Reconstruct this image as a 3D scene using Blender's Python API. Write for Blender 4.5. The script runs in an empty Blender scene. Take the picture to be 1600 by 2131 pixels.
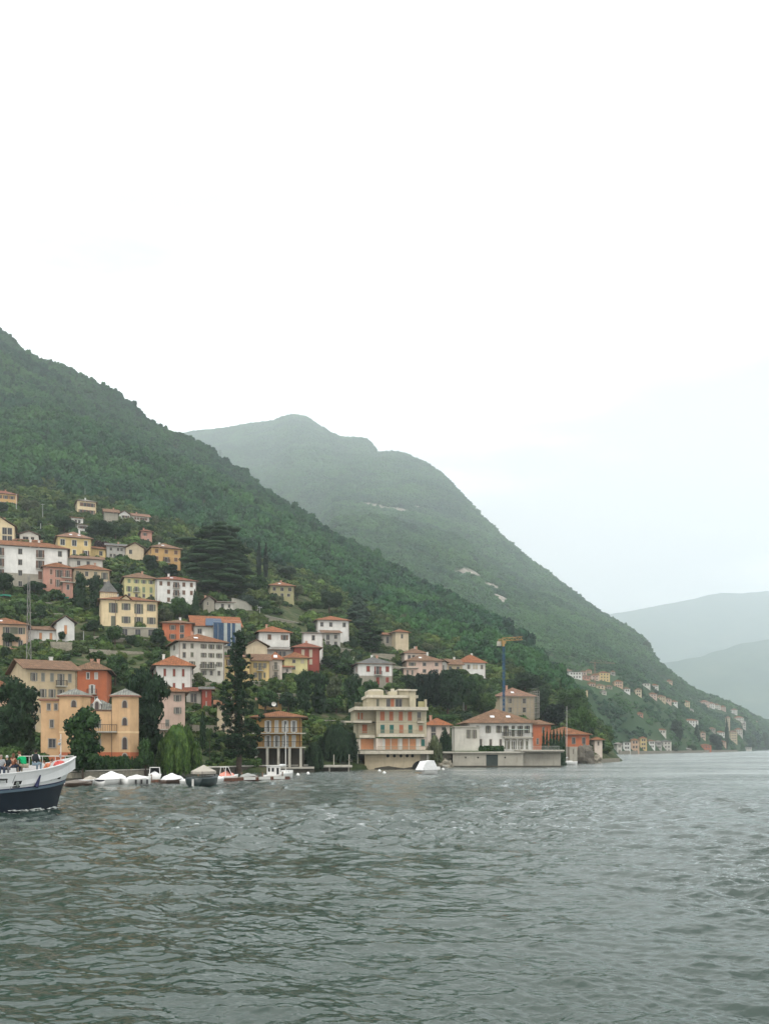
import bpy, bmesh, math, random
import numpy as np
from mathutils import Vector, Matrix, noise as mnoise

SC = bpy.context.scene
COL = SC.collection
random.seed(7)
RNG = np.random.default_rng(11)
PI = math.pi
F = 2000.0      # focal length in photo pixels (photo 1600 x 2131)
HY = 1557.0     # horizon row
CH = 4.5        # camera height over the water

# ---------------------------------------------------------------- camera
cam = bpy.data.cameras.new("camera")
co = bpy.data.objects.new("camera", cam)
COL.objects.link(co)
co.location = (0, 0, CH)
co.rotation_euler = (PI/2, 0, 0)
cam.sensor_fit = 'HORIZONTAL'
cam.sensor_width = 36
cam.lens = 36*F/1600
cam.shift_y = (HY-1065.5)/1600*1.3333/1.3333
cam.clip_start = 0.5
cam.clip_end = 40000
SC.camera = co

# ---------------------------------------------------------------- sky
SUN_EL, SUN_AZ = math.radians(52), math.radians(200)   # azimuth clockwise from +Y
w = bpy.data.worlds.new("World")
SC.world = w
w.use_nodes = True
nt = w.node_tree
nt.nodes.clear()
N = nt.nodes.new
L = nt.links.new
out = N('ShaderNodeOutputWorld'); bg = N('ShaderNodeBackground'); sky = N('ShaderNodeTexSky')
sky.sky_type = 'NISHITA'; sky.sun_disc = False
sky.sun_elevation = SUN_EL; sky.sun_rotation = SUN_AZ
tc = N('ShaderNodeTexCoord'); mp = N('ShaderNodeMapping'); mp.inputs['Scale'].default_value = (1, 1, 3.2)
nz = N('ShaderNodeTexNoise'); nz.inputs['Scale'].default_value = 1.7; nz.inputs['Detail'].default_value = 5
nz.inputs['Roughness'].default_value = .5
rp = N('ShaderNodeValToRGB')
rp.color_ramp.elements[0].position = .3; rp.color_ramp.elements[0].color = (9.35, 9.3, 9.15, 1)
rp.color_ramp.elements[1].position = .68; rp.color_ramp.elements[1].color = (9.75, 9.7, 9.65, 1)
mx = N('ShaderNodeMix'); mx.data_type = 'RGBA'; mx.inputs[0].default_value = .988
L(tc.outputs['Generated'], mp.inputs[0]); L(mp.outputs[0], nz.inputs['Vector']); L(nz.outputs[0], rp.inputs[0])
sx = N('ShaderNodeSeparateXYZ'); L(tc.outputs['Generated'], sx.inputs[0])
hr = N('ShaderNodeMapRange'); hr.inputs['From Min'].default_value = 0; hr.inputs['From Max'].default_value = .45
hr.inputs['To Min'].default_value = 1.6; hr.inputs['To Max'].default_value = 1.0; L(sx.outputs['Z'], hr.inputs['Value'])
vm = N('ShaderNodeVectorMath'); vm.operation = 'SCALE'
L(sky.outputs[0], mx.inputs[6]); L(rp.outputs[0], mx.inputs[7]); 
zr = N('ShaderNodeMapRange'); zr.inputs['From Min'].default_value = .4; zr.inputs['From Max'].default_value = 1
zr.inputs['To Min'].default_value = 1.0; zr.inputs['To Max'].default_value = 1.55; L(sx.outputs['Z'], zr.inputs['Value'])
mm = N('ShaderNodeMath'); mm.operation = 'MULTIPLY'; L(hr.outputs[0], mm.inputs[0]); L(zr.outputs[0], mm.inputs[1])
# broad grey cloud bases
mp2 = N('ShaderNodeMapping'); mp2.inputs['Scale'].default_value = (.8, .8, 2.6); mp2.inputs['Location'].default_value = (.6, .3, .35)
nz2 = N('ShaderNodeTexNoise'); nz2.inputs['Scale'].default_value = 1.9; nz2.inputs['Detail'].default_value = 6; nz2.inputs['Roughness'].default_value = .5
L(tc.outputs['Generated'], mp2.inputs[0]); L(mp2.outputs[0], nz2.inputs['Vector'])
cr_ = N('ShaderNodeMapRange'); cr_.interpolation_type = 'SMOOTHSTEP'; cr_.inputs['From Min'].default_value = .385; cr_.inputs['From Max'].default_value = .61
cr_.inputs['To Min'].default_value = .575; cr_.inputs['To Max'].default_value = 1.22; L(nz2.outputs[0], cr_.inputs['Value'])
m3 = N('ShaderNodeMath'); m3.operation = 'MULTIPLY'; L(mm.outputs[0], m3.inputs[0]); L(cr_.outputs[0], m3.inputs[1])
L(mx.outputs[2], vm.inputs[0]); L(m3.outputs[0], vm.inputs['Scale']); L(vm.outputs[0], bg.inputs[0])
bg.inputs[1].default_value = .15
L(bg.outputs[0], out.inputs[0])

sl = bpy.data.lights.new("sun", 'SUN'); sl.energy = 1.1; sl.angle = math.radians(25); sl.color = (1, .96, .9)
so = bpy.data.objects.new("sun", sl); COL.objects.link(so)
so.rotation_euler = (PI/2-SUN_EL, 0, PI-SUN_AZ)
so.location = (0, -50, 80)

SC.view_settings.view_transform = 'Standard'
SC.view_settings.look = 'None'
SC.view_settings.exposure = 0.10
SC.view_settings.gamma = 1
SC.render.engine = 'CYCLES'
SC.cycles.max_bounces = 6; SC.cycles.diffuse_bounces = 2; SC.cycles.glossy_bounces = 3
SC.cycles.transmission_bounces = 4; SC.cycles.volume_bounces = 6; SC.cycles.transparent_max_bounces = 8
SC.cycles.use_denoising = True
SC.cycles.caustics_reflective = False; SC.cycles.caustics_refractive = False

# ---------------------------------------------------------------- helpers
def P(px, py, D):
    return Vector(((px-800)/F*D, D, CH+(HY-py)/F*D))
def X(px, D): return (px-800)/F*D
def Z(py, D): return CH+(HY-py)/F*D

_mats = {}
def lin(c):
    return tuple(((v/255)/12.92 if v/255 <= .04045 else ((v/255+.055)/1.055)**2.4) for v in c)

def mat(name, color, rough=.85, var=.12, scale=.6, bump=0, metal=0, stain=0, coords='Object', spec=.3, hue=None, fine=0):
    """plain procedural paint / stone / metal, colour broken up by noise; colour in linear"""
    key = name
    if key in _mats: return _mats[key]
    m = bpy.data.materials.new(name); m.use_nodes = True
    nt = m.node_tree; b = nt.nodes['Principled BSDF']
    b.inputs['Roughness'].default_value = rough; b.inputs['Metallic'].default_value = metal
    b.inputs['Specular IOR Level'].default_value = spec
    tc = nt.nodes.new('ShaderNodeTexCoord')
    n = nt.nodes.new('ShaderNodeTexNoise'); n.inputs['Scale'].default_value = scale; n.inputs['Detail'].default_value = 6
    n.inputs['Roughness'].default_value = .65
    nt.links.new(tc.outputs[coords], n.inputs['Vector'])
    r = nt.nodes.new('ShaderNodeValToRGB')
    c = Vector(color[:3]); c2 = Vector(hue) if hue else c
    r.color_ramp.elements[0].position = .3; r.color_ramp.elements[0].color = (*(c2*(1-var)), 1)
    r.color_ramp.elements[1].position = .7; r.color_ramp.elements[1].color = (*(c*(1+var)), 1)
    nt.links.new(n.outputs[0], r.inputs[0])
    last = r.outputs[0]
    if stain:   # rain streaks and dirt of their own shape
        mpn = nt.nodes.new('ShaderNodeMapping'); mpn.inputs['Scale'].default_value = (1.1, 1.1, .16)
        n2 = nt.nodes.new('ShaderNodeTexNoise'); n2.inputs['Scale'].default_value = 1.3; n2.inputs['Detail'].default_value = 8
        n2.inputs['Roughness'].default_value = .7
        nt.links.new(tc.outputs[coords], mpn.inputs[0]); nt.links.new(mpn.outputs[0], n2.inputs['Vector'])
        r2 = nt.nodes.new('ShaderNodeValToRGB')
        r2.color_ramp.elements[0].position = .52; r2.color_ramp.elements[0].color = (0, 0, 0, 1)
        r2.color_ramp.elements[1].position = .75; r2.color_ramp.elements[1].color = (stain, stain, stain, 1)
        nt.links.new(n2.outputs[0], r2.inputs[0])
        mxn = nt.nodes.new('ShaderNodeMix'); mxn.data_type = 'RGBA'
        nt.links.new(r2.outputs[0], mxn.inputs[0]); nt.links.new(last, mxn.inputs[6])
        g = (c[0]+c[1]+c[2])/3
        mxn.inputs[7].default_value = (c[0]*.3+g*.2, c[1]*.3+g*.18, c[2]*.3+g*.15, 1)
        last = mxn.outputs[2]
    nt.links.new(last, b.inputs['Base Color'])
    if bump:
        n3 = nt.nodes.new('ShaderNodeTexNoise'); n3.inputs['Scale'].default_value = fine or 8; n3.inputs['Detail'].default_value = 4
        nt.links.new(tc.outputs[coords], n3.inputs['Vector'])
        bp = nt.nodes.new('ShaderNodeBump'); bp.inputs['Strength'].default_value = bump; bp.inputs['Distance'].default_value = .1
        nt.links.new(n3.outputs[0], bp.inputs['Height']); nt.links.new(bp.outputs[0], b.inputs['Normal'])
    _mats[key] = m
    return m

def tile_mat(name, color, color2):
    """roof tiles: rows across the slope and per-tile colour changes (uses the roof's own UV, in metres)"""
    if name in _mats: return _mats[name]
    m = bpy.data.materials.new(name); m.use_nodes = True
    nt = m.node_tree; b = nt.nodes['Principled BSDF']; b.inputs['Roughness'].default_value = .9
    b.inputs['Specular IOR Level'].default_value = .2
    uv = nt.nodes.new('ShaderNodeUVMap')
    tc = nt.nodes.new('ShaderNodeTexCoord')
    br = nt.nodes.new('ShaderNodeTexBrick'); br.inputs['Scale'].default_value = 1
    br.inputs['Brick Width'].default_value = .36; br.inputs['Row Height'].default_value = .5
    br.inputs['Mortar Size'].default_value = .035; br.inputs['Color1'].default_value = (*color, 1)
    br.inputs['Color2'].default_value = (*color2, 1); br.inputs['Mortar'].default_value = tuple(v*.35 for v in color)+(1,)
    br.offset = 0
    nt.links.new(uv.outputs[0], br.inputs['Vector'])
    n = nt.nodes.new('ShaderNodeTexNoise'); n.inputs['Scale'].default_value = .8; n.inputs['Detail'].default_value = 7
    n.inputs['Roughness'].default_value = .7
    nt.links.new(tc.outputs['Object'], n.inputs['Vector'])
    r = nt.nodes.new('ShaderNodeValToRGB')
    r.color_ramp.elements[0].position = .32; r.color_ramp.elements[0].color = (.55, .57, .58, 1)
    r.color_ramp.elements[1].position = .68; r.color_ramp.elements[1].color = (1.25, 1.2, 1.15, 1)
    nt.links.new(n.outputs[0], r.inputs[0])
    mu = nt.nodes.new('ShaderNodeMix'); mu.data_type = 'RGBA'; mu.blend_type = 'MULTIPLY'; mu.inputs[0].default_value = 1
    nt.links.new(br.outputs[0], mu.inputs[6]); nt.links.new(r.outputs[0], mu.inputs[7])
    nt.links.new(mu.outputs[2], b.inputs['Base Color'])
    wv = nt.nodes.new('ShaderNodeTexWave'); wv.inputs['Scale'].default_value = 1/.36/2*1.0
    wv.bands_direction = 'X'
    nt.links.new(uv.outputs[0], wv.inputs['Vector'])
    bp = nt.nodes.new('ShaderNodeBump'); bp.inputs['Strength'].default_value = .6; bp.inputs['Distance'].default_value = .08
    nt.links.new(wv.outputs[0], bp.inputs['Height']); nt.links.new(bp.outputs[0], b.inputs['Normal'])
    _mats[name] = m
    return m

def leaf_mat(name, dark, light, patch=None, pscale=.004, bump=0, obj_rand=1.0):
    """foliage: leaf-to-leaf and tree-to-tree colour changes"""
    if name in _mats: return _mats[name]
    m = bpy.data.materials.new(name); m.use_nodes = True
    nt = m.node_tree; b = nt.nodes['Principled BSDF']; b.inputs['Roughness'].default_value = .75
    b.inputs['Specular IOR Level'].default_value = .15
    tc = nt.nodes.new('ShaderNodeTexCoord'); oi = nt.nodes.new('ShaderNodeObjectInfo')
    n = nt.nodes.new('ShaderNodeTexNoise'); n.inputs['Scale'].default_value = 1.1; n.inputs['Detail'].default_value = 3
    nt.links.new(tc.outputs['Object'], n.inputs['Vector'])
    gi = nt.nodes.new('ShaderNodeNewGeometry')
    a1 = nt.nodes.new('ShaderNodeMath'); a1.operation = 'MULTIPLY_ADD'      # noise*.9 + island*.3
    nt.links.new(gi.outputs['Random Per Island'], a1.inputs[0]); a1.inputs[1].default_value = .35
    nt.links.new(n.outputs[0], a1.inputs[2])
    a2 = nt.nodes.new('ShaderNodeMath'); a2.operation = 'MULTIPLY_ADD'
    nt.links.new(oi.outputs['Random'], a2.inputs[0]); a2.inputs[1].default_value = .6*obj_rand
    nt.links.new(a1.outputs[0], a2.inputs[2])
    r = nt.nodes.new('ShaderNodeValToRGB')
    r.color_ramp.elements[0].position = .5; r.color_ramp.elements[0].color = (*dark, 1)
    r.color_ramp.elements[1].position = 1.15 if False else 1.0; r.color_ramp.elements[1].color = (*light, 1)
    mid = r.color_ramp.elements.new(.78); mid.color = (*[(d+l)/2*.9 for d, l in zip(dark, light)], 1)
    nt.links.new(a2.outputs[0], r.inputs[0])
    last = r.outputs[0]
    if patch:
        geo = nt.nodes.new('ShaderNodeNewGeometry')
        n2 = nt.nodes.new('ShaderNodeTexNoise'); n2.inputs['Scale'].default_value = pscale; n2.inputs['Detail'].default_value = 5
        n2.inputs['Roughness'].default_value = .6
        nt.links.new(geo.outputs['Position'], n2.inputs['Vector'])
        r2 = nt.nodes.new('ShaderNodeValToRGB')
        r2.color_ramp.elements[0].position = .38; r2.color_ramp.elements[0].color = (*patch[0], 1)
        r2.color_ramp.elements[1].position = .62; r2.color_ramp.elements[1].color = (*patch[1], 1)
        nt.links.new(n2.outputs[0], r2.inputs[0])
        mu = nt.nodes.new('ShaderNodeMix'); mu.data_type = 'RGBA'; mu.blend_type = 'MULTIPLY'; mu.inputs[0].default_value = 1
        nt.links.new(last, mu.inputs[6]); nt.links.new(r2.outputs[0], mu.inputs[7])
        last = mu.outputs[2]
    nt.links.new(last, b.inputs['Base Color'])
    _mats[name] = m
    return m

def tag(o, label=None, cat=None, group=None, kind=None):
    if label: o['label'] = label
    if cat: o['category'] = cat
    if group: o['group'] = group
    if kind: o['kind'] = kind
    return o

def link(name, me, m=None, parent=None, loc=None):
    o = bpy.data.objects.new(name, me); COL.objects.link(o)
    if m is not None:
        if isinstance(m, (list, tuple)):
            for q in m: me.materials.append(q)
        elif not me.materials: me.materials.append(m)
    if parent is not None: o.parent = parent
    if loc is not None: o.location = loc
    return o

def empty(name, loc, rz=0):
    o = bpy.data.objects.new(name, None); COL.objects.link(o)
    o.location = loc; o.rotation_euler = (0, 0, rz); o.empty_display_size = .5
    return o

class MB:
    """collects shapes into one mesh"""
    def __init__(s): s.v = []; s.f = []; s.uv = {}; s.mi = []; s.cur = 0
    def quad(s, pts, uv=None):
        i = len(s.v); s.v += [tuple(p) for p in pts]
        if uv: s.uv[len(s.f)] = uv
        s.f.append(tuple(range(i, i+len(pts)))); s.mi.append(s.cur)
    def box(s, x0, x1, y0, y1, z0, z1):
        a = [(x0,y0,z0),(x1,y0,z0),(x1,y1,z0),(x0,y1,z0),(x0,y0,z1),(x1,y0,z1),(x1,y1,z1),(x0,y1,z1)]
        i = len(s.v); s.v += a
        for f in ((0,3,2,1),(4,5,6,7),(0,1,5,4),(1,2,6,5),(2,3,7,6),(3,0,4,7)):
            s.f.append(tuple(i+k for k in f)); s.mi.append(s.cur)
    def tube(s, p, q, r0, r1=None, n=6, cap=True):
        r1 = r0 if r1 is None else r1
        p = Vector(p); q = Vector(q); d = (q-p)
        if d.length < 1e-6: return
        d.normalize(); a = d.orthogonal().normalized(); b = d.cross(a)
        i = len(s.v)
        for k in range(n):
            t = 2*PI*k/n; e = a*math.cos(t)+b*math.sin(t)
            s.v.append(tuple(p+e*r0)); s.v.append(tuple(q+e*r1))
        for k in range(n):
            k2 = (k+1) % n
            s.f.append((i+2*k, i+2*k2, i+2*k2+1, i+2*k+1)); s.mi.append(s.cur)
        if cap:
            s.f.append(tuple(i+2*k for k in range(n))[::-1]); s.mi.append(s.cur)
            s.f.append(tuple(i+2*k+1 for k in range(n))); s.mi.append(s.cur)
    def chain(s, pts, rs, n=6):
        for k in range(len(pts)-1): s.tube(pts[k], pts[k+1], rs[k], rs[k+1], n)
    def lathe(s, prof, n=12, c=(0,0,0)):
        i = len(s.v); m = len(prof)
        for k in range(n):
            t = 2*PI*k/n
            for r, z in prof: s.v.append((c[0]+r*math.cos(t), c[1]+r*math.sin(t), c[2]+z))
        for k in range(n):
            k2 = (k+1) % n
            for j in range(m-1):
                s.f.append((i+k*m+j, i+k2*m+j, i+k2*m+j+1, i+k*m+j+1)); s.mi.append(s.cur)
    def blob(s, c, r, n=8, m=6, rough=.15, seed=0):
        """uneven ellipsoid"""
        i = len(s.v); rx, ry, rz = r
        for a in range(m+1):
            th = PI*a/m
            for b in range(n):
                ph = 2*PI*b/n
                d = Vector((math.sin(th)*math.cos(ph), math.sin(th)*math.sin(ph), math.cos(th)))
                k = 1+rough*mnoise.noise(d*1.8+Vector((seed*3.1, seed*1.7, 0)))*2
                s.v.append((c[0]+d.x*rx*k, c[1]+d.y*ry*k, c[2]+d.z*rz*k))
        for a in range(m):
            for b in range(n):
                b2 = (b+1) % n
                s.f.append((i+a*n+b, i+(a+1)*n+b, i+(a+1)*n+b2, i+a*n+b2)); s.mi.append(s.cur)
    def mesh(s, name, smooth=False):
        me = bpy.data.meshes.new(name); me.from_pydata(s.v, [], s.f)
        if s.uv:
            ul = me.uv_layers.new(name="UVMap")
            for pi, uvs in s.uv.items():
                p = me.polygons[pi]
                for k, li in enumerate(p.loop_indices): ul.data[li].uv = uvs[k]
        if any(s.mi): me.polygons.foreach_set('material_index', s.mi)
        if smooth: me.polygons.foreach_set('use_smooth', [True]*len(me.polygons))
        me.update(); return me
    def build(s, name, m, parent=None, smooth=False, loc=None):
        return link(name, s.mesh(name, smooth), m, parent, loc)

def np_mesh(name, verts, quads, smooth=True, k=4):
    me = bpy.data.meshes.new(name)
    verts = np.asarray(verts, dtype=np.float32); quads = np.asarray(quads, dtype=np.int32)
    nv, nf = len(verts), len(quads)
    me.vertices.add(nv); me.vertices.foreach_set('co', verts.ravel())
    me.loops.add(nf*k); me.loops.foreach_set('vertex_index', quads.ravel())
    me.polygons.add(nf); me.polygons.foreach_set('loop_start', np.arange(0, nf*k, k, dtype=np.int32))
    me.polygons.foreach_set('loop_total', np.full(nf, k, dtype=np.int32))
    if smooth: me.polygons.foreach_set('use_smooth', np.ones(nf, dtype=bool))
    me.update(calc_edges=True); me.validate()
    return me

def grid_quads(nr, nc):
    i = np.arange(nr-1)[:, None]*nc+np.arange(nc-1)[None, :]
    i = i.ravel()
    return np.stack([i, i+1, i+nc+1, i+nc], 1)

# value noise, vectorised
_perm = np.random.default_rng(3).random((256, 256)).astype(np.float64)
def vnoise(x, y):
    xi = np.floor(x).astype(int); yi = np.floor(y).astype(int)
    fx = x-xi; fy = y-yi; fx = fx*fx*fx*(fx*(fx*6-15)+10); fy = fy*fy*fy*(fy*(fy*6-15)+10)
    a = _perm[xi % 256, yi % 256]; b = _perm[(xi+1) % 256, yi % 256]
    c = _perm[xi % 256, (yi+1) % 256]; d = _perm[(xi+1) % 256, (yi+1) % 256]
    return (a*(1-fx)+b*fx)*(1-fy)+(c*(1-fx)+d*fx)*fy
def fbm(x, y, o=5, r=.5):
    s = 0; a = 1; t = 0
    for k in range(o):
        s = s+a*(vnoise(x*2**k+17*k, y*2**k+31*k)-.5)*2; t += a; a *= r
    return s/t
# ================================================================= TERRAIN
class Terrain:
    """height field over (direction, distance): columns of (distance, height) control points"""
    def __init__(s, cols, nD, Dr, noise_fn, npx=260):
        s.pxs = np.array([c[0] for c in cols], float)
        K = len(cols[0][1])
        s.D = np.array([[p[0] for p in c[1]] for c in cols], float)
        s.H = np.array([[(CH+(HY-p[1])/F*p[0]) if len(p) == 2 else p[2] for p in c[1]] for c in cols], float)
        s.noise = noise_fn
    def col(s, px):
        px = min(max(px, s.pxs[0]), s.pxs[-1])
        k = int(np.clip(np.searchsorted(s.pxs, px)-1, 0, len(s.pxs)-2))
        t = (px-s.pxs[k])/(s.pxs[k+1]-s.pxs[k])
        return s.D[k]*(1-t)+s.D[k+1]*t, s.H[k]*(1-t)+s.H[k+1]*t
    def z(s, x, y):
        """height at arrays x, y"""
        x = np.atleast_1d(np.asarray(x, float)); y = np.atleast_1d(np.asarray(y, float))
        px = 800+F*x/y
        pc = np.clip(px, s.pxs[0], s.pxs[-1]-1e-6)
        k = np.clip(np.searchsorted(s.pxs, pc, side='right')-1, 0, len(s.pxs)-2)
        t = ((pc-s.pxs[k])/(s.pxs[k+1]-s.pxs[k]))[:, None]
        D = s.D[k]*(1-t)+s.D[k+1]*t; H = s.H[k]*(1-t)+s.H[k+1]*t
        n = D.shape[1]
        j = np.clip((D <= y[:, None]).sum(1)-1, 0, n-2)
        ar = np.arange(len(y))
        u = np.clip((y-D[ar, j])/(D[ar, j+1]-D[ar, j]), 0, 1)
        z = H[ar, j]*(1-u)+H[ar, j+1]*u
        return z+s.noise(x, y, z)
    def hit(s, px, py, d0=100, d1=4000):
        """distance at which the sight line through (px, py) meets the ground"""
        d = np.geomspace(d0, d1, 900)
        g = s.z(X(px, d), d); r = Z(py, d)
        w_ = np.nonzero(g >= r)[0]
        return float(d[w_[0]]) if len(w_) else None
    def build(s, name, pxa, Da, m, rock=None):
        """pxa: columns, Da: rows of distances"""
        PX, DD = np.meshgrid(pxa, Da)
        x = ((PX-800)/F*DD).ravel(); y = DD.ravel()
        z = s.z(x, y)
        me = np_mesh(name, np.stack([x, y, z], 1), grid_quads(len(Da), len(pxa)))
        if rock is not None:
            at = me.attributes.new('rock', 'FLOAT', 'POINT'); at.data.foreach_set('value', rock(x, y, z).astype(np.float32))
        return link(name, me, m)

def n_near(x, y, z):
    a = np.clip((y-330)/500, 0, 1)
    return a*(fbm(x/150, y/150, 4)*26+fbm(x/40+9, y/40, 3)*7)*np.clip(z/60, 0, 1)*np.clip((1700-y)/300, 0, 1) + fbm(x/14, y/14, 3)*.5*np.clip(z/4-.4, 0, 1)
# per column: shore, then (distance, picture row) pairs going up to the ridge, then the far side of the ridge
NEAR = Terrain([
 (-1600, [(95,0,-4),(102,0,.9),(110,1585),(150,1530),(185,1450),(230,1350),(275,1250),(320,1170),(430,1085),(560,1000),(800,800),(1300,480),(1700,0,150),(2100,0,60)]),
 (-300, [(118,0,-4),(122,0,.9),(130,1597),(160,1530),(195,1450),(240,1350),(285,1250),(325,1170),(430,1085),(560,1005),(800,840),(1280,560),(1700,0,300),(2100,0,120)]),
 (0,   [(131,0,-4),(134,0,.9),(142,1597),(172,1530),(204,1450),(250,1350),(292,1250),(332,1170),(430,1085),(560,1010),(800,862),(1240,697),(1600,0,330),(2000,0,150)]),
 (150, [(138,0,-4),(141,0,.9),(150,1595),(176,1535),(208,1460),(252,1350),(296,1260),(338,1180),(432,1095),(560,1020),(800,895),(1220,778),(1600,0,300),(2000,0,150)]),
 (300, [(146,0,-4),(149,0,.9),(158,1595),(184,1535),(215,1460),(256,1360),(300,1275),(342,1195),(440,1120),(560,1050),(800,955),(1180,868),(1500,0,260),(1900,0,150)]),
 (400, [(154,0,-4),(157,0,.9),(166,1590),(194,1530),(222,1460),(258,1385),(302,1290),(348,1210),(440,1150),(560,1095),(780,1010),(1140,928),(1400,0,230),(1800,0,150)]),
 (500, [(164,0,-4),(168,0,.9),(176,1590),(204,1530),(232,1460),(268,1395),(308,1310),(352,1245),(440,1195),(560,1140),(760,1060),(1100,985),(1300,0,200),(1700,0,140)]),
 (600, [(174,0,-4),(178,0,.9),(184,1588),(210,1530),(240,1465),(275,1410),(315,1340),(356,1280),(440,1225),(550,1180),(720,1110),(1000,1043),(1200,0,170),(1600,0,130)]),
 (700, [(186,0,-4),(190,0,.9),(196,1583),(222,1535),(250,1480),(285,1430),(322,1370),(360,1320),(430,1270),(530,1225),(670,1165),(900,1120),(1050,0,150),(1400,0,110)]),
 (800, [(204,0,-4),(208,0,.9),(214,1580),(238,1540),(262,1485),(294,1440),(328,1395),(364,1350),(430,1305),(510,1262),(640,1215),(820,1190),(950,0,110),(1200,0,70)]),
 (900, [(222,0,-4),(226,0,.9),(231,1578),(250,1545),(274,1495),(302,1455),(334,1418),(366,1385),(420,1345),(490,1305),(590,1265),(740,1232),(850,0,80),(1100,0,45)]),
 (1000,[(236,0,-4),(240,0,.9),(246,1575),(264,1550),(286,1510),(312,1475),(340,1440),(368,1410),(410,1375),(470,1345),(550,1315),(650,1290),(750,0,50),(950,0,20)]),
 (1100,[(252,0,-4),(256,0,.9),(262,1570),(278,1550),(298,1520),(322,1492),(346,1465),(370,1440),(405,1415),(450,1393),(510,1370),(580,1360),(680,0,30),(860,0,5)]),
 (1180,[(268,0,-4),(273,0,.9),(279,1570),(292,1553),(310,1532),(330,1512),(350,1495),(372,1480),(400,1465),(435,1450),(480,1442),(520,1440),(600,0,12),(740,0,-3)]),
 (1245,[(290,0,-4),(296,0,.9),(300,1570),(310,1558),(322,1547),(336,1537),(352,1530),(370,1524),(390,1520),(412,1518),(440,1518),(470,1520),(520,0,2),(620,0,-5)]),
 (1288,[(312,0,-6),(317,0,.5),(319,0,1.0),(323,0,1.2),(328,0,1.3),(334,0,1.3),(342,0,1),(352,0,.5),(364,0,0),(380,0,-1),(400,0,-2),(430,0,-3),(480,0,-5),(560,0,-6)]),
 (1330,[(322,0,-6)]+[(326+10*k,0,-6) for k in range(13)]),
], 0, 0, n_near)

def n_far(x, y, z):
    cr = np.interp(800+F*x/y, FAR_PX, FAR_CR) if FAR_CR is not None else np.full_like(y, 3000)
    a = np.clip((y-850)/900, 0, 1)*np.clip((cr-y)/700, .06, 1)
    return a*(fbm(x/420+4, y/420, 4)*62+fbm(x/130, y/130+7, 3)*16)*np.clip(z/90, 0, 1)*np.clip((5900-y)/700, 0, 1)+fbm(x/45, y/45, 3)*3*np.clip(z/20, 0, 1)
FAR_CR = None
FAR = Terrain([
 (-1200,[(1500,0,40),(1600,0,80),(1700,0,120),(1900,0,180),(2200,0,300),(2600,0,450),(3000,0,600),(3600,0,700),(4400,0,500)]),
 (250, [(1500,0,100),(1600,0,140),(1700,0,180),(1900,0,240),(2200,0,380),(2600,0,620),(3000,0,850),(3500,945),(4300,0,800)]),
 (400, [(1400,0,90),(1500,0,120),(1600,0,150),(1800,0,250),(2100,0,400),(2500,0,640),(2900,0,860),(3400,900),(4300,0,850)]),
 (560, [(1250,0,50),(1350,0,90),(1500,0,140),(1750,0,260),(2050,0,420),(2450,0,660),(2850,0,880),(3300,882),(4300,0,850)]),
 (610, [(1200,0,40),(1300,0,80),(1450,0,140),(1700,0,260),(2000,0,420),(2400,0,670),(2800,0,900),(3250,863),(4300,0,850)]),
 (700, [(1050,0,30),(1150,0,60),(1320,1190),(1550,1120),(1850,1060),(2250,1000),(2650,950),(3100,908),(4200,0,800)]),
 (770, [(960,0,20),(1060,0,50),(1220,1230),(1450,1150),(1750,1085),(2150,1020),(2550,965),(3000,914),(4200,0,800)]),
 (790, [(940,0,20),(1040,0,45),(1200,1240),(1430,1160),(1730,1095),(2120,1030),(2500,975),(2900,943),(4100,0,700)]),
 (860, [(880,0,12),(980,0,35),(1130,1280),(1340,1200),(1640,1125),(2000,1055),(2350,1000),(2750,950),(4000,0,700)]),
 (930, [(820,0,8),(910,0,25),(1050,1330),(1250,1250),(1530,1170),(1880,1100),(2200,1050),(2550,1003),(3800,0,600)]),
 (1010,[(760,0,4),(850,0,20),(980,1375),(1160,1300),(1420,1230),(1740,1170),(2020,1120),(2350,1090),(3500,0,400)]),
 (1100,[(690,0,-3),(720,0,6),(880,1410),(1040,1350),(1280,1290),(1560,1240),(1820,1200),(2150,1172),(3200,0,250)]),
 (1200,[(640,0,-3),(655,0,2),(780,1450),(920,1400),(1120,1350),(1380,1300),(1650,1268),(1950,1243),(2900,0,150)]),
 (1290,[(675,0,-4),(682,0,1.2),(760,1500),(880,1440),(1040,1395),(1260,1352),(1520,1322),(1800,1298),(2700,0,100)]),
 (1350,[(740,0,-4),(748,0,1.2),(820,1512),(920,1468),(1060,1425),(1240,1392),(1450,1370),(1720,1352),(2600,0,80)]),
 (1400,[(820,0,-4),(828,0,1.2),(900,1522),(990,1485),(1120,1450),(1260,1428),(1420,1415),(1620,1405),(2500,0,60)]),
 (1470,[(960,0,-4),(970,0,1.2),(1040,1530),(1130,1505),(1250,1482),(1380,1468),(1540,1460),(1720,1455),(2500,0,30)]),
 (1540,[(1200,0,-4),(1210,0,1.2),(1270,1538),(1350,1522),(1450,1506),(1560,1496),(1700,1488),(1850,1484),(2500,0,10)]),
 (1600,[(1690,0,-4),(1705,0,1.2),(1750,1546),(1810,1537),(1880,1527),(1960,1518),(2040,1510),(2150,1506),(2700,0,0)]),
 (1680,[(2000,0,-4),(2020,0,.5),(2060,1550),(2110,1545),(2160,1540),(2220,1536),(2300,1534),(2400,1533),(2900,0,-5)]),
 (1760,[(2300,0,-6),(2310,0,-6),(2320,0,-6),(2330,0,-6),(2340,0,-6),(2360,0,-6),(2380,0,-6),(2400,0,-6),(2900,0,-6)]),
], 0, 0, n_far)

_f = 1+.38*np.clip((FAR.D-1000)/2000, 0, 1.2)
FAR_PX = FAR.pxs; FAR.D = FAR.D*_f; FAR_CR = FAR.D[:, -2].copy(); FAR.H = CH+(FAR.H-CH)*_f
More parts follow.
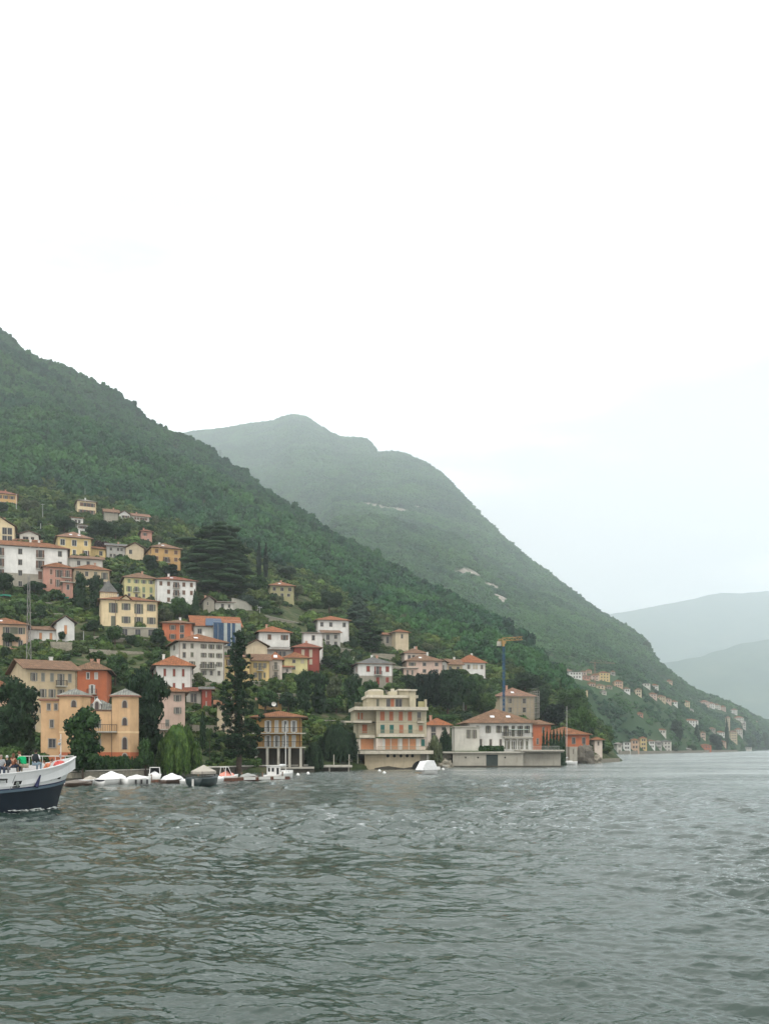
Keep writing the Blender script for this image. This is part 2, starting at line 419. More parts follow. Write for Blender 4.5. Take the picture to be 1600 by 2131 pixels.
# crest line of the mountain, finer than the columns
CREST = [(400,899),(440,896),(480,890),(520,884),(560,880),(580,872),(600,865.5),(615,864),(630,867),(645,874),(660,885),(680,898),(700,909),(720,914),(745,914),(760,915),(768,921),(775,932),(783,945),(795,944),(820,943),(840,947),(860,955),(885,967),(910,983),(930,1000),(960,1034),(1000,1079),(1050,1127),(1100,1168),(1150,1206),(1200,1242),(1250,1280),(1290,1300),(1330,1326),(1344,1337),(1350,1350),(1355,1366),(1370,1384),(1400,1410),(1440,1440),(1470,1457),(1540,1484),(1600,1507)]
_np = np.array(sorted(set(FAR.pxs.tolist()+[c[0] for c in CREST])))
FAR.D = np.stack([np.interp(_np, FAR.pxs, FAR.D[:, j]) for j in range(FAR.D.shape[1])], 1); FAR.H = np.stack([np.interp(_np, FAR.pxs, FAR.H[:, j]) for j in range(FAR.H.shape[1])], 1)
FAR.pxs = _np; FAR_PX = _np; FAR_CR = FAR.D[:, -2].copy()
_c = np.interp(_np, [c[0] for c in CREST], [c[1]+3.0 for c in CREST]); _m = (_np >= 400) & (_np <= 1600)
FAR.H[_m, -2] = (CH+(HY-_c)/F*FAR.D[:, -2])[_m]
# bare rock faces on the far mountain: centre (column, row), half size in metres along, up
ROCKS = []
for (a, b, ra, rb) in ((775,1053,32,9),(812,1060,34,8),(845,1066,26,8),(875,1060,16,7),(872,1072,12,6),(975,1193,26,9),(1005,1192,20,9),
                       (1022,1222,16,9),(1040,1245,18,13),(1052,1268,12,16),(1050,1208,9,5),(1165,1232,20,6),(1195,1240,22,8),(1340,1362,16,9),(700,1047,10,5),(1128,1163,8,4)):
    d = FAR.hit(a, b, 600, 4800)
    if d: ROCKS.append((X(a, d), d, Z(b, d), ra*d/1650, rb*d/1500))
def rock_mask(x, y, z):
    m_ = np.zeros_like(x)
    nzz = fbm(x/18, z/9, 4)
    for (cx, cy, cz, ra, rb) in ROCKS:
        q = ((x-cx)/ra)**2+((z-cz)/rb)**2+((y-cy)/(ra*3.5))**2+nzz*1.1
        m_ = np.maximum(m_, np.clip((1.25-q)*2.5, 0, 1))
    return m_

def ground_mat(name, c1, c2, c3, sc=.05, rock=False):
    m = bpy.data.materials.new(name); m.use_nodes = True; nt = m.node_tree
    b = nt.nodes['Principled BSDF']; b.inputs['Roughness'].default_value = .95; b.inputs['Specular IOR Level'].default_value = .1
    geo = nt.nodes.new('ShaderNodeNewGeometry')
    n = nt.nodes.new('ShaderNodeTexNoise'); n.inputs['Scale'].default_value = sc; n.inputs['Detail'].default_value = 8; n.inputs['Roughness'].default_value = .65
    nt.links.new(geo.outputs['Position'], n.inputs['Vector'])
    r = nt.nodes.new('ShaderNodeValToRGB')
    r.color_ramp.elements[0].position = .35; r.color_ramp.elements[0].color = (*c1, 1)
    r.color_ramp.elements[1].position = .68; r.color_ramp.elements[1].color = (*c3, 1)
    e = r.color_ramp.elements.new(.5); e.color = (*c2, 1)
    nt.links.new(n.outputs[0], r.inputs[0]); last = r.outputs[0]
    if rock:
        at = nt.nodes.new('ShaderNodeAttribute'); at.attribute_name = 'rock'
        n2 = nt.nodes.new('ShaderNodeTexNoise'); n2.inputs['Scale'].default_value = .12; n2.inputs['Detail'].default_value = 6
        mpn = nt.nodes.new('ShaderNodeMapping'); mpn.inputs['Scale'].default_value = (1, 1, .4)
        nt.links.new(geo.outputs['Position'], mpn.inputs[0]); nt.links.new(mpn.outputs[0], n2.inputs['Vector'])
        r2 = nt.nodes.new('ShaderNodeValToRGB')
        r2.color_ramp.elements[0].position = .35; r2.color_ramp.elements[0].color = (.16, .14, .11, 1)
        r2.color_ramp.elements[1].position = .65; r2.color_ramp.elements[1].color = (.40, .36, .31, 1)
        nt.links.new(n2.outputs[0], r2.inputs[0])
        mxn = nt.nodes.new('ShaderNodeMix'); mxn.data_type = 'RGBA'
        nt.links.new(at.outputs['Fac'], mxn.inputs[0]); nt.links.new(last, mxn.inputs[6]); nt.links.new(r2.outputs[0], mxn.inputs[7])
        last = mxn.outputs[2]
    nt.links.new(last, b.inputs['Base Color'])
    bp = nt.nodes.new('ShaderNodeBump'); bp.inputs['Strength'].default_value = .5; bp.inputs['Distance'].default_value = .6/sc*.05
    nt.links.new(n.outputs[0], bp.inputs['Height']); nt.links.new(bp.outputs[0], b.inputs['Normal'])
    return m

near_D = np.concatenate([np.arange(95, 420, 1.6), np.geomspace(420, 2100, 230)])
hs = NEAR.build("hillside", np.linspace(-1600, 1330, 700), near_D, ground_mat("terrace_ground", (.022,.036,.015), (.045,.065,.024), (.13,.11,.07), .28))
tag(hs, kind='structure')
far_D = np.concatenate([np.geomspace(640, 6200, 460)])
mt = FAR.build("mountain", np.concatenate([np.linspace(-700, 360, 120), np.linspace(366, 1760, 640)]), far_D, ground_mat("mountain_ground", (.02,.045,.018), (.03,.065,.025), (.06,.08,.035), .01, True), rock_mask)
tag(mt, kind='structure')

# two ridges across the lake, far off
def far_ridge(name, prof, D, D1, seed, base):
    pxs = np.linspace(prof[0][0], prof[-1][0], 260); nd = 60
    rows = []
    for k in range(nd):
        t = k/(nd-1); d = D+(D1-D)*t
        x = (pxs-800)/F*d
        crest = np.interp(pxs, [p[0] for p in prof], [p[1] for p in prof])
        top = CH+(HY-crest)/F*D1
        u = min(t/.85, 1)
        z = top*(u**.85) if t < .85 else top*(1-(t-.85)*1.2)
        top_d = D+(D1-D)*.85
        z = (CH+(HY-crest)/F*top_d)*(u**.9)*(1 if t < .85 else 1-(t-.85)*1.5)
        z = z-6*(1-u)+fbm(x/600+seed, np.full_like(x, d)/600, 5)*110*math.sin(PI*min(u, .9999))*np.clip(z/300, 0, 1) + fbm(x/90+seed, np.full_like(x, d)/90, 3)*9
        rows.append(np.stack([x, np.full_like(x, d), z], 1))
    o = link(name, np_mesh(name, np.concatenate(rows), grid_quads(nd, 260)), ground_mat(name+"_ground", (.03,.065,.035), (.045,.085,.045), (.08,.11,.06), .004))
    return tag(o, kind='structure')
far_ridge("distant_mountain", [(1020,1500),(1100,1400),(1180,1330),(1250,1281),(1350,1264),(1420,1250),(1450,1245),(1480,1236),(1500,1233),(1540,1235),(1600,1229),(1750,1240),(1950,1300),(2300,1420)], 8000, 10800, 3.3, 0)
far_ridge("distant_hill", [(1150,1520),(1250,1480),(1340,1400),(1370,1382),(1420,1374),(1460,1366),(1500,1352),(1550,1338),(1600,1329),(1750,1340),(2000,1400),(2300,1470)], 5400, 6800, 8.1, 0)

# ================================================================= LAKE
def make_lake():
    pys = np.concatenate([np.linspace(4200, 2180, 60), np.linspace(2178, 1800, 430), np.linspace(1799.2, 1640, 190), np.linspace(1639, 1575, 90)])
    Ds = CH*F/(pys-HY)
    Ds = np.concatenate([Ds, np.geomspace(Ds[-1]*1.04, 12400, 76)])
    pxa = np.concatenate([np.linspace(-2600, -160, 60), np.linspace(-150, 1750, 860), np.linspace(1790, 5200, 60)])
    PX, DD = np.meshgrid(pxa, Ds)
    x = (PX-800)/F*DD; y = DD
    gap = np.gradient(Ds)[:, None]*np.ones_like(x); gx = DD*3.1/F
    z = np.zeros_like(x)
    rng = np.random.default_rng(5)
    gust = .45+.9*np.clip(fbm(x/22+3, y/30, 3)*1.3+.5, 0, 1)
    wx = x+.9*fbm(x/14, y/14, 2); wy = y+.9*fbm(x/14+40, y/14+11, 2)
    for i in range(70):
        lam = .26*(7.5/.26)**((i/69)**1.15)*rng.uniform(.9, 1.1)
        th = math.radians(rng.normal(70, 38))
        kx, ky = math.cos(th)*2*PI/lam, math.sin(th)*2*PI/lam
        amp = .0100*lam**.95*(1.0 if lam < 3.2 else (3.2/lam)**1.0)
        ph = rng.uniform(0, 2*PI)
        fade = np.clip((lam/np.maximum(gap*abs(math.sin(th)), gx)-1.9)/1.6, 0, 1)
        s = np.sin(kx*wx+ky*wy+ph)
        z += amp*fade*(1-np.abs(s)**1.3*np.sign(s+.0001)*-1 - 1)*gust if False else amp*fade*gust*(np.exp(s*1.5)-1.65)*.42
    me = np_mesh("lake_water", np.stack([x.ravel(), y.ravel(), z.ravel()], 1), grid_quads(len(Ds), len(pxa)))
    m = bpy.data.materials.new("lake_water"); m.use_nodes = True; nt = m.node_tree; b = nt.nodes['Principled BSDF']
    b.inputs['Base Color'].default_value = (.020, .040, .031, 1)
    b.inputs['Roughness'].default_value = .06; b.inputs['IOR'].default_value = 1.333; b.inputs['Specular IOR Level'].default_value = .68
    geo = nt.nodes.new('ShaderNodeNewGeometry')
    def nzn(scale, det, sx, sy, rot):
        mpn = nt.nodes.new('ShaderNodeMapping'); mpn.inputs['Scale'].default_value = (sx, sy, 1); mpn.inputs['Rotation'].default_value = (0, 0, rot)
        n = nt.nodes.new('ShaderNodeTexNoise'); n.inputs['Scale'].default_value = scale; n.inputs['Detail'].default_value = det
        n.inputs['Roughness'].default_value = .55; n.inputs['Distortion'].default_value = .4
        nt.links.new(geo.outputs['Position'], mpn.inputs[0]); nt.links.new(mpn.outputs[0], n.inputs['Vector']); return n
    n1 = nzn(1.3, 4, .5, 1, .35); n2 = nzn(5.0, 3, .55, 1, -.2); n3 = nzn(.045, 3, .6, 1, .3)
    g = nt.nodes.new('ShaderNodeMapRange'); g.inputs['From Min'].default_value = .35; g.inputs['From Max'].default_value = .65
    g.inputs['To Min'].default_value = .25; g.inputs['To Max'].default_value = 1.15
    nt.links.new(n3.outputs[0], g.inputs['Value'])
    b1 = nt.nodes.new('ShaderNodeBump'); b1.inputs['Distance'].default_value = .16
    b2 = nt.nodes.new('ShaderNodeBump'); b2.inputs['Distance'].default_value = .022
    nt.links.new(g.outputs[0], b1.inputs['Strength']); nt.links.new(g.outputs[0], b2.inputs['Strength'])
    ln = nt.nodes.new('ShaderNodeVectorMath'); ln.operation = 'LENGTH'; nt.links.new(geo.outputs['Position'], ln.inputs[0])
    mr = nt.nodes.new('ShaderNodeMapRange'); mr.inputs['From Min'].default_value = 25; mr.inputs['From Max'].default_value = 140
    mr.inputs['To Min'].default_value = .06; mr.inputs['To Max'].default_value = .40
    nt.links.new(ln.outputs['Value'], mr.inputs['Value']); nt.links.new(mr.outputs[0], b1.inputs['Distance'])
    mr2 = nt.nodes.new('ShaderNodeMapRange'); mr2.inputs['From Min'].default_value = 25; mr2.inputs['From Max'].default_value = 170
    mr2.inputs['To Min'].default_value = .05; mr2.inputs['To Max'].default_value = .20
    nt.links.new(ln.outputs['Value'], mr2.inputs['Value']); pass
    nt.links.new(n1.outputs[0], b1.inputs['Height']); nt.links.new(n2.outputs[0], b2.inputs['Height'])
    nt.links.new(b1.outputs[0], b2.inputs['Normal']); 
    gl = nt.nodes.new('ShaderNodeBsdfGlossy'); gl.distribution = 'MULTI_GGX'; df = nt.nodes.new('ShaderNodeBsdfDiffuse')
    df.inputs['Color'].default_value = (.019, .038, .029, 1); gl.inputs['Color'].default_value = (1, 1, .985, 1)
    fr = nt.nodes.new('ShaderNodeFresnel'); fr.inputs['IOR'].default_value = 1.45; ms = nt.nodes.new('ShaderNodeMixShader')
    nt.links.new(b2.outputs[0], gl.inputs['Normal']); nt.links.new(b2.outputs[0], fr.inputs['Normal']); nt.links.new(mr2.outputs[0], gl.inputs['Roughness'])
    nt.links.new(fr.outputs[0], ms.inputs[0]); nt.links.new(df.outputs[0], ms.inputs[1]); nt.links.new(gl.outputs[0], ms.inputs[2])
    nt.links.new(ms.outputs[0], nt.nodes['Material Output'].inputs['Surface']); nt.nodes.remove(b)
    return tag(link("lake_water", me, m), kind='structure')
make_lake()
bed = MB(); bed.quad([(-8900,-50,-6),(11400,-50,-6),(11400,12500,-6),(-8900,12500,-6)])
tag(bed.build("lake_bed", mat("lake_bed", (.03,.04,.03))), kind='structure')

# ================================================================= HAZE
hz = MB(); hz.box(-9000, 11500, -60, 12600, -7, 1990)
def haze():
    m = bpy.data.materials.new("haze"); m.use_nodes = True; nt = m.node_tree; nt.nodes.clear()
    o = nt.nodes.new('ShaderNodeOutputMaterial'); v = nt.nodes.new('ShaderNodeVolumePrincipled')
    v.inputs['Color'].default_value = (.87, .945, .99, 1); v.inputs['Density'].default_value = HAZE_D
    v.inputs['Anisotropy'].default_value = .55
    nt.links.new(v.outputs[0], o.inputs['Volume'])
    return m
HAZE_D = .000165
hz = hz.build("haze", haze()); tag(hz, kind='stuff')
# ================================================================= FOLIAGE
def leaves(pts, nrm, size, rng, aspect=.6, jitter=.8):
    """one small bent leaf clump (a quad) per point; returns verts, quads"""
    n = len(pts)
    d = nrm+rng.normal(0, jitter, (n, 3)); d /= np.linalg.norm(d, axis=1)[:, None]+1e-9
    r = rng.normal(0, 1, (n, 3)); a = np.cross(d, r); a /= np.linalg.norm(a, axis=1)[:, None]+1e-9
    b = np.cross(d, a)
    s = (size*rng.uniform(.6, 1.4, n))[:, None]
    v = np.stack([pts-a*s-b*s*aspect*.3, pts+b*s*aspect*-1+a*s*.1, pts+a*s+b*s*aspect*.2, pts+b*s*aspect-a*s*.1], 1)
    return v.reshape(-1, 3), (np.arange(n)*4)[:, None]+np.arange(4)[None, :]

def crown_points(lobes, n, rng, shell=.55):
    """points in the outer shell of a set of ellipsoid lobes (cx,cy,cz,rx,ry,rz)"""
    lob = np.array(lobes, float)
    wgt = (lob[:, 3]*lob[:, 5]); wgt = wgt/wgt.sum()
    k = rng.choice(len(lob), n, p=wgt)
    d = rng.normal(0, 1, (n, 3)); d /= np.linalg.norm(d, axis=1)[:, None]
    rr = 1-(1-shell)*rng.random(n)**1.6
    p = lob[k, :3]+d*lob[k, 3:]*rr[:, None]
    nn = d/lob[k, 3:]; nn /= np.linalg.norm(nn, axis=1)[:, None]
    return p, nn

def lobes_round(rng, R=1.0, H=1.0, n=9, zc=1.0):
    out_ = [(0, 0, zc, R*.62, R*.62, H*.62)]
    for i in range(n):
        a = rng.uniform(0, 2*PI); e = rng.uniform(-.5, 1)
        r = R*.62*math.cos(e*1.2); s = rng.uniform(.28, .46)
        out_.append((r*math.cos(a), r*math.sin(a), zc+H*.6*math.sin(e*1.3), R*s, R*s, H*s*.85))
    return out_

def hull(lobes, k, rng, n=8, m=5):
    """dark inner mass so a crown is not see-through everywhere"""
    b = MB()
    for i, l in enumerate(lobes): b.blob(l[:3], (l[3]*k, l[4]*k, l[5]*k), n, m, .2, i+rng.random()*9)
    return np.array(b.v), [f for f in b.f]

def crown_mesh(name, lobes, n, size, rng, shell=.55, hk=.72, m=None, aspect=.6, jitter=.8, extra=None):
    p, nn = crown_points(lobes, n, rng, shell)
    if extra is not None: p = np.concatenate([p, extra[0]]); nn = np.concatenate([nn, extra[1]])
    v, q = leaves(p, nn, size, rng, aspect, jitter)
    hv, hf = hull(lobes, hk, rng) if hk else (np.zeros((0, 3)), [])
    q = np.concatenate([q, np.array(hf, int).reshape(-1, 4)+len(v)]) if len(hf) else q
    v = np.concatenate([v, hv]) if len(hv) else v
    me = np_mesh(name, v, q, smooth=False)
    if m: me.materials.append(m)
    return me

def template_set(cname, metas, m):
    c = bpy.data.collections.new(cname)
    for i, me in enumerate(metas):
        o = bpy.data.objects.new(cname+"_kind", me); c.objects.link(o)
    return c

def scatter(name, pts, scl, coll, mname, align=None):
    """one object: points carrying instanced crowns (geometry nodes)"""
    me = bpy.data.meshes.new(name); me.vertices.add(len(pts)); me.vertices.foreach_set('co', np.asarray(pts, np.float32).ravel())
    a = me.attributes.new('scl', 'FLOAT_VECTOR', 'POINT'); a.data.foreach_set('vector', np.asarray(scl, np.float32).ravel())
    a = me.attributes.new('rot', 'FLOAT_VECTOR', 'POINT')
    rot = np.zeros((len(pts), 3), np.float32); rot[:, 2] = RNG.uniform(0, 2*PI, len(pts)); rot[:, 0] = RNG.normal(0, .06, len(pts))
    a.data.foreach_set('vector', rot.ravel())
    o = link(name, me)
    ng = bpy.data.node_groups.new(name, 'GeometryNodeTree')
    ng.interface.new_socket('Geometry', in_out='INPUT', socket_type='NodeSocketGeometry')
    ng.interface.new_socket('Geometry', in_out='OUTPUT', socket_type='NodeSocketGeometry')
    gi = ng.nodes.new('NodeGroupInput'); go = ng.nodes.new('NodeGroupOutput')
    iop = ng.nodes.new('GeometryNodeInstanceOnPoints'); ci = ng.nodes.new('GeometryNodeCollectionInfo')
    ci.inputs['Collection'].default_value = coll; ci.inputs['Separate Children'].default_value = True; ci.inputs['Reset Children'].default_value = True
    iop.inputs['Pick Instance'].default_value = True
    n1 = ng.nodes.new('GeometryNodeInputNamedAttribute'); n1.data_type = 'FLOAT_VECTOR'; n1.inputs[0].default_value = 'scl'
    n2 = ng.nodes.new('GeometryNodeInputNamedAttribute'); n2.data_type = 'FLOAT_VECTOR'; n2.inputs[0].default_value = 'rot'
    rd = ng.nodes.new('FunctionNodeRandomValue'); rd.data_type = 'INT'; rd.inputs[5].default_value = len(coll.objects)-1
    rd.inputs[4].default_value = 0
    l = ng.links.new
    l(gi.outputs[0], iop.inputs['Points']); l(ci.outputs[0], iop.inputs['Instance'])
    l(n1.outputs[0], iop.inputs['Scale']); l(n2.outputs[0], iop.inputs['Rotation'])
    l(rd.outputs[2], iop.inputs['Instance Index']); l(iop.outputs[0], go.inputs[0])
    md = o.modifiers.new('trees', 'NODES'); md.node_group = ng
    return tag(o, kind='stuff')

WOOD = leaf_mat("forest_leaf", (.006,.026,.016), (.031,.090,.037), patch=((.55,.7,.85),(1.4,1.28,.9)), pscale=.011, obj_rand=1.25)
WOOD2 = leaf_mat("mountain_leaf", (.009,.034,.020), (.044,.112,.046), patch=((.5,.62,.75),(1.45,1.3,1.0)), pscale=.008, obj_rand=1.4)
g = np.random.default_rng(21)
forest_kinds = template_set("forest_tree", [crown_mesh("forest_crown", lobes_round(g, 1.0, 1.0+.25*i/5, 7+i, .5), 420, .15, g, .6, .84, WOOD) for i in range(6)], WOOD)
mount_kinds = template_set("mountain_tree", [crown_mesh("mountain_crown", lobes_round(g, 1.0, 1.0, 6, .4), 130, .24, g, .6, .88, WOOD2) for i in range(4)], WOOD2)

FB = [(-1600,1030),(-300,1020),(0,1008),(110,1012),(150,1034),(210,1040),(300,1075),(380,1098),(520,1150),(640,1198),(720,1240),(800,1285),(900,1335),(1000,1372),(1080,1400),(1140,1432),(1200,1470),(1288,1520)]
def forest_points():
    n = 105000
    px = RNG.uniform(-700, 1250, n); d = np.sqrt(RNG.uniform(330**2, 1650**2, n))
    # cosine-ish: uniform in world area already (wedge)
    x = X(px, d); z = NEAR.z(x, d); py = HY-(z-CH)/d*F
    fb = np.interp(px, [a for a, b in FB], [b for a, b in FB])
    k = (py < fb+fbm(px/25, py/25, 2)*14) & (z > 1) & (d > 330)
    x, d, z = x[k], d[k], z[k]
    big = RNG.random(len(x))
    s = np.where(big < .72, RNG.uniform(1.9, 3.5, len(x)), RNG.uniform(3.2, 5.0, len(x)))
    s *= np.clip(d/520, .8, 1.15)*np.clip(1.5-d/1900, .75, 1)
    return np.stack([x, d, z+s*.1], 1), np.stack([s*RNG.uniform(.9,1.15,len(s)), s*RNG.uniform(.9,1.15,len(s)), s*RNG.uniform(.85,1.35,len(s))], 1)
p_, s_ = forest_points()
scatter("forest", p_, s_, forest_kinds, None)
NF = len(p_)

# houses of the towns across the bay: (column, eave row, base row, width, wall, roof)
FARL = [
 ('U','upper hamlet', [(1176,1396,1403,14,'grey','brown'),(1184,1399,1413,27,'white','grey'),(1207,1399,1406,14,'rose','dull'),(1212,1408,1417,16,'pink','dull'),(1230,1406,1417,17,'rose','terra'),(1247,1401,1419,22,'yellow','terra'),(1219,1396,1402,12,'peach','terra'),(1271,1399,1406,9,'grey','dull'),(1278,1419,1431,18,'peach','terra'),(1299,1434,1444,12,'white','dull'),(1206,1438,1449,17,'cream','dull'),(1226,1423,1430,13,'rose','terra'),(1241,1427,1435,18,'tan','dull'),(1262,1429,1435,12,'stone','dull'),(1253,1440,1447,9,'offwhite','grey')]),
 ('M','middle terraces', [(1322,1436,1449,13,'beige','dull'),(1338,1423,1432,15,'offwhite','grey'),(1355,1427,1436,15,'white','terra'),(1388,1418,1424,11,'peach','terra'),(1352,1445,1455,15,'rose','terra'),(1368,1450,1460,17,'tan','dull'),(1384,1456,1465,13,'rose','dull'),(1397,1461,1469,13,'white','terra'),(1417,1461,1475,18,'cream','terra'),(1327,1486,1492,11,'pink','terra'),(1436,1478,1484,7,'white','grey')]),
 ('R','ridge row', [(1460,1461,1470,16,'rose','terra'),(1474,1465,1474,13,'white','terra'),(1487,1468,1477,12,'offwhite','dull'),(1499,1472,1480,11,'rose','terra'),(1523,1478,1487,11,'white','dull'),(1532,1494,1502,15,'offwhite','terra'),(1546,1503,1511,6,'white','grey'),(1566,1502,1509,10,'peach','terra'),(1580,1505,1510,9,'rose','dull')]),
 ('L','lower woods', [(1428,1500,1512,25,'white','terra'),(1371,1520,1531,15,'offwhite','terra'),(1458,1526,1539,10,'rose','dull'),(1477,1517,1525,12,'stone','dull'),(1492,1525,1533,17,'white','terra'),(1513,1494,1520,6,'beige','dull'),(1520,1524,1545,14,'tan','dull'),(1532,1519,1530,13,'offwhite','terra'),(1546,1508,1522,6,'offwhite','grey'),(1502,1545,1554,9,'peach','terra')]),
 ('S','lakeside hamlet', [(1284,1549,1569,10,'offwhite','grey'),(1297,1545,1569,15,'white','grey'),(1313,1541,1570,17,'peach','terra'),(1332,1537,1562,14,'yellow','terra'),(1350,1543,1558,13,'white','dull'),(1365,1545,1560,12,'grey','grey'),(1380,1544,1566,17,'offwhite','slate'),(1426,1560,1566,13,'stone','grey'),(1460,1552,1566,20,'orange','terra'),(1540,1556,1561,24,'offwhite','grey')]),
]
FD = [(X(q[0]+q[3]/2, d_), d_, q[3]*d_/F/2) for g_ in FARL for q in g_[2] for d_ in [FAR.hit(q[0]+q[3]/2, q[2], 640, 3000)] if d_]
def mountain_points():
    n = 260000
    px = RNG.uniform(180, 1720, n); d = np.sqrt(RNG.uniform(640**2, 5100**2, n))
    x = X(px, d); z = FAR.z(x, d)
    dn = 1.0*(d > 0)
    k = (z > 2.2) & (rock_mask(x, d, z) < .35)
    # keep only ground not deep behind the near hill
    k &= (z > NEAR.z(x, np.minimum(d, 2090))-2) | (d > 2000)
    # thin the far-off crest side, keep near shore dense
    x, d, z, px = x[k], d[k], z[k], px[k]
    town = np.zeros(len(x), bool); kill = np.zeros(len(x), bool)
    for (hx, hd, hw) in FD:
        town |= (np.abs(x-hx) < hw+45) & (np.abs(d-hd) < 60)
        kill |= (np.abs(x-hx-(d-hd)*hx/hd) < hw+3.5) & (d > hd-38) & (d < hd+14)
    s = RNG.uniform(3.2, 6.5, len(x))*np.where(town, .55, 1)*np.clip(d/1300, .8, 2.6)**.8
    x, d, z, s = x[~kill], d[~kill], z[~kill], s[~kill]
    return np.stack([x, d, z+s*.1], 1), np.stack([s*1.1, s*1.1, s*RNG.uniform(.7,1.15,len(s))], 1)
p_, s_ = mountain_points()
scatter("mountain_forest", p_, s_, mount_kinds, None)
print("forest", NF, "mountain", len(p_))
# ================================================================= HOUSES
WC = dict(white=(.60,.59,.55), offwhite=(.50,.48,.42), cream=(.58,.47,.29), yellow=(.54,.41,.19), lemon=(.52,.47,.24), ochre=(.48,.30,.125),
          tower=(.53,.35,.195), orange=(.42,.135,.065), red=(.24,.058,.040), pink=(.42,.225,.17), rose=(.50,.37,.30), peach=(.50,.34,.23), beige=(.50,.42,.29),
          tan=(.46,.37,.24), grey=(.34,.33,.30), stone=(.27,.25,.20), modern=(.41,.37,.265), brownochre=(.36,.22,.08), concrete=(.38,.36,.30), pale=(.62,.54,.46), moss=(.30,.28,.15))
def wallm(k): return mat("plaster_"+k, WC[k], .92, .16, .35, bump=.15, stain=.55 if k in ('grey','stone','beige','concrete','tan','moss') else .5)
RC = dict(terra=((.29,.125,.055),(.20,.092,.046)), brown=((.30,.17,.11),(.22,.13,.09)), dull=((.25,.145,.085),(.175,.11,.07)), slate=((.17,.17,.16),(.12,.125,.12)),
          rust=((.28,.10,.06),(.20,.085,.055)), grey=((.30,.28,.25),(.22,.21,.19)), bright=((.35,.135,.058),(.26,.105,.052)))
def roofm(k): return tile_mat("roof_"+k, *RC[k])
SHC = dict(brown=(.13,.07,.045), green=(.045,.085,.06), teal=(.02,.11,.09), grey=(.17,.17,.145), red=(.22,.05,.035), beige=(.42,.37,.27), orange=(.50,.24,.12), lgreen=(.16,.22,.12), white=(.45,.45,.42), rustb=(.34,.12,.06), olive=(.11,.115,.08))
def shm(k): return mat("shutter_"+k, SHC[k], .7, .15, 3)
EAVE = mat("eave_wood", (.14,.09,.06), .9, .2, 2)
FRAME = mat("window_surround", (.33,.30,.25), .8, .08, 1)
TRIM = mat("white_trim", (.58,.58,.54), .7, .06, 1)
IRON = mat("dark_iron", (.03,.03,.03), .6, .2, 2)
SLAB = mat("balcony_slab", (.42,.40,.34), .9, .15, 1.2, stain=.5)
BRICK = mat("chimney_plaster", (.42,.24,.17), .9, .2, 2)
SATG = mat("skylight_glass", (.65,.68,.70), .2, .05, 1, spec=.6)
def glassm():
    m = mat("window_glass", (.012,.014,.015), .18, .5, .25, spec=.35); return m
GLASS = glassm()
FOOT = []      # footprints, to keep shrubs out

def facade(mb, o, u, W_, z0, H_, ops, rev=.22, band=None, bandmi=1):
    """wall plane from corner o along u with real openings (x0,x1,za,zb)"""
    u = Vector(u); nrm = Vector((u.y, -u.x, 0)); o = Vector(o)
    xs = sorted(set([0, W_]+[v for a in ops for v in a[:2]])); zs = sorted(set([z0, H_]+([band] if band else [])+[v for a in ops for v in a[2:4]]))
    for i in range(len(xs)-1):
        for j in range(len(zs)-1):
            xm, zm = (xs[i]+xs[i+1])/2, (zs[j]+zs[j+1])/2
            if any(a[0] < xm < a[1] and a[2] < zm < a[3] for a in ops): continue
            mb.cur = bandmi if band and zm < band else 0
            mb.quad([o+u*xs[i]+Vector((0,0,zs[j])), o+u*xs[i+1]+Vector((0,0,zs[j])), o+u*xs[i+1]+Vector((0,0,zs[j+1])), o+u*xs[i]+Vector((0,0,zs[j+1]))])
    mb.cur = 0
    for a in ops:
        p = [o+u*a[0]+Vector((0,0,a[2])), o+u*a[1]+Vector((0,0,a[2])), o+u*a[1]+Vector((0,0,a[3])), o+u*a[0]+Vector((0,0,a[3]))]
        for k in range(4):
            q = p[(k+1) % 4]; mb.quad([p[k], p[k]-nrm*rev, q-nrm*rev, q])

_wm = {}
WR = random.Random(31)
def win_meshes(w_, h_, style):
    k = (round(w_, 2), round(h_, 2), style)
    if k in _wm: return _wm[k]
    f = MB(); t = .055
    # surround, proud of the wall (wall plane is y=0, outside is -y)
    f.box(-w_/2-.1, w_/2+.1, -.09, .0, -.12, 0); f.box(-w_/2-.1, -w_/2, -.035, .01, 0, h_); f.box(w_/2, w_/2+.1, -.035, .01, 0, h_)
    f.box(-w_/2-.1, w_/2+.1, -.045, .01, h_, h_+.1)
    # sash
    f.box(-w_/2, -w_/2+t, .1, .17, 0, h_); f.box(w_/2-t, w_/2, .1, .17, 0, h_); f.box(-t/2, t/2, .1, .17, 0, h_)
    f.box(-w_/2+t, -t/2, .1, .17, h_-t, h_); f.box(t/2, w_/2-t, .1, .17, h_-t, h_)
    g_ = MB(); g_.quad([(-w_/2,.16,0),(w_/2,.16,0),(w_/2,.16,h_),(-w_/2,.16,h_)])
    s = MB(); sw = w_/2 if style == 'open' else w_/2
    s.box(0, sw, -.05, -.012, 0, h_)
    for q in range(int(h_/.22)): s.box(.06, sw-.06, -.065, -.05, .1+q*.22, .19+q*.22)
    _wm[k] = (f.mesh('window'), g_.mesh('pane'), s.mesh('shutter'))
    return _wm[k]

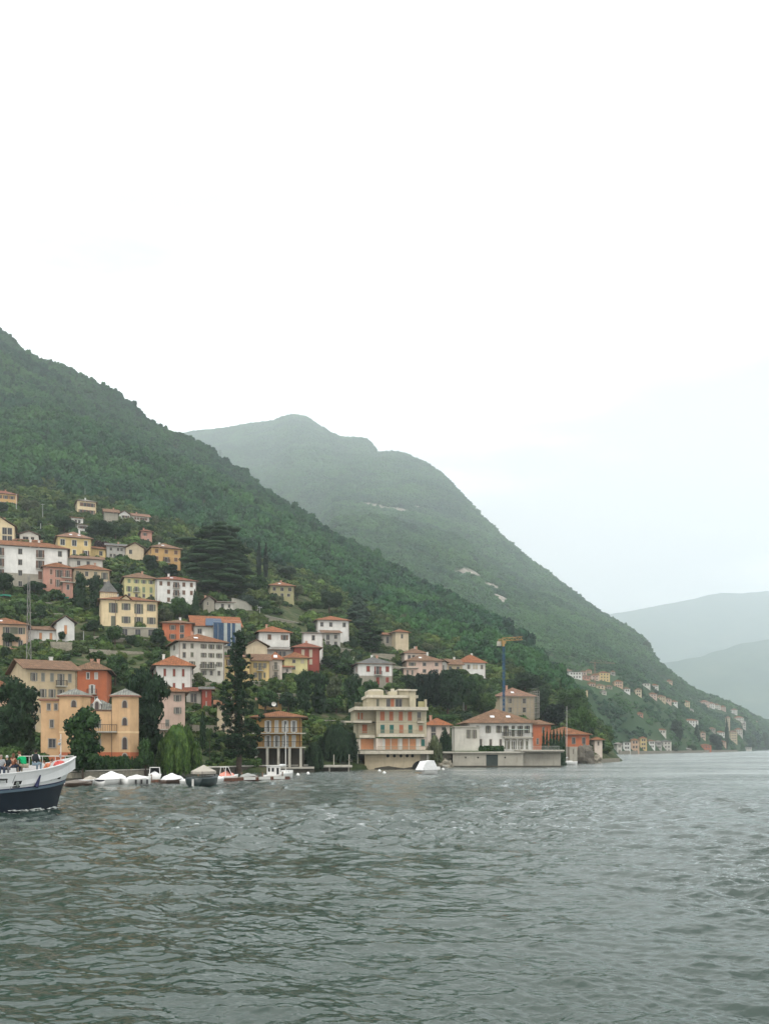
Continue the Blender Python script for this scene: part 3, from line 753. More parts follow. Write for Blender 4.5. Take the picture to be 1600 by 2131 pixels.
def put_window(root, o, u, x, z, w_, h_, kind, sh, frame=FRAME, name='window'):
    """x: centre along the wall, z: sill"""
    u = Vector(u); o = Vector(o); ang = math.atan2(u.y, u.x)
    fm, gm, sm = win_meshes(w_, h_, 'open')
    if not fm.materials: fm.materials.append(frame); gm.materials.append(GLASS)
    p = o+u*x+Vector((0, 0, z))
    f = bpy.data.objects.new(name, fm); COL.objects.link(f); f.parent = root; f.location = p; f.rotation_euler = (0, 0, ang)
    if frame is not FRAME:
        f.material_slots[0].link = 'OBJECT'; f.material_slots[0].material = frame
    g_ = bpy.data.objects.new('pane', gm); COL.objects.link(g_); g_.parent = f
    if kind in 'od' and WR.random() < .22: kind = 's'
    if kind in 'oODdseEc' and sh:
        half = kind == 's' and WR.random() < .12
        for sgn in (-1, 1):
            s = bpy.data.objects.new('shutter', sm); COL.objects.link(s); s.parent = f
            if not sm.materials: sm.materials.append(shm('brown'))
            s.material_slots[0].link = 'OBJECT'; s.material_slots[0].material = shm(sh)
            if kind in 'oODdc': s.location = (w_/2+.1 if sgn > 0 else -w_-.1, 0, 0)
            else: s.location = (.005 if sgn > 0 else -w_/2-.005, 0, 0)
            if kind in 'oODdc' and WR.random() < .3:
                s.rotation_euler = (0, 0, -sgn*WR.uniform(.1, .5)); s.location.y -= .02+(w_/2*.3 if sgn < 0 else 0)
    return f

def balcony(root, o, u, x0, x1, z, dep=1.1, rail=IRON, solid=None):
    u = Vector(u); ang = math.atan2(u.y, u.x)
    b = MB(); b.box(x0, x1, -dep, -.003, z-.18, z)
    bo = b.build('balcony', SLAB, root); bo.location = o; bo.rotation_euler = (0, 0, ang)
    r = MB()
    if solid: r.box(x0+.02, x1-.02, -dep+.02, -dep+.1, z, z+.95); r.box(x0+.02, x0+.1, -dep+.1, -.003, z, z+.95); r.box(x1-.1, x1-.02, -dep+.1, -.003, z, z+.95)
    else:
        r.box(x0, x1, -dep, -dep+.06, z+.92, z+1.0); r.box(x0, x0+.06, -dep+.06, 0, z+.92, z+1.0); r.box(x1-.06, x1, -dep+.06, 0, z+.92, z+1.0)
        n = max(2, int((x1-x0)/.3))
        for k in range(n+1): xx = x0+(x1-x0-.05)*k/n; r.box(xx, xx+.045, -dep+.005, -dep+.05, z, z+.92)
        for yy in (-dep*.66, -dep*.33): r.box(x0, x0+.045, yy, yy+.045, z, z+.92); r.box(x1-.045, x1, yy, yy+.045, z, z+.92)
    r.build('railing', solid or rail, bo)

def roof_build(root, W_, Dp, H_, rise, kind, m, ov=.65, wall=None, name='roof', x0=0, y0=0, chim=0, sky_=0, seed=0):
    a = (x0-ov, y0-ov); b = (x0+W_+ov, y0+Dp+ov)
    t = .16; faces = []
    z = H_+.02
    X0, Y0, X1, Y1 = a[0], a[1], b[0], b[1]; cx, cy = (X0+X1)/2, (Y0+Y1)/2
    zr = H_+rise
    if kind == 'hip':
        lx, ly = X1-X0, Y1-Y0
        k = min(lx, ly)/2
        if lx >= ly: r0, r1 = (X0+k, cy, zr), (X1-k, cy, zr)
        else: r0, r1 = (cx, Y0+k, zr), (cx, Y1-k, zr)
        c = [(X0,Y0,z),(X1,Y0,z),(X1,Y1,z),(X0,Y1,z)]
        if lx >= ly: faces = [[c[0],c[1],r1,r0],[c[1],c[2],r1],[c[2],c[3],r0,r1],[c[3],c[0],r0]]
        else: faces = [[c[0],c[1],r0],[c[1],c[2],r1,r0],[c[2],c[3],r1],[c[3],c[0],r0,r1]]
    elif kind == 'gable':
        faces = [[(X0,Y0,z),(X1,Y0,z),(X1,cy,zr),(X0,cy,zr)],[(X1,Y1,z),(X0,Y1,z),(X0,cy,zr),(X1,cy,zr)]]
    elif kind == 'gabley':
        faces = [[(X0,Y1,z),(X0,Y0,z),(cx,Y0,zr),(cx,Y1,zr)],[(X1,Y0,z),(X1,Y1,z),(cx,Y1,zr),(cx,Y0,zr)]]
    elif kind == 'shed':      # rises to the back
        faces = [[(X0,Y0,z),(X1,Y0,z),(X1,Y1,zr),(X0,Y1,zr)]]
    elif kind == 'pyr':
        c = [(X0,Y0,z),(X1,Y0,z),(X1,Y1,z),(X0,Y1,z)]
        faces = [[c[i], c[(i+1)%4], (cx,cy,zr)] for i in range(4)]
    elif kind == 'flat':
        mb = MB(); mb.box(X0, X1, Y0, Y1, H_+.01, H_+.01+max(rise, .2))
        return mb.build(name, m if m else SLAB, root)
    mb = MB()
    for f in faces:
        P0, P1 = Vector(f[0]), Vector(f[1]); e = (P1-P0).normalized(); nn = (P1-P0).cross(Vector(f[-1])-P0).normalized(); s = nn.cross(e)
        uv = [((Vector(q)-P0).dot(e), (Vector(q)-P0).dot(s)) for q in f]
        mb.quad([Vector(q)+Vector((0,0,t)) for q in f], uv)
        mb.cur = 1
        mb.quad([Vector(q) for q in f][::-1])
        mb.quad([P0, P1, P1+Vector((0,0,t)), P0+Vector((0,0,t))])
        if kind in ('gable', 'gabley', 'shed'):
            q0, q1 = Vector(f[1]), Vector(f[2]); mb.quad([q0, q1, q1+Vector((0,0,t)), q0+Vector((0,0,t))])
            q0, q1 = Vector(f[3]), Vector(f[0]); mb.quad([q0, q1, q1+Vector((0,0,t)), q0+Vector((0,0,t))])
        mb.cur = 0
    ro = mb.build(name, None, root); ro.data.materials.append(m); ro.data.materials.append(EAVE)
    rg = random.Random(seed+int(W_*10))
    for k in range(chim):
        c = MB(); xx = x0+W_*(.25+.5*rg.random()); yy = y0+Dp*(.42+.16*rg.random())
        c.box(xx-.3, xx+.3, yy-.3, yy+.3, H_+rise*.4, H_+rise+.75); c.box(xx-.38, xx+.38, yy-.38, yy+.38, H_+rise+.75, H_+rise+.87)
        c.build('chimney', BRICK if rg.random() < .6 else TRIM, ro)
    if sky_ and kind in ('hip', 'gable', 'gabley', 'shed'):
        for k in range(sky_):
            f = faces[1] if kind == 'gabley' else faces[0]
            P0, P1 = Vector(f[0]), Vector(f[1]); e = (P1-P0).normalized(); nn = (P1-P0).cross(Vector(f[-1])-P0).normalized(); s = nn.cross(e)
            q = P0+e*((P1-P0).length*(.38+.22*k))+s*(min(W_, Dp)*.22)+Vector((0,0,t))+nn*.06
            c = MB(); c.quad([q, q+e*1.0, q+e*1.0+s*1.1, q+s*1.1]); c.quad([q, q-nn*.08, q+e-nn*.08, q+e]); c.quad([q+e, q+e-nn*.08, q+e+s*1.1-nn*.08, q+e+s*1.1]); c.quad([q, q+s*1.1, q+s*1.1-nn*.08, q-nn*.08])
            c.build('skylight', SATG, ro)
    return ro

def wall_len(pxC, pxR, D, th):
    s = (pxR-800)/F; Cx = X(pxC, D)
    return (s*D-Cx)/(math.cos(th)-s*math.sin(th))

def openings(rows, W_, H_, st, margin=.9):
    """pattern rows (top first) -> list of (char, x, z, w, h)"""
    res = []
    for r, row in enumerate(rows):
        n = len(row)
        zt = H_-r*st; zf = zt-st
        for c, ch in enumerate(row):
            if ch == '.': continue
            x = margin+(W_-2*margin)*(c+.5)/n
            ww = min(1.15, (W_-2*margin)/n*.66)
            if ch in 'ows': w_, h_, z = ww, st*.50, zf+st*.30
            elif ch in 'deDE': w_, h_, z = ww, st*.74, zf+st*.05
            elif ch == 'q': w_, h_, z = min(.7, ww), st*.26, zt-st*.42
            elif ch == 'g': w_, h_, z = min(2.4, (W_-2*margin)/n*.8), st*.6, zf+st*.2
            elif ch == 'G': w_, h_, z = min(3.0, (W_-2*margin)/n*.85), st*.82, zf+st*.02
            elif ch == 'n': w_, h_, z = ww*.55, st*.45, zf+st*.3
            else: continue
            res.append((ch, x, z, w_, h_))
    return res

HOUSES = []
def house(name, label, pxC, pxR, ye, yb, th, dep, wall, roof='terra', rise=10, rt='hip', rows=(), side=(), rside=(), sh='brown', st=None, D=None,
          ov=.8, chim=1, band=None, sky=0, cat='house', group=None, down=3.5, bal=(), arch=None, fr=None):
    th = math.radians(th)
    if D is None:
        D = NEAR.hit(pxC, yb, 100, 900) or 300
    z0 = Z(yb, D); H_ = Z(ye, D)-z0
    W_ = wall_len(pxC, pxR, D, th)
    root = empty(name, (X(pxC, D), D, z0), th); tag(root, label, cat, group)
    nst = max(1, len(rows), len(side)) if rows or side else 1
    st = (H_/st) if st else H_/max(nst, round(H_/3.1)) if H_ > 2 else H_
    st = H_/nst if nst and H_/nst < 3.9 else 3.1
    mb = MB(); m = wallm(wall)
    spec = []
    for (o, u, L_, pat) in (((0,0,0),(1,0,0),W_,rows), ((0,dep,0),(0,-1,0),dep,side), ((W_,0,0),(0,1,0),dep,rside), ((W_,dep,0),(-1,0,0),W_,())):
        ops = openings(pat, L_, H_, st)
        cut = [(x-w_/2, x+w_/2, z, z+h_) for ch, x, z, w_, h_ in ops]
        facade(mb, o, u, L_, -down, H_, cut, band=band*H_ if band else None)
        spec += [(o, u)+q for q in ops]
    if rt == 'gable':
        rise_ = rise; rise = (Z(ye-rise, D+.5*dep*math.cos(th))-z0-H_)*F/D
        for xx, s in ((0, 1), (W_, -1)):
            pts = [(xx,dep,H_),(xx,0,H_),(xx,dep/2,H_+rise*D/F*.93)]
            mb.quad(pts if s > 0 else pts[::-1])
        rise = rise_
    if rt == 'gabley':
        for yy, s in ((0, 1), (dep, -1)):
            pts = [(0,yy,H_),(W_,yy,H_),(W_/2,yy,H_+rise*D/F*.93)]
            mb.quad(pts if s > 0 else pts[::-1])
    if rt == 'shed':
        r_ = (Z(ye-rise, D+.9*dep*math.cos(th))-z0-H_)*.92
        mb.quad([(0,dep,H_),(0,0,H_),(0,dep,H_+r_)]); mb.quad([(W_,0,H_),(W_,dep,H_),(W_,dep,H_+r_)]); mb.quad([(W_,dep,H_),(0,dep,H_),(0,dep,H_+r_),(W_,dep,H_+r_)])
    wo = mb.build('wall', None, root); wo.data.materials.append(m); wo.data.materials.append(wallm(band and bandcol.get(name, 'stone') or wall))
    cap = MB(); cap.quad([(0,0,H_-.004),(W_,0,H_-.004),(W_,dep,H_-.004),(0,dep,H_-.004)]); cap.build('ceiling', m, root)
    for (o, u, ch, x, z, w_, h_) in spec:
        put_window(root, o, u, x, z, w_, h_, ch if ch not in 'wqgGn' else 'w', sh if ch not in 'wqgGn' else None, frame=fr or FRAME, name='window')
        if ch in 'DE': balcony(root, o, u, x-w_*.5-.7, x+w_*.5+.7, z-.02)
    for (x0, x1, row, kind) in bal:
        z = H_-(row+1)*st+st*.05; balcony(root, (0,0,0), (1,0,0), x0*W_, x1*W_, z, 1.2, solid=(TRIM if kind == 's' else None))
    if W_ > 6 and H_ > 4 and name != 'far_house':
        for q in ((-.05, .12) if W_ > 11 else (.06,)):
            xx = .15 if q < 0 else W_-.18
            p_ = MB(); p_.tube((xx, -.07, -1), (xx, -.07, H_-.05), .055, n=5); p_.build('drainpipe', mat('copper_pipe', (.13,.07,.05)), root)
    if roof:
        rm = roofm(roof) if roof != 'slab' else SLAB
        back = {'hip':.5,'gable':.5,'pyr':.5,'shed':.9,'gabley':0,'flat':0}[rt]*dep*math.cos(th)
        rr = max(Z(ye-rise, D+back)-z0-H_, .5*rise*D/F) if rt != 'flat' else rise*D/F
        roof_build(root, W_, dep, H_, rr, rt, rm, ov=ov, chim=chim, sky_=sky, seed=int(pxC))
    FOOT.append((X(pxC, D), D, th, W_, dep))
    HOUSES.append((name, pxC, pxR, ye, yb, D, label))
    return root, W_, H_, D
bandcol = {}
V = 'village house'
# ---- top of the village
house('ochre_house', 'ochre three-storey house at the far left, highest on the slope below the woods', -26, 36, 1025, 1064, 22, 11, 'ochre', 'rust', 6, 'hip', ('oooo','oooo'), ('oo','oo'), sh='brown')
house('garage', 'small pale shed against the right side of the highest ochre house', 38, 46, 1034, 1046, 20, 4, 'offwhite', 'grey', 2, 'shed', ('w',), cat='shed', chim=0)
house('white_house', 'cream-white house with flat roof standing alone just below the forest', 161, 200, 1042, 1071, 24, 10, 'cream', 'grey', 3, 'hip', ('oooo','oDDo'), ('www','GG'), sh='brown')
house('stone_barn', 'low grey stone barn left of the small white gabled house under the woods', 218, 246, 1066, 1092, 20, 8, 'stone', 'dull', 7, 'gable', (), ('w',), cat='barn')
house('white_house', 'little white gabled house between the stone barn and the long low white house', 248, 271, 1070, 1088, 22, 8, 'white', 'dull', 8, 'gabley', ('wo','ww'), ('w',))
house('long_house', 'long low white house with dark roof, right end of the row under the woods', 275, 311, 1074, 1092, 24, 8, 'offwhite', 'brown', 6, 'gable', ('sssoo','w.w.w'), ('w',))
house('stepped_house', 'small white house above the big round tree, upper one of a stepped pair', 150, 173, 1078, 1092, 22, 8, 'white', 'dull', 4, 'shed', ('ww',), ('w',), chim=0)
house('stepped_house', 'small white house with three dark windows, lower one of a stepped pair', 160, 183, 1092, 1112, 22, 8, 'white', 'grey', 3, 'shed', ('oo','www'), ('w',), chim=0)
house('tower_house', 'narrow red-pink plastered house above the ochre house and its cedar', 294, 316, 1106, 1130, 20, 7, 'pink', 'rust', 3, 'hip', ('o.','.w'), ('w',), sh='brown')
house('stone_shed', 'low dark stone shed on the upper terrace beside the utility pole', 95, 114, 1092, 1100, 18, 5, 'grey', 'slate', 2, 'shed', ('ww',), cat='shed', chim=0)
# ---- second row
house('cream_house', 'cream house with a big brown gable cut by the left edge of the picture', -34, 31, 1092, 1135, 20, 13, 'cream', 'brown', 20, 'gabley', ('ws.GG','ws.GG'), (), sh='beige')
house('white_house', 'small white house with brown gable and dark window above the long white block', 41, 80, 1112, 1132, 18, 9, 'offwhite', 'brown', 8, 'gabley', ('gw',), ('w',), chim=0)
house('low_annex', 'narrow terracotta-roofed annex in front of the small white gabled house', 30, 84, 1126, 1136, 18, 4, 'tan', 'terra', 6, 'shed', ('w.w',), cat='annex', chim=0)
house('yellow_house', 'pale yellow villa with hipped brown roof and white-framed windows', 119, 190, 1117, 1158, 22, 13, 'yellow', 'brown', 12, 'hip', ('g.g.w','w.w.D'), ('oo','w.'), sh='brown', sky=2, fr=TRIM)
house('yellow_annex', 'small yellow annex with orange roof at the right end of the yellow villa', 190, 220, 1142, 1160, 22, 7, 'yellow', 'terra', 7, 'shed', ('.w',), (), cat='annex', chim=0)
house('grey_house', 'low grey house with slate roof behind the purple-leaved tree', 222, 262, 1136, 1162, 18, 9, 'grey', 'slate', 5, 'gable', ('w.ww','ww.w'), ('w',))
house('gabled_barn', 'pale barn with wide grey gable above the ochre house', 262, 300, 1140, 1168, 20, 11, 'beige', 'grey', 12, 'gabley', ('w..',), ('w',), cat='barn')
house('ochre_villa', 'ochre villa with low brown roof left of the great cedar', 316, 376, 1139, 1184, 24, 17, 'ochre', 'dull', 7, 'hip', ('s.s.s','s.D.s','w.w.w'), ('s.s.s','..s.s'), sh='brown', sky=1, ov=.8)
house('apartment_block', 'long white apartment block with dark balconies and terracotta roof at the left edge', -60, 141, 1131, 1222, 19, 12, 'white', 'terra', 10, 'hip', ('.DD.w.D.w','.DD.w.D.w','.dd.w.d.o','.ww.w.w.w'), (), ('w.w',), sh='brown', st=4, cat='apartment block', chim=2, band=.38)
house('white_annex', 'white house with grown-over roof directly right of the long apartment block', 143, 214, 1162, 1192, 19, 9, 'offwhite', 'dull', 8, 'shed', ('.w.w..',), (), chim=0)
house('pink_house', 'salmon-pink house with tall dark windows beside the apartment block', 90, 150, 1180, 1232, 22, 12, 'pink', 'terra', 9, 'hip', ('.s.dd.d','.s.d..d'), (), sh='brown', bal=((.62,.98,0,'r'),(.62,.98,1,'r')))
house('tan_house', 'tan house joined to the right of the salmon-pink house', 151, 228, 1184, 1222, 20, 10, 'tan', 'terra', 10, 'hip', ('s.w.s.d','w.w...d'), (), sh='olive', bal=((.5,.97,1,'r'),))
house('pink_stair_tower', 'lower salmon-pink wing with dark gateway under the tan house', 131, 152, 1212, 1248, 22, 6, 'pink', 'slab', 1, 'flat', ('w',), ('w',), cat='wing', chim=0)
# ---- middle rows, left
house('lemon_house', 'lemon-yellow house with green shutters next to the plain white long house', 259, 324, 1202, 1246, 20, 14, 'lemon', 'dull', 9, 'hip', ('o.o.o.o','d.D.d.d','w.w.w.w'), ('w',), sh='lgreen', chim=1)
house('white_long_house', 'white three-storey house with brown shutters and red roof joined to the lemon-yellow one', 325, 408, 1206, 1256, 20, 12, 'white', 'rust', 8, 'hip', ('s.s.D.s.s','..s.D.s.s','..s.w.w..'), (), sh='brown', sky=1)
r_, W_, H_, D_ = house('cream_mansion', 'cream mansion with central gable and slate-capped turret', 209, 328, 1248, 1303, 18, 13, 'cream', 'terra', 8, 'hip', ('.d.o.d.o','.d.o.d.o'), ('n','n'), sh='olive', chim=1, cat='mansion')
def turret(root, x, y, r, z0, z1, zr, wall, roof, n=4, rot=PI/4, wins=2):
    b = MB(); b.cur = 0
    ring = [(x+r*math.cos(rot+2*PI*k/n), y+r*math.sin(rot+2*PI*k/n)) for k in range(n)]
    for k in range(n):
        a, c = ring[k], ring[(k+1) % n]; b.quad([(*a, z0), (*c, z0), (*c, z1), (*a, z1)])
    t = b.build('turret', wallm(wall), root)
    b = MB(); R = r+.45
    ring2 = [(x+R*math.cos(rot+2*PI*k/n), y+R*math.sin(rot+2*PI*k/n)) for k in range(n)]
    for k in range(n):
        a, c = ring2[k], ring2[(k+1) % n]
        ln = math.dist(a, c)
        b.quad([(*a, z1), (*c, z1), (x, y, zr)], [(0,0),(ln,0),(ln/2,math.hypot(R, zr-z1))])
        b.cur = 1; b.quad([(*a, z1-.2), (*c, z1-.2), (*c, z1), (*a, z1)]); b.quad([(x,y,z1-.2), (*c, z1-.2), (*a, z1-.2)]); b.cur = 0
    ro = b.build('turret_roof', None, t); ro.data.materials.append(roofm(roof)); ro.data.materials.append(EAVE)
    return t
t = turret(r_, 2.4, 6.5, 3.3, H_-1, H_+3.0, H_+6.8, 'cream', 'slate')
for q in range(4):
    put_window(t, (2.4-2.33, 6.5-2.335, 0), (1,0,0), .55+q*1.15, H_+1.7, .45, .8, 'w', None)
b = MB(); b.tube((2.4,6.5,H_+6.6),(2.4,6.5,H_+8),.08,.03); b.build('finial', IRON, t)
b = MB(); b.quad([(W_*.32,-.02,H_-.1),(W_*.56,-.02,H_-.1),(W_*.44,-.02,H_+1.45)]); b.quad([(W_*.32,-.02,H_-.1),(W_*.44,-.02,H_+1.45),(W_*.44,4,H_+1.45),(W_*.32,.4,H_)]); b.build('gable', wallm('cream'), r_)
b = MB()
for sx in (-1, 1):
    xa, xb = W_*.44+sx*W_*.145, W_*.44
    f = [(xa,-.65,H_-.25),(xb,-.65,H_+1.75),(xb,5,H_+1.75),(xa,5,H_-.25)]
    b.quad([Vector(q)+Vector((0,0,.12)) for q in f], [(0,0),(0,3),(5,3),(5,0)]); b.quad([f[0],f[1],Vector(f[1])+Vector((0,0,.12)),Vector(f[0])+Vector((0,0,.12))])
b.build('gable_roof', roofm('terra'), r_)
for q in (.26, .62): 
    b = MB(); b.tube((W_*q,-.08,-.5),(W_*q,-.08,H_),.07); b.build('drainpipe', mat('copper_pipe',(.20,.09,.06)), r_)
house('garden_house', 'low stone garden house with dark openings below the terrace of the cream mansion', 232, 328, 1305, 1322, 17, 5, 'stone', 'slab', 1, 'flat', ('.G.G.G',), (), cat='garden house', chim=0, ov=.2)
house('white_shed', 'long low white-roofed shed between the stepped houses and the slate-roofed house', 706, 736, 1368, 1375, 8, 4, 'offwhite', 'slab', 1, 'flat', ('w.w',), (), cat='shed', chim=0, ov=.3)
house('hidden_house', 'beige house with orange roof mostly hidden behind the tall ragged conifer', 452, 508, 1468, 1532, 10, 9, 'beige', 'terra', 9, 'gable', ('w.w.w','w.w.w'), (), chim=1)
house('low_ochre_house', 'low ochre house peeping above the roof of the pillared boathouse villa', 538, 586, 1459, 1476, 8, 7, 'ochre', 'dull', 6, 'shed', ('w.w.w',), (), chim=0)
house('grey_back_house', 'small grey house squeezed between the pink house and the rambling brown roofs', 906, 930, 1380, 1400, 8, 9, 'grey', 'dull', 9, 'gabley', ('w.w',), (), chim=0)
house('ivy_pavilion', 'flat-topped pavilion with red sloping roof and ivy-covered walls above the hedges', 562, 612, 1219, 1244, 14, 12, 'moss', 'terra', 8, 'hip', ('g.g.g','www'), ('g.',), cat='pavilion', sky=1, chim=1, ov=.9)
house('stone_cottage', 'grey stone cottage under the great cedar', 424, 446, 1250, 1276, 16, 10, 'stone', 'grey', 10, 'gabley', ('w.','..'), ('w',), cat='cottage')
house('stone_cottage_wing', 'low pale wing with dark openings joined to the grey stone cottage', 447, 486, 1254, 1268, 14, 7, 'offwhite', 'grey', 4, 'shed', ('.G.w',), cat='wing', chim=0)
house('peach_house', 'peach house with terracotta roof behind the lattice mast at the left edge', -40, 57, 1298, 1352, 18, 13, 'peach', 'terra', 12, 'hip', ('.w.ooo','.w.o.w'), (), sh='olive', chim=1, sky=1)
house('white_low_house', 'low white house with yellow shutters between the peach house and the white gabled one', 59, 117, 1311, 1338, 20, 9, 'white', 'dull', 10, 'shed', ('..s..s',), (), sh='orange', chim=0)
house('white_gable_house', 'white gabled house with one tall ochre shutter and terracotta roof', 118, 155, 1296, 1338, 24, 13, 'white', 'terra', 15, 'gabley', ('.e.',), (), ('G.G.','G.G.'), sh='orange', chim=0)
house('tan_long_house', 'long weathered tan house with gable end and grey shutters behind the dark conifer', 55, 160, 1393, 1528, 32, 15, 'tan', 'dull', 20, 'gable', ('o.s.s.D.s','o.o.o.o.s','o.o.o.o.o','w.w.w.w.w'), (), sh='grey', chim=1, band=None)
house('orange_house', 'bright orange-red house with brown roof behind the two-towered palace', 161, 222, 1395, 1470, 12, 15, 'orange', 'dull', 15, 'hip', ('.w.o.','..D..','.w.w.'), (), sh='white', chim=2, fr=TRIM, ov=1.1)
house('small_roof_house', 'house at the left edge showing only a small red roof above the conifer', -40, 16, 1431, 1500, 12, 10, 'peach', 'terra', 14, 'hip', ('w.w','w.w'), (), chim=0)
house('red_shutter_house', 'white house with brick-red shutters and broad terracotta hip roof', 325, 399, 1386, 1445, 16, 17, 'white', 'bright', 18, 'hip', ('.s..s..s.','.d..s..e.'), ('o.o','o.o'), sh='red', chim=2, ov=1.0)
house('rose_tall_house', 'tall pale rose house with grey shutters above the willow', 322, 385, 1441, 1545, 14, 13, 'rose', 'terra', 9, 'hip', ('...o','...o','.o..','.w..'), (), sh='grey', chim=0, bal=((-.1,.45,2,'r'),))
house('garden_house', 'small white garden house with red roof and arched window right of the rose house', 388, 418, 1440, 1462, 12, 7, 'offwhite', 'rust', 8, 'gable', ('GG',), (), cat='pavilion', chim=0)
house('garden_hut', 'low red-walled hut with dark roof above the terraced lawn', 420, 440, 1436, 1478, 10, 5, 'red', 'slate', 5, 'gable', ('w.','G.'), (), cat='hut', chim=0)
# ---- middle rows, centre
house('red_orange_house', 'red-orange house with flat brown roof next to the blue scaffold sheets', 338, 400, 1297, 1335, 10, 9, 'orange', 'dull', 6, 'hip', ('.o.G.','.o.G.'), (), sh='brown', chim=1)
r_, W_, H_, D_ = house('scaffolded_house', 'house being restored under blue sheets and scaffolding with steep terracotta roof', 402, 500, 1304, 1345, 16, 15, 'offwhite', 'bright', 22, 'gable', ('w....w','w....w'), (), chim=0)
BLUE = mat('blue_tarpaulin', (.022,.055,.105), .5, .25, .8, bump=.5, fine=1.5); GSHEET = mat('pale_tarpaulin', (.33,.36,.34), .6, .15, .8, bump=.5, fine=1.5)
b = MB(); 
for k in range(24):
    x0, x1 = W_*(.42+.58*k/24), W_*(.42+.58*(k+1)/24); y0_, y1_ = -1.3+.12*math.sin(k*2.1), -1.3+.12*math.sin((k+1)*2.1)
    b.cur = 1 if k in (9,10,11,15,19,20,21,22,23) else 0
    b.quad([(x0,y0_,0.2),(x1,y1_,.2),(x1,y1_,H_+1.2),(x0,y0_,H_+1.2)])
o = b.build('sheeting', None, r_); o.data.materials.append(BLUE); o.data.materials.append(GSHEET)
b = MB(); b.quad([(W_*.25,-.9,H_-.1+.5),(W_*.62,-.9,H_+.4),(W_*.62,5,H_+3.2),(W_*.3,5,H_+3.2)]); b.quad([(W_*.25,-.9,H_+.3),(W_*.62,-.9,H_+.3),(W_*.62,-.9,H_+.4),(W_*.25,-.9,H_+.4)]); b.build('roof_sheet', BLUE, r_)
def scaffold(root, x0, x1, y, z0, z1, nx, nz, name='scaffold'):
    b = MB()
    for i in range(nx+1):
        xx = x0+(x1-x0)*i/nx
        for yy in (y, y+.9): b.tube((xx,yy,z0),(xx,yy,z1),.05,n=5)
    for j in range(nz+1):
        zz = z0+(z1-z0)*j/nz
        b.box(x0, x1, y+.05, y+.85, zz-.05, zz)
        for dz in (.5, 1.0): b.tube((x0,y,zz+dz),(x1,y,zz+dz),.03,n=4)
    return b.build(name, mat('scaffold_steel', (.38,.36,.32), .6), root)
scaffold(r_, W_*.42, W_, -1.2, 0, H_+1.0, 6, 3)
house('front_gable_house', 'white house with terracotta roof wedged between the big white house and the blue sheets', 402, 442, 1310, 1338, 14, 9, 'white', 'terra', 14, 'gable', ('.q.q','w..w'), (), chim=0, D=None)
house('big_white_house', 'big square white-grey house with four storeys of green-grey shuttered windows', 372, 467, 1335, 1409, 22, 13, 'offwhite', 'terra', 16, 'hip', ('g.o..o.o.o','g.o..o.o.o','..o..D.D.o','..w..o.w.w'), ('o',), sh='olive', st=4, chim=2, sky=1, ov=1.1)
house('yellow_tall_house', 'yellow house half hidden behind the tall ragged conifer', 466, 521, 1368, 1416, 14, 11, 'yellow', 'brown', 6, 'hip', ('o.o.o','o.o.o'), (), sh='brown', chim=0)
house('yellow_front_house', 'yellow house with brown tiled roof just right of the tall ragged conifer', 522, 560, 1376, 1416, 12, 11, 'yellow', 'dull', 14, 'gable', ('o.D.o','o.d.o'), (), sh='olive', chim=0)
house('cream_bay_house', 'cream house with two tall glazed windows joined to the yellow one by the ragged conifer', 561, 587, 1374, 1415, 12, 11, 'pale', 'bright', 14, 'hip', ('.D.','.D.'), (), sh='olive', chim=0, sky=1)
house('stone_gable_house', 'stone house with grey gable roof above the yellow houses', 512, 556, 1345, 1372, 16, 11, 'beige', 'grey', 14, 'gabley', ('...',), (), chim=0)
house('white_hip_house', 'small white house with red hip roof and dark windows left of the stepped white houses', 539, 603, 1316, 1342, 16, 12, 'white', 'bright', 12, 'hip', ('.o..o',), ('oo',), sh='brown', chim=1, ov=1.0)
house('car_port', 'long grey-roofed shelter with dark openings behind the yellow and red houses', 556, 610, 1353, 1366, 10, 8, 'grey', 'grey', 7, 'shed', ('.GGG.',), (), cat='shelter', chim=0)
house('yellow_side_house', 'yellow house with terracotta roof joined to the left of the red house', 592, 640, 1370, 1397, 12, 11, 'lemon', 'terra', 11, 'hip', ('.w.s','.w..'), (), sh='beige', chim=0)
house('red_house', 'deep red house with beige shutters in the middle of the village', 612, 665, 1348, 1388, 10, 11, 'red', 'rust', 9, 'hip', ('.e.e.','.w.s.'), (), sh='beige', chim=1, ov=.9)
house('small_shed', 'small shed with tilted red roof in front of the lemon-coloured house', 588, 607, 1390, 1402, 12, 5, 'pale', 'bright', 6, 'shed', ('w',), (), cat='shed', chim=0)
house('white_tall_house', 'white house with grey roof standing above the red house', 632, 672, 1318, 1372, 8, 11, 'white', 'grey', 3, 'shed', ('.w.','.w.'), (), chim=0)
house('glazed_house', 'greyish house with large dark glazing under a terracotta lean-to', 673, 708, 1318, 1346, 8, 10, 'grey', 'dull', 7, 'shed', ('G.g','G.g'), (), chim=0)
house('white_top_house', 'white house with long terracotta roof, highest of the stepped group beside the conifers', 660, 726, 1291, 1318, 12, 12, 'white', 'bright', 9, 'hip', ('w.w..w',), ('w.',), sh='brown', chim=0, ov=.9)
house('slate_roof_house', 'white house with slate roof and dark red shutters over a stone ground floor', 745, 817, 1382, 1427, 10, 14, 'white', 'slate', 13, 'hip', ('.s.D.s','...e.s'), ('s.s','..'), sh='red', band=.46, chim=2)
house('stone_tower', 'square stone tower with small red roof above the pink house', 823, 850, 1316, 1362, 22, 6.5, 'beige', 'terra', 6, 'hip', ('.w.','...'), ('.',), cat='tower', chim=0)
house('stone_tower_wing', 'low wing with red roof left of the square stone tower', 798, 822, 1322, 1350, 14, 7, 'stone', 'terra', 6, 'shed', ('G.',), (), cat='wing', chim=0)
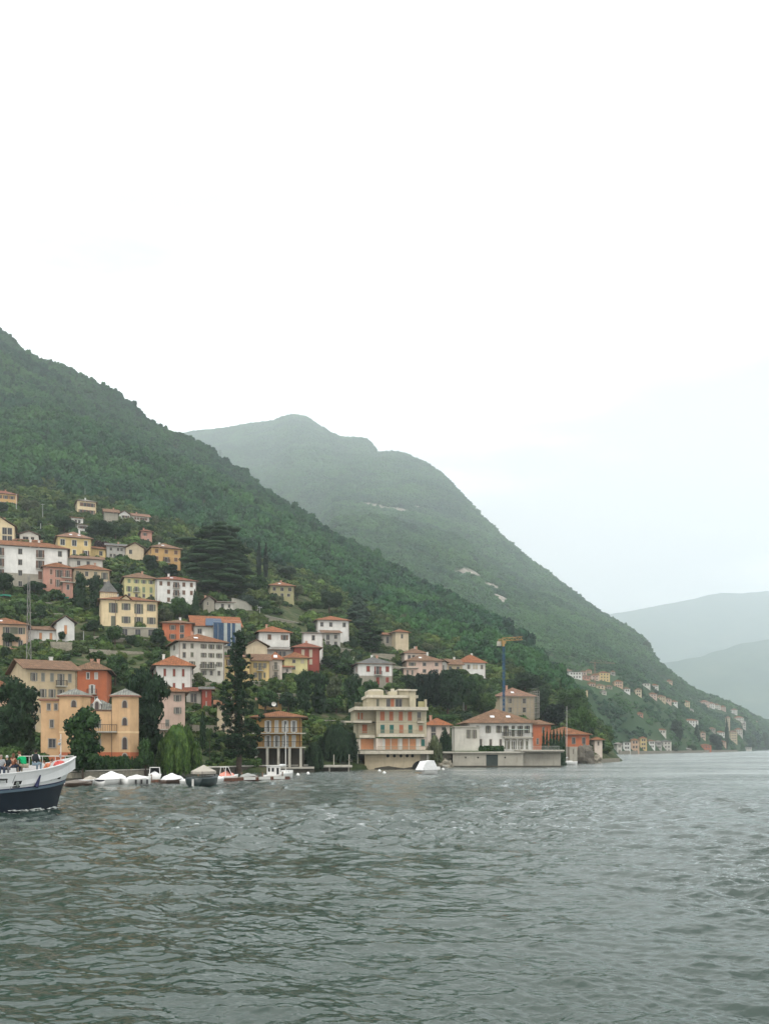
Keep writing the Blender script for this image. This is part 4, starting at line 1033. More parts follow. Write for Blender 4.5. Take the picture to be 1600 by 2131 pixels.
house('pink_upper_house', 'pink-beige house with brown-red roof above the larger pink house', 842, 888, 1360, 1386, 12, 10, 'pale', 'dull', 10, 'hip', ('ww.w',), (), chim=2)
house('pink_wide_house', 'wide pale pink house with hipped terracotta roof right of the slate-roofed house', 846, 920, 1376, 1404, 6, 13, 'rose', 'dull', 14, 'hip', ('o.w.w','o.w.w'), (), sh='olive', chim=1, sky=1)
house('pink_annex', 'small pale pink annex in front of the wide pink house', 840, 866, 1391, 1410, 6, 6, 'rose', 'slab', 1, 'flat', ('w.w',), (), cat='annex', chim=0)
house('rambling_house', 'old house with jumbled brown roofs between the pink and the red-roofed white house', 928, 962, 1384, 1400, 14, 10, 'tan', 'dull', 12, 'gable', ('w.w',), (), chim=1)
house('red_roof_white_house', 'white house with broad red tiled roof at the right end of the upper village', 962, 1010, 1380, 1404, 12, 14, 'white', 'bright', 16, 'hip', ('.o.ss.o',), ('.',), sh='beige', chim=1)
house('hillside_chalet', 'tiny white chalet alone on the wooded slope right of the blue crane', 1077, 1092, 1356, 1364, -14, 8, 'white', 'grey', 5, 'gabley', ('w',), (), cat='chalet', chim=0, D=560)
# ---- waterfront
r_, W_, H_, D_ = house('boathouse_villa', 'ochre-brown lakeside house on dark pillars with two long balconies', 534, 626, 1494, 1556, 4, 13, 'brownochre', 'terra', 12, 'hip', ('.d.d.d.d','.d.d.d.d'), (), sh='white', D=178, chim=0, ov=1.3, fr=TRIM, down=.2, cat='lakeside house')
balcony(r_, (0,0,0), (1,0,0), -1.2, W_+.9, H_*.49, 1.6); balcony(r_, (0,0,0), (1,0,0), -1.2, W_+.9, .1, 1.6)
b = MB()
for q in (0, .25, .5, .75, 1):
    b.box(W_*q-.22, W_*q+.22, -1.5, -1.05, -3.6, -.08)
b.build('pillars', SLAB, r_)
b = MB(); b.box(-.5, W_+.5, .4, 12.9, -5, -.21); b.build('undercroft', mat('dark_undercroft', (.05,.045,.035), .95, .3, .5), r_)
b = MB(); b.box(-2, W_+2.5, -2.6, .38, -3.9, -3.6); b.build('terrace', SLAB, r_)
b = MB(); b.box(-2, W_+2.5, -2.3, .3, -6, -3.92); b.build('quay_wall', mat('wet_stone', (.07,.065,.05), .9, .35, .8), r_)
b = MB(); b.lathe([(0,0),(.3,.05),(.45,.25),(.47,.32)],10,(0,0,0)); o = b.build('satellite_dish', TRIM, r_); o.location = (W_*.36,4,H_+2.6); o.rotation_euler = (1.2,0,.2)
b = MB(); b.tube((W_*.36,4,H_+1.2),(W_*.36,4,H_+2.6),.05); b.build('dish_pole', IRON, r_)
# villa
r_, W_, H_, D_ = house('lake_villa', 'white lakeside villa with large brown hip roof and long upper balcony', 975, 1108, 1506, 1561, 3, 16, 'white', 'dull', 30, 'hip', ('.w..o..o.D.d.d.o','..w..w..w.d.d.d.d'), (), sh='olive', D=232, chim=0, ov=1.1, sky=2, cat='villa')
for q in (.14,.3,.46,.58,.7,.82,.93): put_window(r_, (0,-.02,0), (1,0,0), W_*q, H_-1.05, .5, .42, 'w', None, frame=IRON)
balcony(r_, (0,0,0), (1,0,0), W_*.54, W_*.99, H_*.49, 1.5)
for q in range(7): put_window(r_, (0,-.02,0), (1,0,0), W_*(.56+q*.068), .05, .9, 2.1, 'w', None, frame=TRIM)
b = MB(); b.box(W_*.62, W_*.93, -1.1, -.01, H_-1.55, H_-1.4); b.build('awning', mat('awning_cloth', (.35,.42,.38)), r_)
house('villa_annex', 'plain white flat-roofed annex in front of the left end of the lakeside villa', 946, 998, 1514, 1562, 3, 6, 'offwhite', 'slab', 1.5, 'flat', ('...d.d','..a...'), ('.',), sh='olive', D=226, cat='annex', chim=0, ov=.3)
house('orange_wing', 'tall orange wing joined to the right side of the lakeside villa', 1109, 1146, 1509, 1556, 8, 12, 'orange', 'dull', 9, 'hip', ('..w.','w...'), (), D=262, cat='wing', chim=0)
house('orange_long_house', 'long low orange house with brown-red roof behind the masted sailboat', 1140, 1226, 1530, 1556, 4, 12, 'orange', 'terra', 16, 'hip', ('..G.w.w',), (), sh='brown', D=288, chim=0, ov=.9)
house('poolside_house', 'small red-roofed house with grey awning between the modern block and the villa annex', 889, 936, 1511, 1536, 4, 9, 'pale', 'bright', 15, 'hip', ('G.w','G.w'), (), D=236, chim=1)
r_, W_, H_, D_ = house('restored_house', 'beige house wrapped in scaffolding behind the blue crane', 1040, 1112, 1450, 1488, 8, 12, 'beige', 'brown', 18, 'hip', ('.w..w.','.w..w.'), (), ('w.w','w.w'), sh='brown', chim=1, sky=1)
scaffold(r_, 0, W_+1, -1.5, -1, H_, 9, 4)
o = scaffold(r_, 0, 9, 0, -1, H_+2, 4, 5); o.location = (W_+1.6, 0, 0); o.rotation_euler = (0,0,PI/2)
house('hidden_red_roof_house', 'tiny house with red roof behind the rocks right of the orange long house', 1237, 1253, 1541, 1556, 0, 6, 'pale', 'terra', 6, 'hip', ('w',), (), D=300, chim=0)

# ---- palace with two towers
def palace():
    D = 141; th = math.radians(12)
    root = empty('two_towered_palace', (X(176, D), D, Z(1600, D)), th); tag(root, 'ochre lakeside palace with two grey-roofed towers and arched windows', 'palace')
    s = D/F
    zz = lambda y: (1600-y)*s
    m0 = wallm('tower'); bandm = wallm('orange')
    W_ = (234-176)*s/ .98
    def poly_tower(cx, cy, r, ytop, yroof, n, rot, name, arches, label=None):
        ring = [(cx+r*math.cos(rot+2*PI*k/n), cy+r*math.sin(rot+2*PI*k/n)) for k in range(n)]
        b = MB()
        for k in range(n):
            a, c = ring[k], ring[(k+1) % n]
            for z0, z1, mi in ((-3, zz(1566), 1), (zz(1566), zz(ytop), 0)):
                b.cur = mi; b.quad([(*a, z0), (*c, z0), (*c, z1), (*a, z1)])
        t = b.build(name, None, root); t.data.materials.append(m0); t.data.materials.append(bandm)
        b = MB(); R = r+.42
        r2 = [(cx+R*math.cos(rot+2*PI*k/n), cy+R*math.sin(rot+2*PI*k/n)) for k in range(n)]
        for k in range(n):
            a, c = r2[k], r2[(k+1) % n]; ln = math.dist(a, c)
            b.quad([(*a, zz(ytop)+.12), (*c, zz(ytop)+.12), (cx, cy, zz(yroof))], [(0,0),(ln,0),(ln/2,R*1.1)])
            b.cur = 1; b.quad([(*a, zz(ytop)-.1), (*c, zz(ytop)-.1), (*c, zz(ytop)+.12), (*a, zz(ytop)+.12)]); b.quad([(cx,cy,zz(ytop)-.1),(*c,zz(ytop)-.1),(*a,zz(ytop)-.1)]); b.cur = 0
        ro = b.build('tower_roof', None, t); ro.data.materials.append(roofm('slate2')); ro.data.materials.append(mat('brown_cornice', (.25,.13,.09)))
        # pale string course
        b = MB()
        R = r+.03
        r2 = [(cx+R*math.cos(rot+2*PI*k/n), cy+R*math.sin(rot+2*PI*k/n)) for k in range(n)]
        for k in range(n):
            a, c = r2[k], r2[(k+1) % n]; b.quad([(*a, zz(1526)), (*c, zz(1526)), (*c, zz(1522)), (*a, zz(1522))])
        b.build('string_course', mat('course_plaster', (.66,.48,.28)), t)
        for (face, ya, yb_) in arches:
            a, c = Vector(ring[face % n]), Vector(ring[(face+1) % n]); mid = (a+c)/2; u = (c-a).normalized()
            arch_window(t, (mid.x, mid.y, zz(yb_)), math.atan2(u.y, u.x), .62, (yb_-ya)*s)
        return t
    def arch_window(par, loc, ang, w_, h_):
        def arch(w_, h_, y, n=7):
            pts = [(-w_/2, y, 0), (w_/2, y, 0)]
            for k in range(n+1):
                t = k/n; x = w_/2*math.cos(PI*t); z = h_-w_*.75+w_*.75*math.sin(PI*t)**.8
                pts.append((x, y, z))
            return pts
        b = MB(); pts = arch(w_+.26, h_+.16, -.06); b.quad(pts)
        back = [(p[0], 0.0, p[2]) for p in pts]
        for k in range(len(pts)): b.quad([pts[k], back[k], back[(k+1) % len(pts)], pts[(k+1) % len(pts)]])
        f = b.build('window', FRAME, par); f.location = loc; f.rotation_euler = (0, 0, ang)
        b = MB(); b.quad(arch(w_, h_, -.075)); b.build('pane', mat('dark_pane_brown', (.05,.035,.03), .3), f)
    RC['slate2'] = ((.27,.28,.25),(.21,.22,.20))
    # main block
    b = MB()
    ops = [(W_*.60, W_*.60+.9, zz(1514), zz(1498)), (W_*.60, W_*.60+.9, zz(1561), zz(1539)), (W_*.25, W_*.25+.9, zz(1514), zz(1498)), (W_*.25, W_*.25+.9, zz(1561), zz(1539))]
    facade(b, (-1.2, .8, 0), (1,0,0), W_+2.4, -3, zz(1480), ops, band=zz(1566))
    o = b.build('wall', None, root); o.data.materials.append(m0); o.data.materials.append(bandm)
    for a in ops: put_window(root, (-1.2,.8,0), (1,0,0), (a[0]+a[1])/2, a[2], a[1]-a[0], a[3]-a[2], 's', 'grey', frame=FRAME)
    b = MB(); b.box(-1.2, W_+1.2, .82, 10, zz(1482), zz(1479)); b.build('cornice', mat('brown_cornice', (.25,.13,.09)), root)
    rt_ = roof_build(root, W_+2.0, 9, zz(1479), (1479-1456)*s, 'hip', roofm('slate2'), ov=.3, x0=-1.0, y0=1.0)
    b = MB(); xx = W_*.40; b.box(xx-.55, xx+.55, .9, 4, zz(1478), zz(1464)); b.quad([(xx-.65,.8,zz(1464)),(xx+.65,.8,zz(1464)),(xx,.8,zz(1452))]); b.quad([(xx-.65,.8,zz(1464)),(xx,.8,zz(1452)),(xx,4,zz(1452)),(xx-.65,4,zz(1464))]); b.quad([(xx,.8,zz(1452)),(xx+.65,.8,zz(1464)),(xx+.65,4,zz(1464)),(xx,4,zz(1452))])
    dm = b.build('dormer', TRIM, rt_)
    arch_window(root, (xx, .795, zz(1476)), 0, .5, (1476-1460)*s)
    # balcony on the main block
    balcony(root, (-1.2,.8,0), (1,0,0), W_*.45, W_+1.6, zz(1522), 1.2)
    poly_tower(-1.55, 2.5, 2.35, 1448, 1431, 8, PI/8, 'tower', [(5, 1458, 1472), (5, 1500, 1514), (5, 1536, 1558)])
    t = poly_tower(W_+1.55, 1.4, 2.05, 1448, 1431, 8, PI/8, 'tower', [(5, 1458, 1473), (5, 1494, 1510), (5, 1535, 1560), (5, 1569, 1592)])
    # left wing with small arched windows under a flat roof
    wl = 3.2
    b = MB(); b.cur = 0
    ops = [(.9+k*1.0, 1.35+k*1.0, zz(1477), zz(1464)) for k in range(3)]+[(1.3, 1.8, zz(1514), zz(1498)), (1.1, 2.1, zz(1556), zz(1538))]
    facade(b, (-6.4, 2.2, 0), (1,0,0), wl, -3, zz(1458), ops, band=zz(1576)); facade(b, (-6.4, 10.0, 0), (0,-1,0), 7.8, -3, zz(1458), [])
    b.quad([(-6.4,2.2,zz(1458)),(-3.2,2.2,zz(1458)),(-3.2,10,zz(1458)),(-6.4,10,zz(1458))])
    o = b.build('side_wing', None, root); o.data.materials.append(m0); o.data.materials.append(bandm)
    for a in ops: put_window(root, (-6.4,2.2,0), (1,0,0), (a[0]+a[1])/2, a[2], a[1]-a[0], a[3]-a[2], 'w', None)
    b = MB(); b.box(-6.7, -3.2, 1.9, 10.2, zz(1458)+.01, zz(1458)+.3); b.build('wing_cornice', mat('brown_cornice', (.25,.13,.09)), root)
    b = MB(); b.tube((W_-.35,.72,0),(W_-.35,.72,zz(1480)),.06); b.build('drainpipe', IRON, root)
    # body behind
    b = MB(); b.box(-1.1, W_+1.1, 1.06, 10, -3, zz(1483)); b.build('core', m0, root)
    FOOT.append((X(88, D), D, th, 15, 12))
RC['slate2'] = ((.27,.28,.25),(.21,.22,.20))
palace()

# ---- modern cream lakeside block with terraces
def modern():
    D = 203.0; s = D/F; th = math.radians(7)
    root = empty('modern_block', (X(783, D), D, 0), th); tag(root, 'five-storey cream 1930s block with wrap-round terraces and rust-red shutters at the water', 'apartment block')
    x = lambda px: (px-783)*s/math.cos(th)
    z = lambda py: Z(py, D)
    wm = wallm('modern')
    def storey(name, a, b_, y0, y1, ya, yb_, ops, m=wm, sh=None, kinds=None):
        b = MB(); z0, z1 = z(yb_), z(ya)
        cuts = [(x(o[0])-x(a), x(o[1])-x(a), z(o[3])-0, z(o[2])-0) for o in ops]
        facade(b, (x(a), y0, 0), (1,0,0), x(b_)-x(a), z0, z1, cuts); facade(b, (x(a), y1, 0), (0,-1,0), y1-y0, z0, z1, [])
        facade(b, (x(b_), y0, 0), (0,1,0), y1-y0, z0, z1, []); b.quad([(x(a),y0,z1),(x(b_),y0,z1),(x(b_),y1,z1),(x(a),y1,z1)])
        o = b.build(name, m, root)
        for c, q in zip(cuts, ops):
            f = put_window(root, (x(a), y0, 0), (1,0,0), (c[0]+c[1])/2, c[2], c[1]-c[0], c[3]-c[2], 's' if q[4] else 'w', q[4])
        return o
    def slab(name, a, b_, y0, y1, ya, yb_, m=SLAB):
        b = MB(); b.box(x(a), x(b_), y0, y1, z(yb_), z(ya)); return b.build(name, m, root)
    SL = mat('terrace_concrete', (.50,.46,.37), .9, .18, 1.2, stain=.6)
    # right volume
    storey('ground_storey', 783, 886, 0, 14, 1537, 1561, [(799,811.5,1538,1560,'orange'),(815,827,1538,1560,'orange'),(838,849,1538,1560,'orange'),(853,865,1538,1560,'orange'),(877,884,1539,1553,'teal')], wallm('pale'))
    storey('second_storey', 783, 888, 0, 14, 1504, 1534.5, [(792,800,1509,1526,'teal'),(811,819,1509,1526,'teal'),(831,839,1509,1526,'rustb'),(850,858,1509,1526,'teal'),(872,880,1510,1522,'rustb')])
    storey('third_storey', 783, 888, 0, 14, 1479, 1503.7, [(791,800,1481,1500,'rustb'),(810,818,1481,1500,'rustb'),(830,838,1481,1500,'rustb'),(849,857,1481,1500,'rustb'),(869,876,1482,1500,None)])
    # left set-back bay
    storey('ground_storey', 750, 782.9, 2.0, 13, 1537, 1561, [(753,779,1538,1560,'orange')], wallm('pale'))
    storey('second_storey', 747, 782.9, 2.2, 13, 1505, 1536, [(756,766,1508,1526,'rustb')])
    storey('third_storey', 741, 782.9, 2.2, 13, 1479, 1502, [(747,750,1483,1497,'rustb'),(753.5,757,1483,1497,'rustb')])
    # top set-back storey
    storey('top_storey', 768, 868, 3.2, 13, 1451, 1472, [(787,792,1454,1469,'olive'),(808,816,1453,1470,None),(817,824,1453,1470,'rustb'),(827,841,1453,1470,None)])
    slab('roof_slab', 765, 874, 2.2, 13.5, 1445.5, 1451, SL)
    slab('rooftop_room', 769, 803, 4, 10, 1436, 1445.4, wm)
    b = MB(); r0 = (x(803)-x(769))/2; cxx = x(786)
    pts = [(cxx+r0*math.cos(t), z(1436)+.42*math.sin(t)) for t in np.linspace(0, PI, 11)]
    for k in range(10): b.quad([(pts[k][0],4,pts[k][1]),(pts[k+1][0],4,pts[k+1][1]),(pts[k+1][0],10,pts[k+1][1]),(pts[k][0],10,pts[k][1])][::-1])
    b.quad([(p[0],4,p[1]) for p in pts][::-1]); b.quad([(p[0],10,p[1]) for p in pts]); b.build('vaulted_roof', SL, root)
    slab('chimney_block', 815, 833, 5, 8, 1436, 1445.4, wm); slab('chimney_cap', 821, 828, 5.5, 7, 1430, 1435.9, SL)
    slab('stair_head', 838, 860, 6, 11, 1434, 1445.4, wm); slab('stair_head_roof', 836, 862, 5.5, 11.5, 1430.5, 1433.9, SL)
    slab('lift_shaft', 855, 867, 1.0, 3.1, 1437, 1471, wm); slab('shaft_cap', 852, 869, .6, 3.15, 1434, 1436.9, SL)
    # terraces with solid edge
    slab('terrace', 737, 889, -1.4, 13.8, 1471.6, 1478.6, SL)
    slab('terrace', 736, 774, .2, 5, 1500, 1504.6, SL); slab('terrace', 720, 740, 1.0, 5, 1500.5, 1503.5, SL)
    slab('terrace', 785, 881, -1.6, -.01, 1528, 1534, SL); slab('terrace', 749, 781, .5, 2.15, 1530, 1536, SL)
    slab('right_fin', 885.5, 889, .2, 1.6, 1455, 1471.4, wm); slab('right_parapet', 872, 885.3, 1.0, 1.3, 1459, 1471.4, wallm('moss'))
    slab('corner_balcony', 868, 881, -1.2, -.02, 1502, 1504.5, SL)
    for (a, b_, y, yt, yb_) in ((737,768,-1.3,1464,1471.4),(785,881,-1.5,1520,1527.8),(749,781,.6,1523,1529.8),(783,886,-2.6,1554,1562.2),(868,881,-1.1,1495,1501.8)):
        r = MB(); n = int((b_-a)/1.6)
        for k in range(n+1): xx = x(a)+(x(b_)-x(a))*k/n; r.box(xx-.02, xx+.02, y, y+.04, z(yb_), z(yt))
        r.box(x(a), x(b_), y-.01, y+.05, z(yt)-.02, z(yt)+.05); r.build('railing', mat('rusty_rail', (.28,.24,.16)), root)
    for px in (806-8, 833, 869):   # lamps and pilasters
        slab('pilaster', px-1.6, px+3.2, -.12, -.002, 1538, 1561, TRIM)
    # lower deck, base wall with portholes and low arch
    slab('lower_deck', 716, 897, -3.2, 14, 1562.5, 1569.5, SL)
    b = MB(); m = wallm('beige')
    b.box(x(757), x(872), -1.6, 13, -4, z(1569.6)); b.build('base_wall', m, root)
    for px in (805,818.5,832,845,856): 
        b = MB(); b.tube((x(px),-1.62,z(1573.5)),(x(px),-1.5,z(1573.5)),.33,n=14); b.tube((x(px),-1.66,z(1573.5)),(x(px),-1.62,z(1573.5)),.22,n=14); b.build('porthole', mat('dark_hole', (.012,.012,.012)), root)
    b = MB()
    pts = [(775,1604),(778,1599),(790,1596.5),(806,1594.5),(822,1597),(838,1599),(850,1597),(872,1596),(872,1604)]
    b.quad([(x(p),-1.66,z(q)) for p, q in pts][::-1])
    for k in range(len(pts)-2): b.quad([(x(pts[k][0]),-1.66,z(pts[k][1])),(x(pts[k+1][0]),-1.66,z(pts[k+1][1])),(x(pts[k+1][0]),-1.6,z(pts[k+1][1])),(x(pts[k][0]),-1.6,z(pts[k][1]))])
    b.build('wet_band', mat('wet_stone', (.07,.065,.05), .9, .35, .8), root)
    b = MB(); c = (x(873), z(1602)); pts = [(c[0]+1.9*math.cos(t), c[1]+1.9*math.sin(t)) for t in np.linspace(0, PI, 13)]
    b.quad([(p[0],-1.75,p[1]) for p in pts][::-1])
    for k in range(12): b.quad([(pts[k][0],-1.75,pts[k][1]),(pts[k+1][0],-1.75,pts[k+1][1]),(pts[k+1][0],-1.6,pts[k+1][1]),(pts[k][0],-1.6,pts[k][1])])
    b.build('water_gate', mat('dark_hole', (.012,.012,.012)), root)
    b = MB(); b.box(x(872.2), x(892), -1.2, 13, -4, z(1569.6)); b.build('base_wall', wallm('stone'), root)
    b = MB(); b.box(x(728), x(756.5), 1.5, 13, -4, z(1569.6)); b.build('dark_boathouse', mat('dark_undercroft', (.05,.045,.035), .95, .3, .5), root)
    for px in (722, 729, 742, 886):
        b = MB(); b.tube((x(px),-2.4,-3),(x(px),-2.4,z(1569.6)),.14); b.build('post', SLAB, root)
    FOOT.append((X(716, D), D, th, 19, 15))
modern()
for hh in HOUSES: pass
# ================================================================= VEGETATION OF THE VILLAGE
gt = np.random.default_rng(77)
LEAF = dict(
 mid=leaf_mat("leaf_mid", (.011,.034,.013), (.052,.105,.03), obj_rand=.5),
 dark=leaf_mat("leaf_dark", (.009,.024,.012), (.03,.062,.026), obj_rand=.4),
 light=leaf_mat("leaf_light", (.02,.05,.015), (.085,.14,.04), obj_rand=.5),
 olive=leaf_mat("leaf_olive", (.035,.05,.025), (.12,.145,.075), obj_rand=.5),
 purple=leaf_mat("leaf_purple", (.02,.010,.012), (.07,.03,.03), obj_rand=.3),
 grey=leaf_mat("leaf_grey", (.02,.04,.028), (.075,.115,.075), obj_rand=.3),
 willow=leaf_mat("leaf_willow", (.022,.055,.014), (.10,.17,.04), obj_rand=.3),
 black=leaf_mat("leaf_black", (.004,.012,.008), (.014,.03,.017), obj_rand=.2),
 wdark=leaf_mat("leaf_weeping_dark", (.012,.028,.014), (.035,.065,.03), obj_rand=.3))
BARK = mat("bark", (.075,.055,.04), .95, .3, 3)

def trunk_mesh(h, r, rng, limbs=5, lean=.04):
    b = MB(); p = Vector((0,0,-1.0)); pts = [p]; rs = [r*1.25]
    for k in range(1, 6):
        p = Vector((rng.normal(0, lean)*h*k/5, rng.normal(0, lean)*h*k/5, h*k/5)); pts.append(p); rs.append(r*(1-.15*k))
    b.chain(pts, rs, 7)
    for q in range(limbs):
        a = 2*PI*q/limbs+rng.uniform(-.4, .4); k = 2+q % 3; s = pts[k]; e = s+Vector((math.cos(a), math.sin(a), .8+rng.random()*.5))*h*.32
        m_ = (s+e)/2+Vector((0,0,h*.03)); b.chain([s, m_, e], [rs[k]*.55, rs[k]*.35, rs[k]*.15], 5)
    return b.mesh('trunk')

# unit-size crowns (radius 1 across, 1 up); variants are shared and scaled
CR = {}
def unit_crowns():
    for i in range(5):
        lob = lobes_round(gt, 1, 1, 11, 0)
        lob = [(a, b, c, rx, ry, rz) for a, b, c, rx, ry, rz in lob]
        CR['round', i] = (lob, 2600, .085)
    for i in range(3):     # taller, irregular
        lob = [(gt.uniform(-.25,.25), gt.uniform(-.25,.25), -.8+1.55*k/9, *(3*[0])) for k in range(10)]
        lob = [(a, b, c, .62*(1-abs(c)**2*.45), .62*(1-abs(c)**2*.45), .24) for a, b, c, *_ in lob]
        lob += [(r_*math.cos(a_), r_*math.sin(a_), gt.uniform(-.75,.65), s_, s_, s_*.6) for r_, a_, s_ in [(gt.uniform(.45,.75), gt.uniform(0,6.28), gt.uniform(.22,.36)) for _ in range(13)]]
        CR['tall', i] = (lob, 3400, .075)
    lob = [(gt.uniform(-.1,.1), gt.uniform(-.1,.1), -.95+1.9*k/9, .9*(1-(k/9))**.6+.12, .9*(1-(k/9))**.6+.12, .16) for k in range(10)]
    CR['cone', 0] = (lob, 2600, .08)
    lob = [(0, 0, -.9+1.8*k/8, .85*math.sin(PI*(k+1.2)/10)+.1, .85*math.sin(PI*(k+1.2)/10)+.1, .18) for k in range(9)]
    CR['column', 0] = (lob, 1500, .12)
    lob = [(gt.uniform(-.7,.7), gt.uniform(-.7,.7), gt.uniform(-.1,.35), .42, .42, .38) for _ in range(9)]
    CR['umbrella', 0] = (lob, 2200, .09)
unit_crowns()
_cm = {}
def crown_for(kind, i, leaf, r_m):
    dens = 1 if r_m < 3.2 else (2 if r_m < 5 else 3)
    k = (kind, i, leaf, dens)
    if k not in _cm:
        lob, n, s = CR[kind, i]
        n = int(n*(.75, 1.5, 2.8)[dens-1]); s = s*(1.25, .95, .72)[dens-1]
        _cm[k] = crown_mesh('crown', lob, n, s, gt, .45, .66, LEAF[leaf])
    return _cm[k]
_tm = [trunk_mesh(1, .045, gt) for _ in range(4)]
for t_ in _tm: t_.materials.append(BARK)

TREES = []
def tree(label, px, ytop, ybot, wpx, kind='round', leaf='mid', name=None, D=None, cat='tree', bare=.12, group=None, i=None):
    """crown spans ytop..ybot in the picture; stands on the ground below it"""
    if D is None: D = NEAR.hit(px, min(ybot+2, 1596), 120, 1500) or 400
    x = X(px, D); gz = float(NEAR.z(x, D)[0]); gz = max(gz, .3)
    top = Z(ytop, D); h = max(top-gz, 2.0); R = wpx*D/F/2
    n = name or {'round':'broadleaf_tree','tall':'broadleaf_tree','cone':'conifer','column':'cypress','umbrella':'umbrella_pine'}[kind]
    root = empty(n, (x, D, gz), gt.uniform(0, 6.28)); tag(root, label, cat, group)
    nv = {'round':5,'tall':3}.get(kind, 1); i = gt.integers(nv) if i is None else i
    z0 = h*bare; rz = (h-z0)/2
    c = bpy.data.objects.new('crown', crown_for(kind, int(i), leaf, R)); COL.objects.link(c); c.parent = root
    c.location = (0,0,z0+rz); c.scale = (R*1.02, R*1.02, rz*1.05)
    t = bpy.data.objects.new('trunk', _tm[int(gt.integers(4))]); COL.objects.link(t); t.parent = root
    w0 = min(h*.9, R*(1.9 if kind == 'round' else 1.2)); t.scale = (w0, w0, h*.72)
    TREES.append((px, (ytop+ybot)/2, wpx))
    FOOT.append((x-R*.3, D-R*.3, 0, R*.6, R*.6))
    return root

def layered(label, px, ytop, ybot, wpx, leaf='dark', D=None, tiers=11, name='cedar', top_r=.2, lean=None, n=9000, prof=None):
    """cedar: flat branch plates in tiers round a trunk"""
    if D is None: D = NEAR.hit(px, ybot, 120, 1500)
    x = X(px, D); gz = float(NEAR.z(x, D)[0]); h = Z(ytop, D)-gz; R = wpx*D/F/2
    root = empty(name, (x, D, gz)); tag(root, label, 'tree')
    lob = []
    for k in range(tiers):
        t = k/(tiers-1); z = h*(.12+.84*t); r = R*gt.uniform(.9, 1.06)*(np.interp(t, *prof) if prof else (1-t)**.55*.95+top_r*.4)
        m_ = max(4, int(9*(1-t)+4))
        for q in range(m_):
            a = 2*PI*q/m_+gt.uniform(-.4, .4); rr = r*gt.uniform(.40, .86); s = r*gt.uniform(.26, .46)
            lob.append((rr*math.cos(a), rr*math.sin(a), z+gt.normal(0, h*.042)+rr*.03, s, s, h*.026+.3))
        lob.append((0, 0, z, r*.5, r*.5, h*.04))
    me = crown_mesh('crown', lob, n, .38, gt, .45, .92, LEAF[leaf], aspect=.45, jitter=.5)
    link('crown', me, None, root)
    b = MB(); b.chain([(0,0,-1),(0,0,h*.5),(0,0,h*.97)], [h*.03, h*.02, .08], 8)
    for k in range(tiers):
        t = k/(tiers-1)
        for q in range(4):
            a = gt.uniform(0, 6.28); r = R*(1-t)**.55*.7; b.tube((0,0,h*(.1+.84*t)), (r*math.cos(a), r*math.sin(a), h*(.12+.84*t)), .18*(1-t)+.05, .04, 5)
    b.build('trunk', BARK, root)
    FOOT.append((x-R*.4, D-R*.4, 0, R*.8, R*.8))
    return root
layered('great spreading cedar, the biggest dark tree in the middle of the village', 455, 1092, 1243, 146, 'dark', n=34000, tiers=16, prof=([0,.3,.5,.7,.85,.95,1],[.8,.96,1,.9,.7,.48,.3]))
layered('grey-green cedar standing against the wooded slope above the stepped white houses', 747, 1228, 1312, 56, 'grey', n=9000, tiers=10)
layered('dark spreading conifer with bare trunk right of the stepped white houses', 770, 1288, 1358, 54, 'dark', n=7000, tiers=7, prof=([0,.25,.6,1],[.5,1,.95,.4]))

def ragged():
    D = 166; x = X(497, D); gz = .8; h = Z(1310, D)-gz; root = empty('ragged_conifer', (x, D, gz)); tag(root, 'tall ragged dark conifer rising in front of the houses to the quay', 'tree')
    lob = []; b = MB(); b.chain([(0,0,-1),(.2,0,h*.4),(0,.1,h*.75),(0,0,h)], [.5,.36,.2,.05], 8)
    for k in range(64):
        t = (k+.5)/64; z = h*(.1+.88*t)
        r = np.interp(t, [0,.18,.4,.6,.72,.86,1], [3.6,4.4,4.0,3.1,1.8,2.0,.5])
        for q in range(4):
            a = gt.uniform(0, 6.28); rr = r*gt.uniform(.35, 1.0); s = gt.uniform(.35, .8)*(.6+.5*(1-t))
            c = (rr*math.cos(a), rr*math.sin(a), z+gt.normal(0, .3)-rr*.12); lob.append((*c, s, s, s*.8)); b.tube((0,0,z+.2), c, .06, .02, 4)
        lob.append((0,0,z,.55+.3*(1-t),.55+.3*(1-t),.5))
    link('crown', crown_mesh('crown', lob, 17000, .21, gt, .35, .5, LEAF['dark']), None, root); b.build('trunk', BARK, root)
    FOOT.append((x-2, D-2, 0, 4, 4))
ragged()

